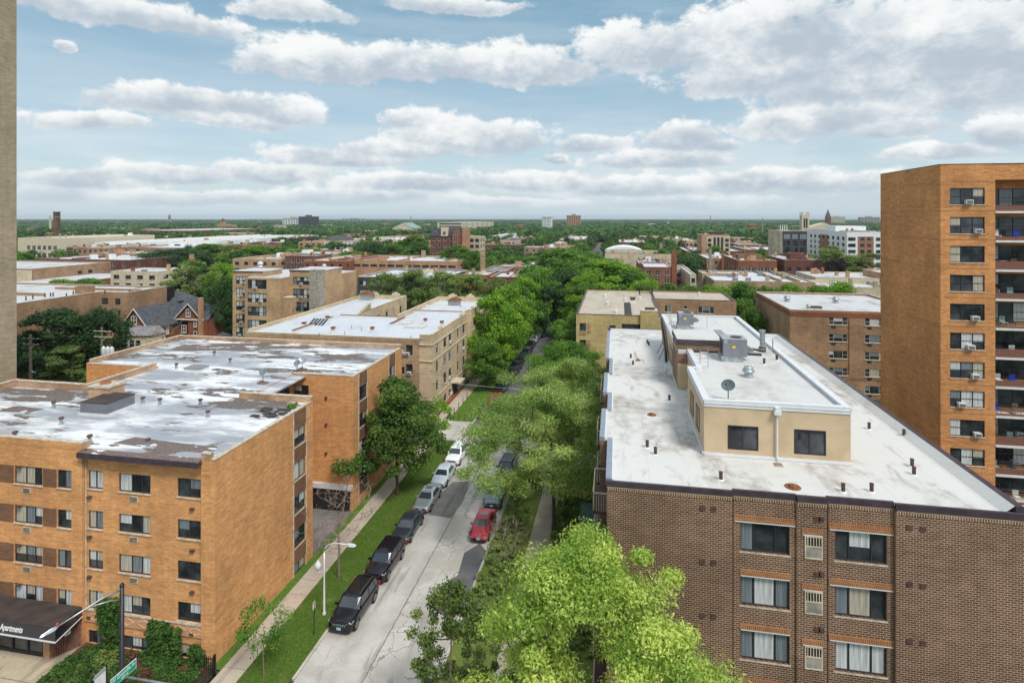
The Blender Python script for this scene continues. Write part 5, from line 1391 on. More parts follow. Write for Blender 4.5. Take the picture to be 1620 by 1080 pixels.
# side porch
sx0, sx1 = vx(328, 108), vx(347, 108)
m = MB(); m.box(sx0, sx1, 108, 113, 0, 3.0, 't'); m.build('side_porch', 'white_frame', vh)
m = MB(); m.add([(sx0-.2,107.7,3.0),(sx1+.3,107.7,3.0),(sx1+.3,113.2,3.2),(sx0-.2,113.2,4.2)], [(0,1,2,3)]); m.build('porch_roof', 'slate', vh)
m = MB()
for k in range(3): m.box(sx0 + .25 + k*.75, sx0 + .75 + k*.75, 107.95, 107.99, 1.1, 2.6)
m.build('porch_window', 'glass', vh)

# ================================================================== background buildings
def far_block(u0, u1, vf, vb, z, wall, roof, name, label, cat='building', rows=2, cols=None, ww=1.2, wh=1.5, par=.35, frame='dark_frame', coping='stone_sill',
              side=3, pitch=2.9, zt=None, kind='dh', cur=.35, sidew=None, bare=False, wm=1.0, Y=None, L=None, XX=None):
    dF = (CAMZ - z) * F / (vf - V0)
    um = (u0 + u1) / 2
    Yf = dF * ray(um)[1] if Y is None else Y
    if vb is None or XX: Lb = L
    else:
        dB = (CAMZ - z) * F / (vb - V0); Lb = dB * ray(um)[1] - Yf
    x0, x1 = XX or (xs(u0, Yf), xs(u1, Yf))
    foot = [(x0, Yf), (x1, Yf), (x1, Yf + Lb), (x0, Yf + Lb)]
    wins = []
    if not bare:
        W = x1 - x0; n = cols or max(1, int(W / 4.2))
        for k in range(rows):
            zz = (zt or z - .9) - wh - pitch * k
            if zz < .3: break
            for i in range(n):
                wins.append(dict(edge=0, s=W*(i + .5)/n*wm + W*(1-wm)/2, z=zz, w=ww, h=wh, kind=kind, frame=frame, cur=cur, sill=True))
            ns = sidew if sidew is not None else min(6, max(0, int(Lb / 6)))
            e = 1 if um < 975 else 3
            for i in range(ns):
                wins.append(dict(edge=e, s=Lb*(i + .5)/ns, z=zz, w=ww, h=wh, kind=kind, frame=frame, cur=cur, sill=False))
    b = block(name, label, cat, foot, z, wall, roof, par, coping, wins[:98], depth=.1, recess=True, simple=(Yf > 180), t=.35)
    if x1 - x0 > 12 and Lb > 6 and Yf < 560 and name != 'red_brick_hotel':
        for q in range(int(min(11, (x1 - x0)*Lb/75)) + 2):
            px_, py_ = rw.uniform(x0 + 1.5, x1 - 3), rw.uniform(Yf + 1.2, Yf + Lb - 2); kk = rw.random(); m = MB()
            if kk < .35: m.box(px_, px_ + .9, py_, py_ + .9, z, z + rw.uniform(1.2, 2.4), 'b'); m.build('chimney', rw.choice(['salmon_brick', 'red_brick', 'common_brick']), b)
            elif kk < .55 and Yf > 200: m.box(px_, px_ + 2.4, py_, py_ + 2.2, z, z + 2.1, 'b'); m.build('stair_head', rw.choice([wall, 'white_panel', 'tan_brick']), b)
            elif kk < .8: m.box(px_, px_ + 1.3, py_, py_ + 1.3, z, z + .8, 'b'); m.build('skylight', rw.choice(['galvanised', 'unit_grey', 'white_metal']), b)
            elif Lb > 9: m.box(px_, px_ + .35, Yf + .4, Yf + Lb - .4, z, z + .75 + .01*q, 'b'); m.build('fire_wall', rw.choice([wall, 'cream_stone']), b)
    return b, (x0, x1, Yf, Yf + Lb)
B = far_block
# left
b1 = block('brown_courtyard_building', 'long brown brick building with a worn white roof behind the dark spreading trees', 'apartment building',
      [(-150,84),(-109,84),(-109,104),(-102.2,104),(-102.2,115),(-150,115)], 13.4, 'brown_brick', 'worn_roof', .3, 'stone_sill',
      [dict(edge=0, s=s_, z=13.4 - 2.6 - 2.8*k, w=1.5, h=1.4, kind='slider2', cur=.4, ac=.3) for s_ in (25, 31, 36.5) for k in range(3)] +
      [dict(edge=2, s=s_, z=13.4 - 2.4 - 2.8*k, w=w_, h=1.4, kind='slider2', cur=.3, ac=.3) for (s_, w_) in ((1.4, 1.7), (4.6, 1.3)) for k in range(4)], depth=.15)
for q in ((-150, -116, 98, 98.3, 13.4, 14.0), (-125, -102.5, 108, 108.3, 13.4, 13.9), (-113, -110.5, 102, 104.4, 13.4, 15.0)):
    m = MB(); m.box(*q); m.build('fire_wall', 'brown_brick', b1)
m = MB(); m.box(-102.2, -101.9, 115.01, 117, 0, 13.6); m.box(-106, -102.2, 115.01, 116.5, 0, 13.6); m.build('black_gable', 'black_metal', b1)
for i, (u, v) in enumerate(((41,472),(52,470),(71,467),(80,463),(84,460),(105,467),(116,463),(166,462),(205,460))):
    if v <= 463 and u < 100: v = 466
    x, y, _ = at(u, v + 3, 13.4)
    r = root('roof_pipe', 'dark stub pipe on the worn white roof, number ' + ['one','two','three','four','five','six','seven','eight','nine'][i] + ' from the pale tower', 'vent pipe', (x, y, 13.4), 'stub pipes on the worn white roof')
    m = MB(); m.tube([(x, y, 13.4), (x, y, 14.2)], .13, 6); m.build('pipe', 'vent_brown', r)
B(175, 250, 431, 424.5, 11.2, 'cream_stone', 'worn_roof', 'beige_flats', 'beige flats with dark square windows behind the brown courtyard building', rows=3, cols=4, ww=2.2, wh=1.3, kind='slider2', pitch=2.77)
b3 = block('long_brown_wall_building', 'long tan brick building receding behind the beige flats on the far left', 'building', [(-262,170),(-207,170),(-207,203),(-262,203)], 10.8, 'brown_brick', 'worn_roof', .4, 'stone_sill',
      [dict(edge=1, s=s_, z=7.4, w=1.9, h=1.5, kind='slider2', cur=.4) for s_ in (19, 23.5)], depth=.12, simple=True)
block('low_white_roof_shed', 'low flat building with a white roof in front of the long tan building', 'building', [(-230,150),(-183,150),(-183,196),(-206.8,196),(-206.8,169),(-230,169)], 7.2, 'red_brick', 'worn_roof', .3, 'stone_sill', [], simple=True)
block('beige_end_house', 'narrow beige building beside the pale tower edge at far left', 'building', [(-240,150.5),(-206,150.5),(-206,169.5),(-240,169.5)], 10.4, 'cream_brick', 'worn_roof', .3, 'stone_sill',
      [dict(edge=0, s=s_, z=z_, w=1.5, h=1.4, kind='slider2', cur=.2) for s_ in (24, 28, 31.5) for z_ in (6.8, 3.6)], simple=True)
B(60, 205, 411.5, 404, 10, 'maroon_brick', 'worn_roof', 'maroon_row_building', 'maroon brick row with white windows left of the dark trees', rows=2, cols=9, ww=1.6, wh=1.8, frame='white_frame', sidew=3)
B(28, 105, 377, 371, 15, 'cream_stone', 'cream_roof', 'beige_hall', 'large beige hall with tall pale windows at the far left', rows=2, cols=6, ww=3.0, wh=3.0, frame='white_frame', kind='dh3', pitch=5.5, zt=9.8, wm=.65)
B(106, 172, 393, 386, 10, 'brown_brick', 'grey_roof', 'brown_annex', 'low brown building with arched openings beside the beige hall', rows=1, cols=8, ww=1.6, wh=2.0)
ar = B(150, 300, 384, 371, 11.5, 'white_panel', 'cream_roof', 'white_roofed_arena', 'huge low arena with a pale shallow roof in front of the woods', rows=1, cols=4, ww=5, wh=1.2, par=.3)
B(106, 300, 392, 385, 9.5, 'brown_brick', 'bright_roof', 'long_low_garage', 'long low brown garage with a bright roof before the arena', rows=1, cols=6, ww=3, wh=1.2)
B(203, 300, 365, 361, 13, 'red_brick', 'worn_roof', 'red_school_building', 'long dark red brick school at the edge of the woods on the left', rows=2, cols=12, ww=4, wh=3.0, pitch=4.5)
B(368, 440, 411, 404, 11, 'tan_brick', 'worn_roof', 'tan_flats', 'tan brick flats directly behind the brown balcony block', rows=2, cols=5, ww=2, wh=1.5)
B(451, 500, 406, 402.5, 12.4, 'maroon_brick', 'grey_roof', 'maroon_penthouse_building', 'maroon brick building with rooftop terraces behind the balcony block', rows=2, cols=6, ww=1.6, wh=1.8, frame='white_frame')
B(480, 545, 414, 404, 10.8, 'red_brick', 'bright_roof', 'red_long_building', 'red brick building with a long blank side wall left of the orange flats', rows=1, cols=5, ww=1.4)
B(356, 382, 397, 391, 9, 'salmon_brick', 'worn_roof', 'graffiti_building', 'small tan building with a painted graffiti wall among the trees', rows=1, cols=2)
B(375, 396, 404, 399, 8, 'tan_brick', 'bright_roof', 'small_white_roof_building', 'small building with a bright roof below the graffiti wall', rows=1, cols=3)
B(418, 452, 378, 374, 11, 'dark_panel', 'grey_roof', 'dark_grey_house', 'dark grey gabled house among the trees left of centre', rows=2, cols=3, ww=1.8)
B(472, 520, 383.5, 379, 10, 'salmon_brick', 'worn_roof', 'peach_flats', 'peach coloured flats with balconies left of the long yellow building', rows=2, cols=5, ww=2.4, wh=1.6)
B(430, 490, 399, 393.5, 8, 'cream_stone', 'bright_roof', 'low_store', 'low pale store with a bright roof among the trees', rows=1, cols=4, ww=2)
B(550, 642, 379.5, 375, 10, 'cream_brick', 'bright_roof', 'long_yellow_building', 'long yellow brick building with two rows of windows left of the red brick hotel', rows=2, cols=14, ww=2.0, wh=1.8, zt=8.6)
B(515, 547, 384, 379, 9, 'tan_brick', 'worn_roof', 'tan_corner_building', 'small tan building between the peach flats and the long yellow one', rows=2, cols=4, ww=1.5)
ho, (hx0, hx1, hy0, hy1) = B(681, 728, 375, 372.5, 19.5, 'maroon_brick', 'mansard', 'red_brick_hotel', 'tall red brick building with a dark mansard roof near the centre', 'hotel', rows=5, cols=5, ww=1.7, wh=1.9, zt=18.8, pitch=3.45, frame='white_frame', Y=300, vb=None, L=22) if False else B(681, 728, 375, None, 19.6, 'maroon_brick', 'mansard', 'red_brick_hotel', 'tall red brick building with a dark mansard roof near the centre', 'hotel', rows=5, cols=5, ww=1.7, wh=1.9, zt=18.8, pitch=3.45, frame='white_frame', Y=300, L=22)
zt_ = zs(705, 358, 300)
m = MB(); m.add([(hx0-.2,hy0-.3,19.7),(hx1+.2,hy0-.3,19.7),(hx1+.2,hy1,19.7),(hx0-.2,hy1,19.7),(hx0+1,hy0+1.2,zt_-1),(hx1-.5,hy0+1.2,zt_-1),(hx1-.5,hy1-1,zt_-1),(hx0+1,hy1-1,zt_-1)], [(0,1,5,4),(1,2,6,5),(2,3,7,6),(3,0,4,7),(4,5,6,7)])
m.build('mansard_roof', 'mansard', ho)
m = MB(); m.box(xs(698,300), xs(709,300), hy0 - .6, hy0 + 1.5, 19.6, zt_ - .4); m.build('stone_gable', 'cream_stone', ho)
m = MB(); m.box(xs(716,300), hx1 + .1, hy0 - 1.0, hy0 - .001, 3, zt_ - 1.6); m.build('front_bay', 'red_brick', ho)
for k in range(5): put_window(ho, (xs(721.5,300), hy0 - 1.04, 16.6 + 3.45 - 3.45*k), 0, 2.2, 2.0, 'dh2', 'white_frame', True, .3, simple=True)
m = MB(); m.box(hx1 + .15, hx1 + 3.2, hy0 + 3, hy0 + 9, 0, zt_ - 1.0); m.build('stair_tower', 'salmon_brick', ho)
for x in (hx0 + 2.5, xs(703.5,300), hx1 - 7): put_window(ho, (x, hy0 + .4 if x != xs(703.5,300) else hy0 - .64, 20.6), 0, 1.6, 1.6, 'dh', 'white_frame', True, .2, simple=True)
B(734, 759, 372, None, 18.5, 'cream_brick', 'worn_roof', 'cream_rear_building', 'cream brick building joined behind the red brick hotel', rows=4, cols=3, ww=2.2, wh=1.9, Y=318, L=14, pitch=3.4)
B(545, 722, 414.5, 406, 10.4, 'salmon_brick', 'bright_roof', 'long_orange_building', 'long low orange brick building with a bright roof behind the locust row', rows=1, cols=13, ww=3.2, wh=1.0, zt=9.2, par=.6, sidew=2, coping='cream_stone')
db, _ = B(566, 700, 441, 427, 10.5, 'dark_panel', 'bright_roof', 'dark_fronted_building', 'dark fronted building with a scalloped white parapet behind the locust row', rows=3, cols=8, ww=2.0, wh=1.4, kind='slider2', coping='white_metal')
for k in range(9):
    x = _[0] + 1.5 + k*3.0
    m = MB(); m.box(x - 1.0, x + 1.0, _[2] - .04, _[2] + .3, 10.91, 11.25 + .002*k); m.build('scallop', 'white_metal', db)
B(760, 800, 430, 421, 9.5, 'red_brick', 'grey_roof', 'stepped_red_flats', 'red brick flats with stepped parapets left of the big trees', rows=1, cols=5)
B(775, 836, 441, 432, 9.5, 'maroon_brick', 'bright_roof', 'bright_roof_flats', 'red flats with a bright roof at the left edge of the big central trees', rows=1, cols=7, par=.6)
B(790, 838, 423, 415, 9.8, 'brown_brick', 'bright_roof', 'brown_white_roof_flats', 'brown flats with a white roof beyond the stepped red flats', rows=1, cols=6)
B(700, 772, 436, 430, 9.8, 'red_brick', 'worn_roof', 'red_rear_flats', 'red flats half hidden behind the right end of the locust row', rows=1, cols=7)
B(630, 678, 397, 388, 9, 'tan_brick', 'bright_roof', 'white_warehouse', 'white roofed warehouse between the dark trees and the hotel', rows=1, cols=4, ww=3)
B(779, 792, 373, 369, 12, 'white_panel', 'bright_roof', 'white_row_house', 'white row house at the left end of the terrace right of the hotel', rows=3, cols=2)
B(791, 815, 381, 377, 12, 'cream_brick', 'mansard', 'cream_row_house', 'cream row house with a dark roof in the terrace right of the hotel', rows=3, cols=4)
B(815, 826, 379, 375, 12, 'maroon_brick', 'mansard', 'dark_red_row_house', 'dark red row house at the right of the cream one', rows=3, cols=2)
B(620, 640, 358, 355, 9, 'cream_stone', 'worn_roof', 'far_white_school', 'far pale school left of the green gabled church', rows=1, cols=6, ww=5, wh=3)
B(692, 733, 352.3, 350.8, 21, 'cream_stone', 'worn_roof', 'far_white_block', 'far long white block above the red brick hotel', rows=3, cols=12, ww=5, wh=2.6, pitch=5)
B(612, 668, 374.5, 371, 9.5, 'maroon_brick', 'rust', 'far_maroon_roofs', 'maroon roofed row behind the long yellow building', rows=1, cols=6)
# right
B(885, 923, 379, 374, 10.5, 'tan_brick', 'bright_roof', 'tan_flats_by_trees', 'tan flats with white trim among the woods right of centre', rows=2, cols=6, ww=2)
B(874, 890, 386, 382, 8.5, 'red_brick', 'bright_roof', 'small_red_house', 'small red house in front of the tan flats in the woods', rows=1, cols=3)
B(979, 1022, 384, 379.5, 10, 'red_brick', 'bright_roof', 'red_white_roof_hall', 'red hall with a white roof behind the curved white roof', rows=1, cols=7)
bl = root('barrel_roof_hall', 'low hall with a curved white barrel roof right of the big trees', 'hall', (xs(985, 330), 330, 0))
x0, x1 = xs(957, 330), xs(1018, 330); zb = zs(985, 398, 330); zt_ = zs(985, 390.5, 330)
m = MB(); m.box(x0, x1, 330, 356, 0, zb, 'tb'); m.build('wall', 'salmon_brick', bl)
m = MB(); n = 14; pr = [(x0 + (x1-x0)*i/n, zb + (zt_-zb)*math.sin(math.pi*i/n)**.75) for i in range(n+1)]
m.add([(x, 329.9, z) for x, z in pr] + [(x, 356.1, z) for x, z in pr], [(i, i+1, n+2+i, n+1+i) for i in range(n)] + [tuple(range(n+1))[::-1], tuple(range(n+1, 2*n+2))]); m.build('barrel_roof', 'white_panel', bl)
B(957, 1064, 405, 399, 10.5, 'cream_brick', 'grey_roof', 'tan_charred_building', 'long tan parapet building with a dark messy roof', rows=1, cols=1, ww=1, par=1.2, sidew=0, coping='tar')
B(1010, 1062, 418, 411, 9.2, 'maroon_brick', 'grey_roof', 'dark_roof_building', 'dark roofed low building behind the red brick flats', rows=1, cols=5)
rbk, q = B(1019, 1062, 424, 417, 10.8, 'red_brick', 'bright_roof', 'red_brick_flats', 'red brick flats with three white sash windows a floor and a tall chimney', rows=3, cols=3, ww=2.0, wh=1.7, frame='white_frame', kind='dh2', cur=.2)
m = MB(); xx = q[1] + .1; m.box(xx, xx + 1.9, q[2] - .3, q[2] + 1.6, 0, zs(1064, 397, q[2])); m.build('chimney', 'red_brick', rbk)
B(1068, 1092, 428, 420, 8.8, 'grey_stone', 'grey_roof', 'wooden_porch_flats', 'grey flats with wooden back porches right of the red chimney', rows=2, cols=3, ww=1.6)
B(1092, 1101.5, 436, 424, 9.6, 'cream_stone', 'bright_roof', 'narrow_grey_house', 'narrow grey house between the porches and the white flat roofs', rows=2, cols=1)
B(1059, 1103, 381.5, 377, 11, 'tan_brick', 'worn_roof', 'tan_three_flat', 'tan brick flats left of the orange and black building', rows=2, cols=7, ww=1.8, zt=9)
obk, q = B(1110, 1155, 371, None, 19.3, 'salmon_brick', 'grey_roof', 'orange_black_building', 'orange and black modern building with tall dark glazing', rows=4, cols=1, ww=1, wh=1, Y=350, L=20, pitch=2.9, par=.4) 
x0, x1 = q[0], q[1]
m = MB(); m.box(x0 + (x1-x0)*.18, x1 + .05, q[2] - .06, q[2] - .001, 3, 19.0); m.build('front_panel', 'cream_brick', obk)
for f in (.42, .55, .68):
    m = MB(); m.box(x0 + (x1-x0)*f, x0 + (x1-x0)*(f+.08), q[2] - .12, q[2] - .06, 3, 18.2); m.build('glazing_strip', 'glass', obk)
for f in (.22, .83):
    for k in range(5):
        m = MB(); m.box(x0 + (x1-x0)*f, x0 + (x1-x0)*(f+.12), q[2] - .12, q[2] - .06, 15.6 - 2.8*k, 17.4 - 2.8*k); m.build('window', 'glass', obk)
m = MB(); m.box(x0 + (x1-x0)*.35, x0 + (x1-x0)*.8, q[2] + 2, q[2] + 10, 19.3, 21.3); m.build('roof_room', 'dark_panel', obk)
cbk, q = B(1238, 1278, 364.5, None, 23.0, 'cream_brick', 'grey_roof', 'cream_black_building', 'cream brick building with a black panelled front left of the white block', rows=6, cols=1, ww=1, wh=1, Y=290, L=26, pitch=2.9, par=.4, sidew=2)
x0, x1 = q[0], q[1]
m = MB(); m.box(x0 + .02, x1 - .4, q[2] - .35, q[2] - .001, 12.5, 23.2); bp = m.build('black_front', 'dark_panel', cbk)
for k in range(6):
    for f, w in ((.04, .25), (.38, .22), (.68, .26)):
        m = MB(); yy = q[2] - .4 if k < 3 else q[2] - .05; m.box(x0 + (x1-x0)*f, x0 + (x1-x0)*(f+w), yy, yy + .045, 19.6 - 3.1*k, 21.8 - 3.1*k); m.build('window', 'glass' if (k+int(f*9)) % 3 else 'curtain_grey', cbk)
for k in range(4): m = MB(); x = x0 - 1 + k*.6; m.tube([(x0 + .6 + k*1.0, q[2] + 6, 23), (x0 + .6 + k*1.0, q[2] + 6, 26.2)], .22, 5); m.build('antenna', 'white_metal', cbk)
wbk, q = B(1340, 1404, 366, None, 22.7, 'white_panel', 'bright_roof', 'white_panel_building', 'white modern block with brown panels and slit windows left of the orange tower', rows=1, cols=1, ww=1, wh=1, Y=290, L=62, par=.3, sidew=0, bare=True)
x0, x1, y0, y1 = q
m = MB(); m.box(x0 + (x1-x0)*.27, x0 + (x1-x0)*.66, y0 - .12, y0 - .001, 0, 20.9); m.build('rust_panel', 'rust_panel', wbk)
m = MB(); m.box(x0 - .12, x0 - .001, y0 + 24, y0 + 36, 0, 21.0); m.build('rust_panel', 'rust_panel', wbk)
for k in range(6):
    z = 19.0 - 2.9*k
    for (f, w) in ((.03, .18), (.33, .1), (.5, .1), (.72, .1), (.87, .1), (.985, .08)):
        m = MB(); m.box(x0 + (x1-x0)*f, x0 + (x1-x0)*(f+w), y0 - .18, y0 - .13, z, z + 1.5); m.build('window', 'glass', wbk)
    for j in range(9):
        y = y0 + 3 + j*6.5; m = MB(); m.box(x0 - .18, x0 - .13, y, y + 2.2, z, z + 1.6); m.build('window', 'glass', wbk)
m = MB(); m.box(x0 - 4 + 6, x0 + 16, y0 + 20, y0 + 34, 22.7, 25.5); m.build('roof_room', 'white_panel', wbk)
B(1170, 1214, 388.5, 383.5, 10.5, 'maroon_brick', 'worn_roof', 'red_flats_left_of_cream', 'red brick flats left of the cream and black building', rows=2, cols=6, ww=1.8, frame='white_frame')
rd, q = B(1168, 1229, 413.5, 405, 11.2, 'red_brick', 'worn_roof', 'red_flats_roof_decks', 'red brick flats with wooden roof decks and white doors', rows=2, cols=6, ww=2.2, wh=1.8, frame='white_frame', kind='dh2', zt=8.7, sidew=6)
for (f, g, mt) in ((.1, .3, 'wood'), (.55, .75, 'wood'), (.3, .5, 'red_brick')):
    m = MB(); m.box(q[0] + (q[1]-q[0])*f, q[0] + (q[1]-q[0])*g, q[2] + 8, q[2] + 14, 11.3, 13.5); m.build('roof_deck' if mt == 'wood' else 'stair_head', mt, rd)
rd2, q = B(1241, 1302, 412.5, 404, 11.6, 'maroon_brick', 'worn_roof', 'dark_red_flats_balcony', 'dark red flats with a corner balcony left of the purple tree', rows=2, cols=4, ww=1.8, wh=2.0, zt=9, kind='slider2', sidew=4)
m = MB(); m.box(q[0] + 4, q[0] + 10, q[2] + 6, q[2] + 12, 11.65, 14.2); m.build('stair_head', 'maroon_brick', rd2)
m = MB(); m.box(q[1] - 4.5, q[1] - .3, q[2] - 1.4, q[2] - .001, 5.6, 5.8); b = m.build('balcony', 'black_metal', rd2)
m = MB(); m.box(q[1] - 4.5, q[1] - .3, q[2] - 1.4, q[2] - 1.35, 5.8, 6.8); m.build('railing', 'black_metal', b)
B(1111, 1180, 434.5, 430, 12, 'common_brick', 'worn_roof', 'white_roof_flats_rear', 'tan flats with a white roof, rear wing left of the small chimney', rows=1, cols=3, ww=1.5)
B(1130, 1290, 447, 431, 11.5, 'common_brick', 'bright_roof', 'wide_white_roof_flats', 'wide low flats with a broad white roof behind the street trees', rows=1, cols=1, sidew=3, par=.3)
B(1300, 1420, 460, 449, 10, 'cream_brick', 'worn_roof', 'cream_parapet_flats', 'cream brick flats with round ornaments behind the tree tops', rows=1, cols=1, par=.9, sidew=0)
B(1290, 1410, 441, 432, 10.5, 'cream_stone', 'worn_roof', 'worn_white_flats', 'flats with a worn white roof in front of the purple tree', rows=1, cols=2, par=.3)
B(1393, 1430, 433.5, 428, 12.2, 'salmon_brick', 'bright_roof', 'orange_brick_house', 'orange brick house beside the edge of the orange tower', rows=1, cols=2, sidew=0)
B(1176, 1300, 396, 391, 9.5, 'red_brick', 'bright_roof', 'pale_roof_rows', 'rows of pale flat roofs in front of the cream and black building', rows=1, cols=9)
B(1085, 1175, 398, 392, 9.5, 'maroon_brick', 'bright_roof', 'magenta_trim_flats', 'pale roofed flats with magenta trim behind the roof decks', rows=1, cols=9)
B(1118, 1168, 410, 403, 9.5, 'brown_brick', 'worn_roof', 'gabled_brown_flats', 'brown flats with small turrets left of the roof decks', rows=1, cols=5)
# more flats of the surrounding blocks, standing among the trees
fr_ = random.Random(21); FB = []; named = [o for o in C.objects if o.type == 'EMPTY' and o.parent is None and o.get('category') in ('building', 'hotel', 'hall') and o.location.y > 150]
ex = [(o.location.x, o.location.y) for o in named]
wm_ = {'red_brick': 'red', 'maroon_brick': 'maroon', 'salmon_brick': 'orange', 'tan_brick': 'tan', 'cream_brick': 'cream', 'brown_brick': 'brown', 'common_brick': 'weathered'}
k = 0; seen = set()
for tr in range(900):
    if k >= 40: break
    Y = fr_.uniform(205, 640); u = fr_.uniform(60, 1385); um_ = u; x = xs(u, Y); w = fr_.uniform(22, 44); L = fr_.uniform(12, 22)
    if 800 < u < 960 and Y < 330: continue
    if abs(x + 15.7) < w/2 + 12: continue
    if any(abs(x - a) < w/2 + 24 and abs(Y - b_) < 26 for a, b_ in FB): continue
    if any(abs(x - a) < w/2 + 26 and -52 < Y - b_ < 30 for a, b_ in ex): continue
    wl = fr_.choice(list(wm_)); z = fr_.uniform(8.6, 10.6); rf = fr_.choice(['bright_roof', 'worn_roof', 'worn_roof', 'grey_roof'])
    nb = min(named, key=lambda o: (o.location.x - x)**2 + (o.location.y - Y)**2)
    lb_ = '%s brick flats with a %s roof %s the %s' % (wm_[wl], {'bright_roof': 'bright', 'worn_roof': 'worn pale', 'grey_roof': 'dark grey'}[rf], 'farther back than' if abs(x - nb.location.x) < 22 else ('left of' if x < nb.location.x else 'right of'), nb.name.split('.')[0].replace('_', ' '))
    if lb_ in seen: continue
    seen.add(lb_); FB.append((x, Y)); k += 1
    far_block(V0, V0, V0 + 100, V0 + 60, z, wl, rf, 'brick_flats', lb_, rows=2, cols=int(w/4), ww=1.9, wh=1.5, Y=Y, L=L, XX=(x - w/2, x + w/2), sidew=2, frame=fr_.choice(['white_frame', 'dark_frame']))
# free standing stacks and chimneys
brick('dark_stack_brick', (0.13, 0.075, 0.05), (0.08, 0.05, 0.035), (0.16, 0.11, 0.08), stain=.5, gr=.8)
def stack(u0, u1, vt, Y, mat, name, label, cat='chimney', taper=1.0, flare=0):
    x0, x1 = xs(u0, Y), xs(u1, Y); w = (x1 - x0)/(1 + abs(x0/Y)*.8)
    if u0 < 975: x1 = x0 + w
    else: x0 = x1 - w
    xm = (x0+x1)/2; zt = zs((u0+u1)/2, vt, Y)
    r = root(name, label, cat, (xm, Y + w/2, 0))
    m = MB()
    n = 12
    if flare:
        for k in range(n):
            f0, f1 = k/n, (k+1)/n; g = w/2 * (1 + flare*max(0, .30 - f0))
            m.box(xm-g, xm+g, Y + w/2 - g, Y + w/2 + g, zt*f0, zt*f1, 'bt' if k not in (0, n-1) else '')
    else: m.box(x0, x1, Y, Y + w, 0, zt)
    m.build('stack', mat, r)
    m = MB(); m.box(x0 - w*.05, x1 + w*.05, Y - w*.05, Y + w*1.05, zt, zt + w*.12); m.build('cap', 'grey_stone', r)
    m = MB(); m.box(x0 - w*.04, x1 + w*.04, Y - w*.04, Y + w*1.04, zt*.86, zt*.88); m.build('band', 'grey_stone', r)
    return r
stack(84, 94.5, 335.5, 430, 'dark_stack_brick', 'factory_stack', 'tall dark brick factory stack rising above the horizon on the left', 'stack', flare=0)
stack(77.5, 81, 342, 800, 'cream_stone', 'pale_far_stack', 'slim pale stack left of the dark brick factory stack', 'stack')
stack(105, 114, 392, 262, 'maroon_brick', 'maroon_chimney', 'maroon brick chimney over the white roofs on the left')
stack(171.5, 179, 394, 262, 'common_brick', 'tan_chimney', 'tan brick chimney right of the maroon chimney')
stack(299, 307, 403, 240, 'salmon_brick', 'tree_chimney', 'orange brick chimney rising from the trees left of the balcony block')
stack(358.5, 364, 381, 400, 'cream_brick', 'pale_chimney', 'pale brick chimney left of the graffiti wall')
stack(388, 394, 380, 400, 'cream_brick', 'pale_chimney', 'pale brick chimney right of the graffiti wall')
stack(760, 767.5, 396.5, 215, 'common_brick', 'square_chimney', 'square tan chimney right of the long orange building')
stack(1043.5, 1048, 385, 330, 'common_brick', 'tan_slim_chimney', 'slim tan chimney left of the red chimney')
stack(1141.5, 1145.5, 395, 260, 'red_brick', 'red_slim_chimney', 'slim red chimney left of the roof decks')
stack(1121.5, 1126, 394, 270, 'grey_stone', 'grey_slim_chimney', 'slim grey chimney over the pale roofs')
stack(666.5, 673.5, 397, 262, 'common_brick', 'twin_chimney', 'broad brown chimney on the long orange building')
# distant towers and churches on the horizon
def slabtower(u0, u1, vt, Y, mat, name, label, accent=None, Ld=30, rows=8, cols=6):
    x0, x1 = xs(u0, Y), xs(u1, Y); zt = zs((u0+u1)/2, vt, Y)
    r = root(name, label, 'tower block', ((x0+x1)/2, Y, 0))
    m = MB(); m.box(x0, x1, Y, Y + Ld, 0, zt, 'b'); m.build('wall', mat, r)
    m = MB(); m.box(x0 - .5, x1 + .5, Y - .5, Y + Ld + .5, zt, zt + 1.0); m.build('roof', 'grey_roof', r)
    m = MB(); w = x1 - x0
    m.box(x0 + w*.35, x0 + w*.65, Y + Ld*.3, Y + Ld*.7, zt + 1, zt + 5); m.build('roof_room', accent or mat, r)
    m = MB()
    for i in range(cols):
        for k in range(rows):
            m.box(x0 + w*(i+.2)/cols, x0 + w*(i+.8)/cols, Y - .2, Y - .05, zt - (k+.85)*zt/rows, zt - (k+.3)*zt/rows)
    o = m.build('window_band', 'glass', r)
    return r
slabtower(447, 472, 346, 1500, 'white_panel', 'white_tower_block', 'white tower block with an orange top on the horizon left of centre', 'orange_accent', rows=6)
slabtower(472, 496, 343, 1480, 'dark_panel', 'dark_tower_block', 'dark blue grey tower block beside the white one on the horizon', rows=8)
slabtower(857.5, 871.5, 344, 1200, 'white_panel', 'pale_tower_block', 'pale tower block on the horizon above the central trees', rows=9)
slabtower(896.5, 918, 341.5, 1500, 'salmon_brick', 'brown_tower_block', 'brown tower block on the horizon right of the pale one', rows=9)
slabtower(540, 577, 346.5, 3200, 'green_roof', 'hazy_tower_block', 'hazy grey towers on the horizon left of the hotel', rows=5)
slabtower(1316, 1337, 343.5, 2400, 'cream_stone', 'hazy_hospital', 'hazy pale hospital block right of the dark spire', rows=5)
slabtower(1362, 1392, 344, 2600, 'grey_stone', 'hazy_grey_block', 'hazy grey block at the horizon beside the orange tower', rows=4)
slabtower(266, 268.5, 341, 2400, 'grey_stone', 'far_dark_stack', 'far dark twin stack on the left horizon', rows=2, Ld=8)
ct = root('church_tower', 'square stone church tower with four pinnacles on the right', 'church tower', (xs(1274.5, 700), 705, 0))
x0, x1 = xs(1268.5, 700), xs(1280.5, 700); zt = zs(1274, 340, 700); w = x1 - x0
m = MB(); m.box(x0, x1, 700, 700 + w, 0, zt)
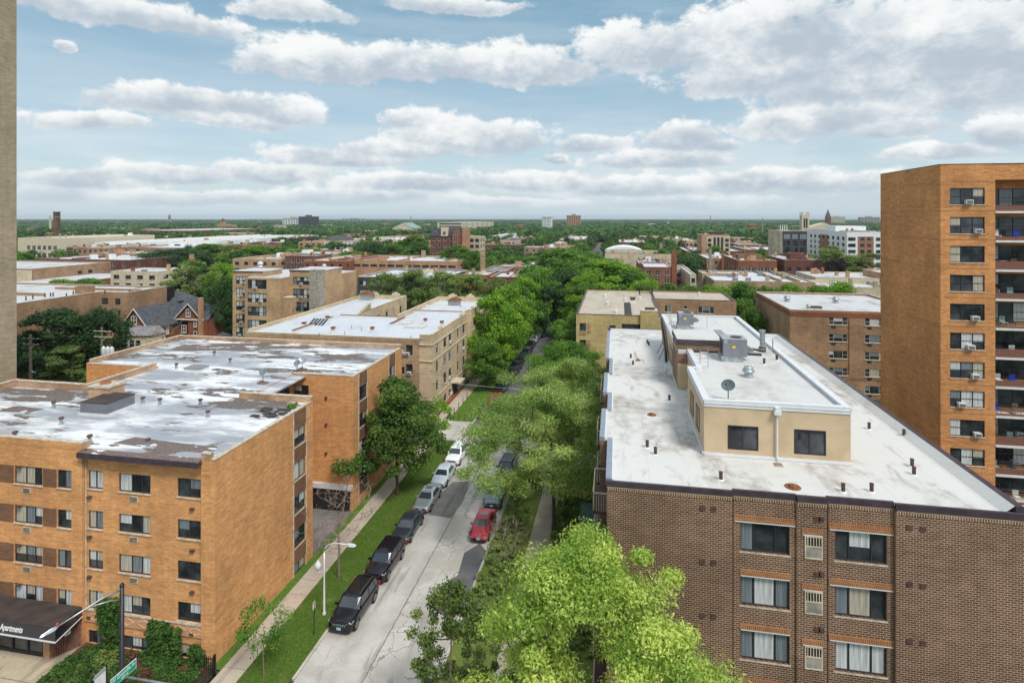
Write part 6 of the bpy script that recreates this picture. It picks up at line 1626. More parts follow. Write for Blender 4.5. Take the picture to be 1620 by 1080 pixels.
for (a, b) in ((0,0), (1,0), (0,1), (1,1)): m.box(x0 + a*w*.8, x0 + a*w*.8 + w*.2, 700 + b*w*.8, 700 + b*w*.8 + w*.2, zt, zt + 3.4)
m.build('tower', 'cream_stone', ct)
m = MB()
for f in (.25, .55): m.box(x0 + w*f, x0 + w*(f+.2), 699.8, 699.95, zt*.55, zt*.88)
m.build('belfry_opening', 'inside_dark', ct)
m = MB(); m.add([(x1, 700, 0), (x1 + 34, 700, 0), (x1 + 34, 700, 15), (x1 + 17, 700, 24), (x1, 700, 19), (x1, 720, 0), (x1 + 34, 720, 0), (x1 + 34, 720, 15), (x1 + 17, 720, 24), (x1, 720, 19)], [(0,1,2,3,4), (4,3,8,9), (3,2,7,8), (1,6,7,2), (9,8,7,6,5)]); m.build('nave', 'cream_stone', ct)
sp = root('spire_church', 'dark pointed church spire on the right horizon', 'church', (xs(1311, 1500), 1505, 0))
x0, x1 = xs(1307.5, 1500), xs(1314.5, 1500); zt = zs(1311, 343, 1500); w = x1 - x0; zp = zs(1311, 330.5, 1500)
m = MB(); m.box(x0, x1, 1500, 1500 + w, 0, zt); m.build('tower', 'maroon_brick', sp)
m = MB(); m.add([(x0, 1500, zt), (x1, 1500, zt), (x1, 1500 + w, zt), (x0, 1500 + w, zt), ((x0+x1)/2, 1500 + w/2, zp)], [(0,1,4), (1,2,4), (2,3,4), (3,0,4)]); m.build('spire', 'slate', sp)
gc = root('gabled_church', 'pale gabled church with a broad green roof left of the hotel', 'church', (xs(640, 900), 900, 0))
x0, x1 = xs(621, 900), xs(652, 900); xm = (x0+x1)/2; zr = zs(636, 352.5, 900); ze = zs(636, 361, 900)
m = MB(); m.add([(x0, 900, 0), (x1, 900, 0), (x1, 900, ze), (xm, 900, zr), (x0, 900, ze), (x0, 945, 0), (x1, 945, 0), (x1, 945, ze), (xm, 945, zr), (x0, 945, ze)], [(0,1,2,3,4), (1,6,7,2), (9,8,7,6,5), (5,0,4,9)]); m.build('wall', 'cream_stone', gc)
m = MB(); m.quad((xm, 899.5, zr + .3), (x1 + 1, 899.5, ze), (x1 + 1, 946, ze), (xm, 946, zr + .3)); m.quad((x0 - 1, 899.5, ze), (xm, 899.5, zr + .3), (xm, 946, zr + .3), (x0 - 1, 946, ze)); m.build('roof', 'green_roof', gc)
hd = root('domed_church', 'small domed church on the horizon left of the white tower block', 'church', (xs(351, 1100), 1100, 0))
x0, x1 = xs(348, 1100), xs(354, 1100); ze = zs(351, 350, 1100)
m = MB(); m.box(x0 - 12, x1 + 14, 1105, 1125, 0, ze - 7); m.box(x0, x1, 1100, 1107, 0, ze); m.build('wall', 'salmon_brick', hd)
m = MB(); m.lathe([(5, ze), (4.2, ze + 2.5), (2, ze + 4.5), (.3, ze + 7)], ((x0+x1)/2, 1103.5), 10); m.build('dome', 'maroon_brick', hd)
for (u, vt, Y, lb) in ((650, 341.5, 3000, 'thin far chimney above the green gabled church'), (1124, 341, 2500, 'thin far chimney on the horizon right of centre'), (1206, 345, 900, 'slim stone chimney in the woods right of centre')):
    stack(u - .7, u + .7, vt, Y, 'grey_stone', 'far_chimney', lb)
# ================================================================== parked cars
def loft(mb, rings, close_ends=True):
    o = len(mb.v); n = len(rings[0])
    for r in rings: mb.v += [tuple(p) for p in r]
    for i in range(len(rings) - 1):
        for k in range(n):
            k2 = (k + 1) % n
            mb.f.append((o + i*n + k, o + i*n + k2, o + (i+1)*n + k2, o + (i+1)*n + k))
    if close_ends:
        mb.f.append(tuple(o + k for k in range(n))[::-1]); mb.f.append(tuple(o + (len(rings)-1)*n + k for k in range(n)))
CAR = {
 'sedan': dict(L=4.75, W=1.84, st=[(0,.62,.62),(.012,.70,.76),(.04,.76,.84),(.13,.84,.90),(.24,.93,.915),(.285,.97,.92),(.5,.98,.92),(.72,1.0,.92),(.82,1.03,.91),(.95,1.0,.87),(.985,.94,.80),(1,.80,.70)],
               ws=(.27,.42), rw=(.70,.86), roof=1.45, belt=.97, tw=.62),
 'suv': dict(L=4.8, W=1.94, st=[(0,.78,.70),(.010,.92,.84),(.035,1.02,.90),(.12,1.08,.955),(.23,1.13,.965),(.27,1.16,.97),(.5,1.17,.97),(.8,1.19,.965),(.95,1.17,.94),(.985,1.10,.90),(1,.95,.84)],
             ws=(.255,.385), rw=(.90,.975), roof=1.74, belt=1.15, tw=.70),
 'crossover': dict(L=4.6, W=1.86, st=[(0,.72,.66),(.012,.84,.80),(.04,.92,.87),(.13,.99,.92),(.24,1.05,.93),(.28,1.08,.93),(.5,1.09,.93),(.8,1.12,.925),(.95,1.10,.90),(.985,1.02,.85),(1,.88,.78)],
             ws=(.26,.40), rw=(.86,.965), roof=1.66, belt=1.07, tw=.66)}
def make_car(kind, paint, name, label, plate=True, rails=None, sunroof=False):
    c = CAR[kind]; L, st = c['L'], c['st']
    r = lroot(name, label, 'car', 'cars parked along the street')
    y = lambda t: -L/2 + t*L
    rings = []
    for t, zt, w in st:
        zb = .36 if (t < .03 or t > .97) else .26
        half = [(0, zt + .045), (w*.5, zt + .035), (w*.82, zt + .005), (w*.955, zt - .07), (w*.995, zt*.72), (w, zt*.5), (w*.985, .38), (w*.93, zb)]
        ring = [(x, y(t), z) for x, z in half] + [(-x, y(t), z) for x, z in half[::-1] if x > 0]
        rings.append(ring)
    m = MB(); loft(m, rings); b = m.build('body', paint, r, smooth=True, loc=(0,0,0))
    sm = b.modifiers.new('soft', 'SUBSURF'); sm.levels = 1; sm.render_levels = 1
    # cabin
    belt, top, tw, w0 = c['belt'] - .03, c['roof'], c['tw'], st[5][2]*.93
    (wa, wb), (ra, rb_) = c['ws'], c['rw']
    m = MB()
    def ring(z, ya, yb, w, r_=.0):
        return [(-w, ya + .12, z), (-w*.7, ya, z), (w*.7, ya, z), (w, ya + .12, z), (w, yb - .1, z), (w*.75, yb, z), (-w*.75, yb, z), (-w, yb - .1, z)]
    loft(m, [ring(belt, y(wa), y(rb_), w0), ring(belt + (top-belt)*.86, y(wa + (wb-wa)*.90), y(rb_ - (rb_-ra)*.90), tw + .05), ring(top - .02, y(wb) + .08, y(ra) - .08, tw - .03), ring(top + .015, y(wb) + .45, y(ra) - .4, tw*.6)])
    m.build('cabin', paint, r, smooth=False, loc=(0,0,0))
    def lerp(a, b, f): return a + (b-a)*f
    zl, zh = belt + .06, belt + (top-belt)*.84
    def at_(f): return y(wa + (wb-wa)*.9*f), y(rb_ - (rb_-ra)*.9*f), lerp(w0, tw + .05, f)
    f0, f1 = .10, .97
    ya0, yb0, h0 = at_(f0); ya1, yb1, h1 = at_(f1)
    z0, z1 = lerp(belt, belt + (top-belt)*.86, f0), lerp(belt, belt + (top-belt)*.86, f1)
    e = .014
    m = MB(); m.quad((-h0*.82, ya0 + .045 - e*3, z0), (h0*.82, ya0 + .045 - e*3, z0), (h1*.80, ya1 + .03 - e*2.5, z1), (-h1*.80, ya1 + .03 - e*2.5, z1))
    m.quad((-h0*.70, ya0 - e*1.5, z0 + .001), (h0*.70, ya0 - e*1.5, z0 + .001), (h1*.70, ya1 - e*1.5, z1 - .001), (-h1*.70, ya1 - e*1.5, z1 - .001))
    m.build('windshield', 'car_glass', r, loc=(0,0,0))
    m = MB(); m.quad((h0*.72, yb0 + e*1.5, z0 + .05), (-h0*.72, yb0 + e*1.5, z0 + .05), (-h1*.72, yb1 + e*1.5, z1 - .02), (h1*.72, yb1 + e*1.5, z1 - .02)); m.build('rear_window', 'car_glass', r, loc=(0,0,0))
    yf0, yf1 = ya0 + .24, ya1 + .22; yr0, yr1 = yb0 - .26, yb1 - .2
    for s in (-1, 1):
        def yy(f, k): return lerp(lerp(yf0, yr0, f), lerp(yf1, yr1, f), k)
        for (fa, fb) in ((0, .46), (.50, .84), (.88, 1.0)) if kind != 'sedan' else ((0, .50), (.54, .97)):
            m = MB(); q = [(s*(h0 + e), yy(fa, 0), z0), (s*(h0 + e), yy(fb, 0), z0), (s*(h1 + e), yy(fb, 1), z1), (s*(h1 + e), yy(fa, 1), z1)]
            m.quad(*(q if s > 0 else q[::-1])); m.build('side_window', 'car_glass', r, loc=(0,0,0))
        m = MB(); m.box(s*(w0 - .02), s*(w0 + .20), ya0 + .14, ya0 + .24, belt + .05, belt + .2); m.build('mirror', paint, r, loc=(0,0,0))
        m = MB(); xx = st[3][2]
        m.add([(s*xx*.55, y(.005) - .005, st[1][1]*.86), (s*xx*.90, y(.03), st[1][1]*.90), (s*xx*.93, y(.03), st[1][1]*1.02), (s*xx*.58, y(.006), st[1][1]*.97),
               (s*xx*.97, y(.09), st[2][1]*.97), (s*xx*.97, y(.09), st[2][1]*.88)], [(0,1,2,3), (1,5,4,2)] if s > 0 else [(3,2,1,0), (2,4,5,1)]); m.build('headlight', 'head_lamp', r, loc=(0,0,0))
        m = MB(); m.box(s*(st[-3][2]*.62), s*(st[-3][2] + .004), y(.975), y(1.0) + .01, c['belt'] - .28, c['belt'] - .06); m.build('tail_light', 'red_lamp', r, loc=(0,0,0))
        for t in (.175, .80):
            R_ = .345 if kind == 'sedan' else .375
            xo = s*(c['W']/2*.985); xi = s*(c['W']/2 - .24)
            m = MB(); n = 20; prof = [(xi, R_*.9), (xi + s*.03, R_), (xo - s*.03, R_), (xo, R_*.93), (xo + s*.002, R_*.68)]
            o = 0
            vs = []
            for (x, rr_) in prof:
                for k in range(n): a = 2*math.pi*k/n; vs.append((x, y(t) + rr_*math.cos(a), R_ + rr_*math.sin(a)))
            fs = [(i*n + k, i*n + (k+1) % n, (i+1)*n + (k+1) % n, (i+1)*n + k) for i in range(len(prof)-1) for k in range(n)]
            fs.append(tuple(range(n))); fs.append(tuple(range((len(prof)-1)*n, len(prof)*n))); m.add(vs, fs)
            w = m.build('wheel', 'tyre', r, loc=(0,0,0))
            m = MB(); vs = [(xo + s*.012, y(t), R_)]
            for k in range(10):
                a = 2*math.pi*k/10; a2 = a + .42
                vs += [(xo + s*.008, y(t) + R_*.66*math.cos(a), R_ + R_*.66*math.sin(a)), (xo + s*.008, y(t) + R_*.66*math.cos(a2), R_ + R_*.66*math.sin(a2))]
            m.add(vs, [(0, 1+2*k, 2+2*k) for k in range(10)]); m.build('rim', 'rim', w, loc=(0,0,0))
            # arch lip
            m = MB(); pts = [(s*(c['W']/2*.992), y(t) + (R_+.055)*math.cos(a), R_ + (R_+.055)*math.sin(a)) for a in [math.pi*k/10 for k in range(11)]]
            m.tube(pts, .035, 5); m.build('wheel_arch', 'tyre', r, loc=(0,0,0))
    m = MB(); g0 = st[1][1]
    m.box(-st[1][2]*.62, st[1][2]*.62, y(0) - .012, y(.012), g0*.74, g0*.90); g = m.build('grille', 'black_metal', r, loc=(0,0,0))
    m = MB()
    for k in range(7): x = -st[1][2]*.52 + k*st[1][2]*.173; m.box(x - .012, x + .012, y(0) - .02, y(0) - .0125, g0*.755, g0*.885)
    m.box(-st[1][2]*.62, st[1][2]*.62, y(0) - .018, y(0) - .0125, g0*.905, g0*.925); m.build('chrome_bars', 'chrome', g, loc=(0,0,0))
    m = MB(); m.box(-st[1][2]*.8, st[1][2]*.8, y(0) - .02, y(.02), .36, .50); m.build('lower_intake', 'black_metal', r, loc=(0,0,0))
    if plate: m = MB(); m.box(-.16, .16, y(0) - .045, y(0) - .022, .47, .63); m.build('licence_plate', 'plate', r, loc=(0,0,0))
    if rails or (rails is None and kind != 'sedan'):
        for s in (-1, 1):
            m = MB(); m.tube([(s*(tw - .08), y(wb) + .25, top), (s*(tw - .08), y(wb) + .35, top + .06), (s*(tw - .08), y(ra) - .3, top + .06), (s*(tw - .08), y(ra) - .2, top)], .022, 5); m.build('roof_rail', 'chrome' if 'black' in paint else 'black_metal', r, loc=(0,0,0))
        if kind == 'suv':
            m = MB()
            for k in range(4): x = -.42 + k*.28; m.box(x - .02, x + .02, y(.5), y(.84), top + .012, top + .026)
            m.build('roof_strip', 'black_metal', r, loc=(0,0,0))
    if sunroof:
        m = MB(); m.box(-tw*.55, tw*.55, y(wb) + .5, y(wb) + 1.05, top + .014, top + .022); m.build('sunroof', 'car_glass', r, loc=(0,0,0))
    m = MB()
    for s in (-1, 1): m.box(s*st[5][2]*1.0, s*(st[5][2]*1.0 + .012), y(.42), y(.46), c['belt'] - .16, c['belt'] - .13); m.box(s*st[5][2]*1.0, s*(st[5][2]*1.0 + .012), y(.64), y(.68), c['belt'] - .16, c['belt'] - .13)
    m.build('door_handles', 'chrome', r, loc=(0,0,0))
    return r
m_, t_, b_ = new_mat('car_glass')
b_.inputs['Base Color'].default_value = (0.03, 0.04, 0.048, 1); b_.inputs['Roughness'].default_value = 0.05; b_.inputs['Specular IOR Level'].default_value = 0.9
b_.inputs['Coat Weight'].default_value = 0.6; b_.inputs['Coat Roughness'].default_value = 0.02
CX = -19.2
def park(o, x, yfront, L, rz=0.0, z=0.0):
    o.location = (x, yfront + L/2, z); o.rotation_euler = (0, 0, R(rz))
cars = [('suv','paint_black','suv','glossy black SUV with roof rails and seven slot grille, nearest on the left kerb',37.3,False,-1.2),
 ('suv','paint_plum','suv','dark purple-black SUV parked second from the camera behind the glossy black one',42.9,False,-.8),
 ('sedan','paint_graphite','sedan','dark grey-blue sedan between the purple-black SUV and the silver sedan',48.5,False,.5),
 ('sedan','paint_silver','sedan','silver sedan with a sunroof behind the dark grey-blue sedan',54.0,True,0),
 ('sedan','paint_ice','sedan','pale ice-silver sedan right in front of the white crossover',59.4,False,.6),
 ('crossover','paint_white','crossover','white crossover parked at the corner of the alley driveway',65.0,False,-.8)]
first = {}
for (k, p, n, lb, yf, sr, rz) in cars:
    o = make_car(k, p, n, lb, sunroof=sr); park(o, CX + rw.uniform(-.05, .05), yf, CAR[k]['L'], rz); first[p] = o
o = make_car('sedan', 'paint_black', 'sedan', 'black sedan parked just beyond the alley driveway'); park(o, CX, 80.9, 4.75, -.5); blk = o
o = make_car('sedan', 'paint_crimson', 'sedan', 'dark red sedan beyond the alley behind the black sedan'); park(o, CX + .1, 86.8, 4.75, 1)
lbls = ['black SUV behind the dark red sedan beyond the alley','navy sedan in the shaded row under the street trees','dark SUV third behind the dark red sedan','black sedan fourth behind the dark red sedan','dark grey sedan halfway up the shaded row','black SUV just before the pale sedan far up the street','dark sedan right before the pale cars far up the street']
far_protos = [('suv','paint_black'),('sedan','paint_navy'),('suv','paint_plum'),('sedan','paint_black'),('sedan','paint_graphite'),('suv','paint_black'),('sedan','paint_navy')]
protos = {}
def far_car(k, p, x, yf, lb, rz=0):
    if (k, p) in protos: o = copy_tree(protos[(k, p)])
    else: o = make_car(k, p, k, lb); protos[(k, p)] = o
    o['label'] = lb; park(o, x, yf, CAR[k]['L'], rz)
for i, (k, p) in enumerate(far_protos): far_car(k, p, CX + .05*(i % 3), 92.6 + i*5.6, lbls[i])
far_car('crossover', 'paint_silver', CX, 132, 'pale silver crossover far up the street')
far_car('sedan', 'paint_ice', CX, 138, 'pale sedan farthest up the visible street')
far_car('suv', 'paint_steel', CX, 144, 'grey SUV at the far end of the parked row')
o = make_car('sedan', 'paint_crimson', 'sedan', 'bright red sedan half under the trees on the right kerb', sunroof=True); park(o, -12.35, 50.0, 4.75, 1.5)
o = make_car('crossover', 'paint_steel', 'crossover', 'blue-grey car hidden under the feathery trees behind the red sedan'); park(o, -12.4, 56.0, 4.6, .5)
far_car('suv', 'paint_black', -12.4, 62.0, 'black SUV under the feathery trees, farther along the right kerb')

# ================================================================== lamps, signs, poles
r = root('street_lamp', 'white curved street lamp with a small acorn lantern beside the glossy black SUV', 'street lamp', (-21.4, 37.4, .12))
bx0, by0, _ = at(513, 973, .12)
r.location = (bx0, by0, .12); r['_org'] = (bx0, by0, .12)
hz_ = 5.55
m = MB(); m.lathe([(.14, .12), (.14, .35), (.075, .42), (.06, 3.0), (.05, 4.8)], (bx0, by0), 12); m.build('pole', 'lamp_white', r, smooth=True)
m = MB(); pts = [(bx0, by0, 4.78)]
for k in range(9):
    a = math.pi*.5*k/8; pts.append((bx0 + .95*(1-math.cos(a)), by0, 4.78 + .78*math.sin(a)))
pts.append((bx0 + 1.9, by0, 5.56)); m.tube(pts, [.045]*5 + [.035]*6, 8); m.build('arm', 'lamp_white', r, smooth=True)
m = MB(); hx = bx0 + 2.15
loft(m, [[(hx-.32+a*.001, by0+b*.06, 5.55+c*.05) for a,b,c in ((0,-1,-1),(0,1,-1),(0,1,1),(0,-1,1))], [(hx-.15, by0-.15, 5.48),(hx-.15, by0+.15, 5.48),(hx-.15, by0+.11, 5.63),(hx-.15, by0-.11, 5.63)], [(hx+.2, by0-.15, 5.48),(hx+.2, by0+.15, 5.48),(hx+.2, by0+.10, 5.61),(hx+.2, by0-.10, 5.61)], [(hx+.36, by0-.06, 5.5),(hx+.36, by0+.06, 5.5),(hx+.36, by0+.04, 5.56),(hx+.36, by0-.04, 5.56)]])
m.build('lamp_head', 'lamp_white', r)
m = MB(); m.tube([(bx0, by0, 3.35), (bx0 - .35, by0, 3.25), (bx0 - .5, by0, 3.4)], .03, 6); m.build('lantern_bracket', 'lamp_white', r)
m = MB(); m.lathe([(.06, 3.4), (.20, 3.52), (.24, 3.75), (.20, 3.92), (.06, 4.08), (.02, 4.2)], (bx0 - .5, by0), 12); m.build('acorn_lantern', 'lantern_glass', r, smooth=True)
x, y, _ = at(497, 1004, .12)
r = root('parking_sign', 'red and white parking sign on a thin black post beside the street lamp', 'sign', (x, y, .12))
m = MB(); m.tube([(x, y, .12), (x, y, 2.3)], .03, 6); m.build('post', 'black_metal', r)
m = MB(); m.box(x - .02, x + .0, y - .15, y + .15, 1.95, 2.45); m.build('plate', 'sign_white', r)
m = MB(); m.box(x + .001, x + .005, y - .12, y + .12, 2.3, 2.42); m.box(x + .001, x + .005, y - .12, y + .12, 2.0, 2.04); m.build('red_marks', 'paint_red', r)
# black mast-arm street lamp before the orange building; base out of the frame below
Ym = 27.0
px = xs(193, Ym); zt = zs(193, 927, Ym)
r = root('mast_arm_lamp', 'black street light pole with a long pale arm crossing in front of the canopy', 'street lamp', (px, Ym, 0))
m = MB(); m.lathe([(.2, 0), (.2, .5), (.13, .6), (.11, zt)], (px, Ym), 12); m.build('pole', 'black_metal', r, smooth=True)
m = MB(); m.lathe([(.12, zt), (.13, zt + .08), (.06, zt + .18)], (px, Ym), 10); m.build('finial', 'black_metal', r)
ex, ez_ = xs(92, 24.5), zs(92, 990, 24.5)
def arm(z0, pts2): return [(px, Ym, z0)] + pts2
A = Vector((px, Ym, zt - .15)); Bv = Vector((ex, 24.5, ez_)); Bm = A.lerp(Bv, .5) + Vector((0, 0, .25))
m = MB(); m.tube([A, A.lerp(Bv, .33) + Vector((0,0,.12)), A.lerp(Bv, .66) + Vector((0,0,.06)), Bv], [.055,.05,.045,.04], 8)
A2 = Vector((px, Ym, zt - .75)); m.tube([A2, A2.lerp(Bv, .2) + Vector((0,0,.22)), A.lerp(Bv, .5) + Vector((0,0,.02))], .035, 6); m.build('arm', 'galvanised', r, smooth=True)
d_ = (Bv - A).normalized(); m = MB(); e0 = Bv; e1 = Bv + d_*.65; s_ = Vector((.10, .02, 0))
loft(m, [[tuple(e0 + Vector(q)) for q in ((-.05,-.05,-.03),(.05,-.05,-.03),(.05,.05,.04),(-.05,.05,.04))], [tuple(e0 + d_*.15 + Vector(q)) for q in ((-.05,-.16,-.10),(.05,.0,-.10),(.05,.16,.06),(-.05,.0,.06))], [tuple(e1 + Vector(q)) for q in ((-.05,-.10,-.06),(.05,.0,-.06),(.05,.10,.02),(-.05,.0,.02))]]); m.build('lamp_head', 'galvanised', r)
m = MB(); m.lathe([(.06, ez_ + .08), (.06, ez_ + .18)], (ex, 24.45), 8); m.build('photocell', 'paint_red', r)
# traffic mast arm with the street sign, lower edge
gz = zs(215, 1073, 25.0)
gx0, gx1 = xs(196, 25.0), xs(345, 25.0)
r = root('signal_mast_arm', 'grey signal mast arm crossing the bottom edge beside the green street sign', 'signal mast', (gx0 - 1, 25, 0))
m = MB(); m.lathe([(.16, 0), (.13, gz + .15)], (gx0 - .3, 25.0), 10); m.build('pole', 'black_metal', r)
m = MB(); m.tube([(gx0 - .3, 25.0, gz), (gx1, 25.0, gz)], [.065, .05], 8); m.build('arm', 'galvanised', r, smooth=True)
m = MB(); m.box(gx1 - .08, gx1 + .22, 24.85, 25.15, gz - .55, gz + .25); m.build('signal_head', 'black_metal', r)
# green street-name sign, seen from the side
def edge_sign(name, label, u0, v0, u1, v1, h, Y0, mat, rim, texts):
    # runs from photo position (u0,v0) at depth Y0 to (u1,v1) on the same height
    z = zs(u0, v0, Y0); p0 = Vector((xs(u0, Y0), Y0, z))
    a = at(u1, v1, z); p1 = Vector(a)
    L = (p1 - p0).length; ang = math.atan2(p1.y - p0.y, p1.x - p0.x); mid = (p0 + p1)/2
    r = root(name, label, 'sign', tuple(mid))
    d = (p1 - p0).normalized(); n = Vector((d.y, -d.x, 0))
    def pb(s0, s1, t0, t1, za, zb):
        m = MB(); q = [p0 + d*s0 + n*t0, p0 + d*s1 + n*t0, p0 + d*s1 + n*t1, p0 + d*s0 + n*t1]
        m.prism([(v.x, v.y) for v in q], za, zb); return m
    pb(0, L, -.012, .012, z - h, z).build('plate', rim, r)
    pb(.03, L - .03, .0125, .017, z - h + .03, z - .03).build('face', mat, r)
    for (s, f, zz, size, mt) in texts:
        q = p0 + d*(L*f) + n*.019
        text_obj('lettering', s, size, mt, r, (q.x, q.y, z + zz), (R(90), 0, ang), 0, .001, .8, .002)
    return r, p0, p1, d, z
edge_sign('street_name_sign', 'green street name sign with white lettering at the bottom edge', 175, 1075, 215.5, 1040, .50, 24.2, 'sign_green', 'sign_white',
          [('W', .12, -.17, .24, 'sign_white'), ('Granville', .50, -.17, .27, 'sign_white'), ('Av', .88, -.17, .24, 'sign_white'), ('1000 W', .52, -.38, .16, 'sign_white')])
rs_, p0, p1, d, z = edge_sign('property_sign', 'white notice board with a dark header standing in the ground cover', 147, 1071, 168, 1053, .95, 27.5, 'sign_white', 'sign_grey', [('- - -', .5, -.40, .12, 'dark_frame'), ('--- --', .5, -.60, .12, 'dark_frame')])
for q in (p0, p1):
    m = MB(); m.box(q.x - .04, q.x + .04, q.y - .04, q.y + .04, 0, z + .08); m.build('post', 'black_metal', rs_)
m = MB(); q0, q1 = p0 + Vector((.02,-.02,0)), p1 + Vector((.02,-.02,0)); m.prism([(q0.x, q0.y), (q1.x, q1.y), (q1.x+.02, q1.y-.03), (q0.x+.02, q0.y-.03)], z - .16, z - .01); m.build('header', 'sign_grey', rs_)
# black iron fence at the corner of the orange building
r = root('iron_fence', 'low black iron fence at the corner of the orange building', 'fence', (-26.2, 32, 0))
m = MB()
for k in range(6): x = -26.2 + k*.15; m.box(x - .015, x + .015, 32.6, 32.63, 0, 1.25)
for k in range(28): y = 32.5 - k*.16; m.box(-25.46, -25.43, y - .015, y + .015, 0, 1.25)
m.build('pickets', 'black_metal', r)
m = MB(); m.box(-26.25, -25.4, 32.6, 32.63, 1.05, 1.10); m.box(-25.46, -25.43, 28.0, 32.6, 1.05, 1.10); m.box(-25.46, -25.43, 28.0, 32.6, .15, .20)
m.box(-25.52, -25.40, 32.55, 32.67, 0, 1.4); m.build('rails', 'black_metal', r)
# wooden poles behind the orange building
def wood_pole(u, Y, vt, label, arm=True, tr=False, lampu=None):
    x = xs(u, Y); zt = zs(u, vt, Y)
    r = root('utility_pole', label, 'utility pole', (x, Y, 0))
    m = MB(); m.lathe([(.26, 0), (.17, zt)], (x, Y), 10); m.build('pole', 'pole_wood', r)
    if arm:
        for dz in (.6, 1.5):
            m = MB(); m.box(x - 1.3, x + 1.9, Y - .2, Y - .1, zt - dz - .1, zt - dz); ca = m.build('crossarm', 'cream_stone' if tr else 'pole_wood', r)
            for k in range(4):
                m = MB(); m.lathe([(.03, zt - dz), (.06, zt - dz + .06), (.03, zt - dz + .16)], (x - 1.1 + k*.9, Y - .16), 8); m.build('insulator', 'galvanised', ca)
        m = MB(); m.tube([(x, Y - .16, zt - 2.3), (x + 1.2, Y - .16, zt - 1.5)], .05, 5); m.build('brace', 'cream_stone', r)
    if tr:
        for k in range(3):
            cx_ = x + .7 + k*.75; m = MB(); m.lathe([(.28, zt - 4.3), (.3, zt - 4.2), (.3, zt - 3.2), (.2, zt - 3.05), (.05, zt - 2.9)], (cx_, Y - .35), 12); m.build('transformer', 'lamp_white', r, smooth=True)
        m = MB(); m.box(x - .1, x + 2.6, Y - .2, Y - .08, zt - 3.8, zt - 3.66); m.build('bracket', 'galvanised', r)
    if lampu:
        m = MB(); m.tube([(x, Y, zt - 6.0), (x + .8, Y - .5, zt - 5.6), (x + 1.5, Y - .8, zt - 5.7)], .05, 6); m.build('lamp_arm', 'galvanised', r)
        m = MB(); m.box(x + 1.3, x + 2.0, Y - 1.0, Y - .7, zt - 5.8, zt - 5.66); m.build('lamp_head', 'galvanised', r)
    return Vector((x, Y, zt))
p1_ = wood_pole(48.5, 76, 529, 'wooden utility pole with a lamp left of the dark spreading tree', lampu=True)
p2_ = wood_pole(161, 76.5, 517, 'wooden utility pole with three white transformers beside the Victorian house', tr=True)
def wire(a, b, sag, label, rad=.022, mat='black_metal', grp='overhead wires'):
    m = MB(); a, b = Vector(a), Vector(b); pts = []
    for k in range(17):
        t = k/16; p = a.lerp(b, t); p.z -= sag*4*t*(1-t); pts.append(p)
    m.tube(pts, rad, 4); tag(m.build('overhead_wire', mat), label, 'wire', grp)
wire(p1_ + Vector((0,0,-.5)), p2_ + Vector((0,0,-.5)), .6, 'topmost thin wire between the two wooden poles behind the orange building')
wire(p1_ + Vector((1,0,-1.4)), p2_ + Vector((1,0,-1.4)), .8, 'second thin wire between the two wooden poles, below the crossarms')
wire(p1_ + Vector((0,0,-4.2)), p2_ + Vector((0,0,-4.4)), .9, 'lowest heavy cable between the two wooden poles', .04)
wire(p1_ + Vector((-60,2,-.6)), p1_ + Vector((0,0,-.6)), .8, 'wire running left from the wooden pole with the lamp')
wire(p1_ + Vector((-60,2,-3.8)), p1_ + Vector((0,0,-4.2)), .8, 'heavy cable running left from the wooden pole with the lamp', .04)
for i, (z, y) in enumerate(((7.6, 78.0), (7.1, 78.4), (6.2, 78.1), (5.7, 78.5))):
    wire((-26.3, y, z), (14, y + .4, z + .2), .7, ['topmost', 'second', 'third', 'lowest'][i] + ' of the four wires crossing the street at the alley', .022, 'galvanised' if i == 2 else 'black_metal', 'wires crossing the street')
r = root('utility_pole', 'wooden utility pole in the alley mouth hidden behind the right trees', 'utility pole', (14, 78.4, 0))
m = MB(); m.lathe([(.22, 0), (.15, 9)], (14, 78.4), 8); m.build('pole', 'pole_wood', r)
# bollards around the far corner lawn
k = 0
for (x, y) in [(-23.9, 80.2), (-23.3, 80.0), (-22.5, 80.0), (-21.6, 80.0), (-20.7, 80.3), (-23.95, 82.5), (-23.95, 85), (-23.95, 87.5), (-23.95, 90)]:
    r = root('bollard', 'short dark post around the corner lawn beyond the alley, ' + ['at the building side corner', 'second along the alley', 'third along the alley', 'fourth along the alley', 'at the kerb corner', 'first along the sidewalk', 'second along the sidewalk', 'third along the sidewalk', 'fourth along the sidewalk'][k], 'post', (x, y, .11), 'posts round the corner lawn'); k += 1
    m = MB(); m.lathe([(.06, .11), (.06, 1.05), (.03, 1.12)], (x, y), 8); m.build('post', 'vent_brown', r)
# ramp and planter wall of the limestone entrance
m = MB(); m.box(-26.5, -25.95, 84.5, 93.5, .121, .45); tag(m.build('brick_planter', 'red_brick'), 'low red brick planter strip along the limestone flats', 'planter')
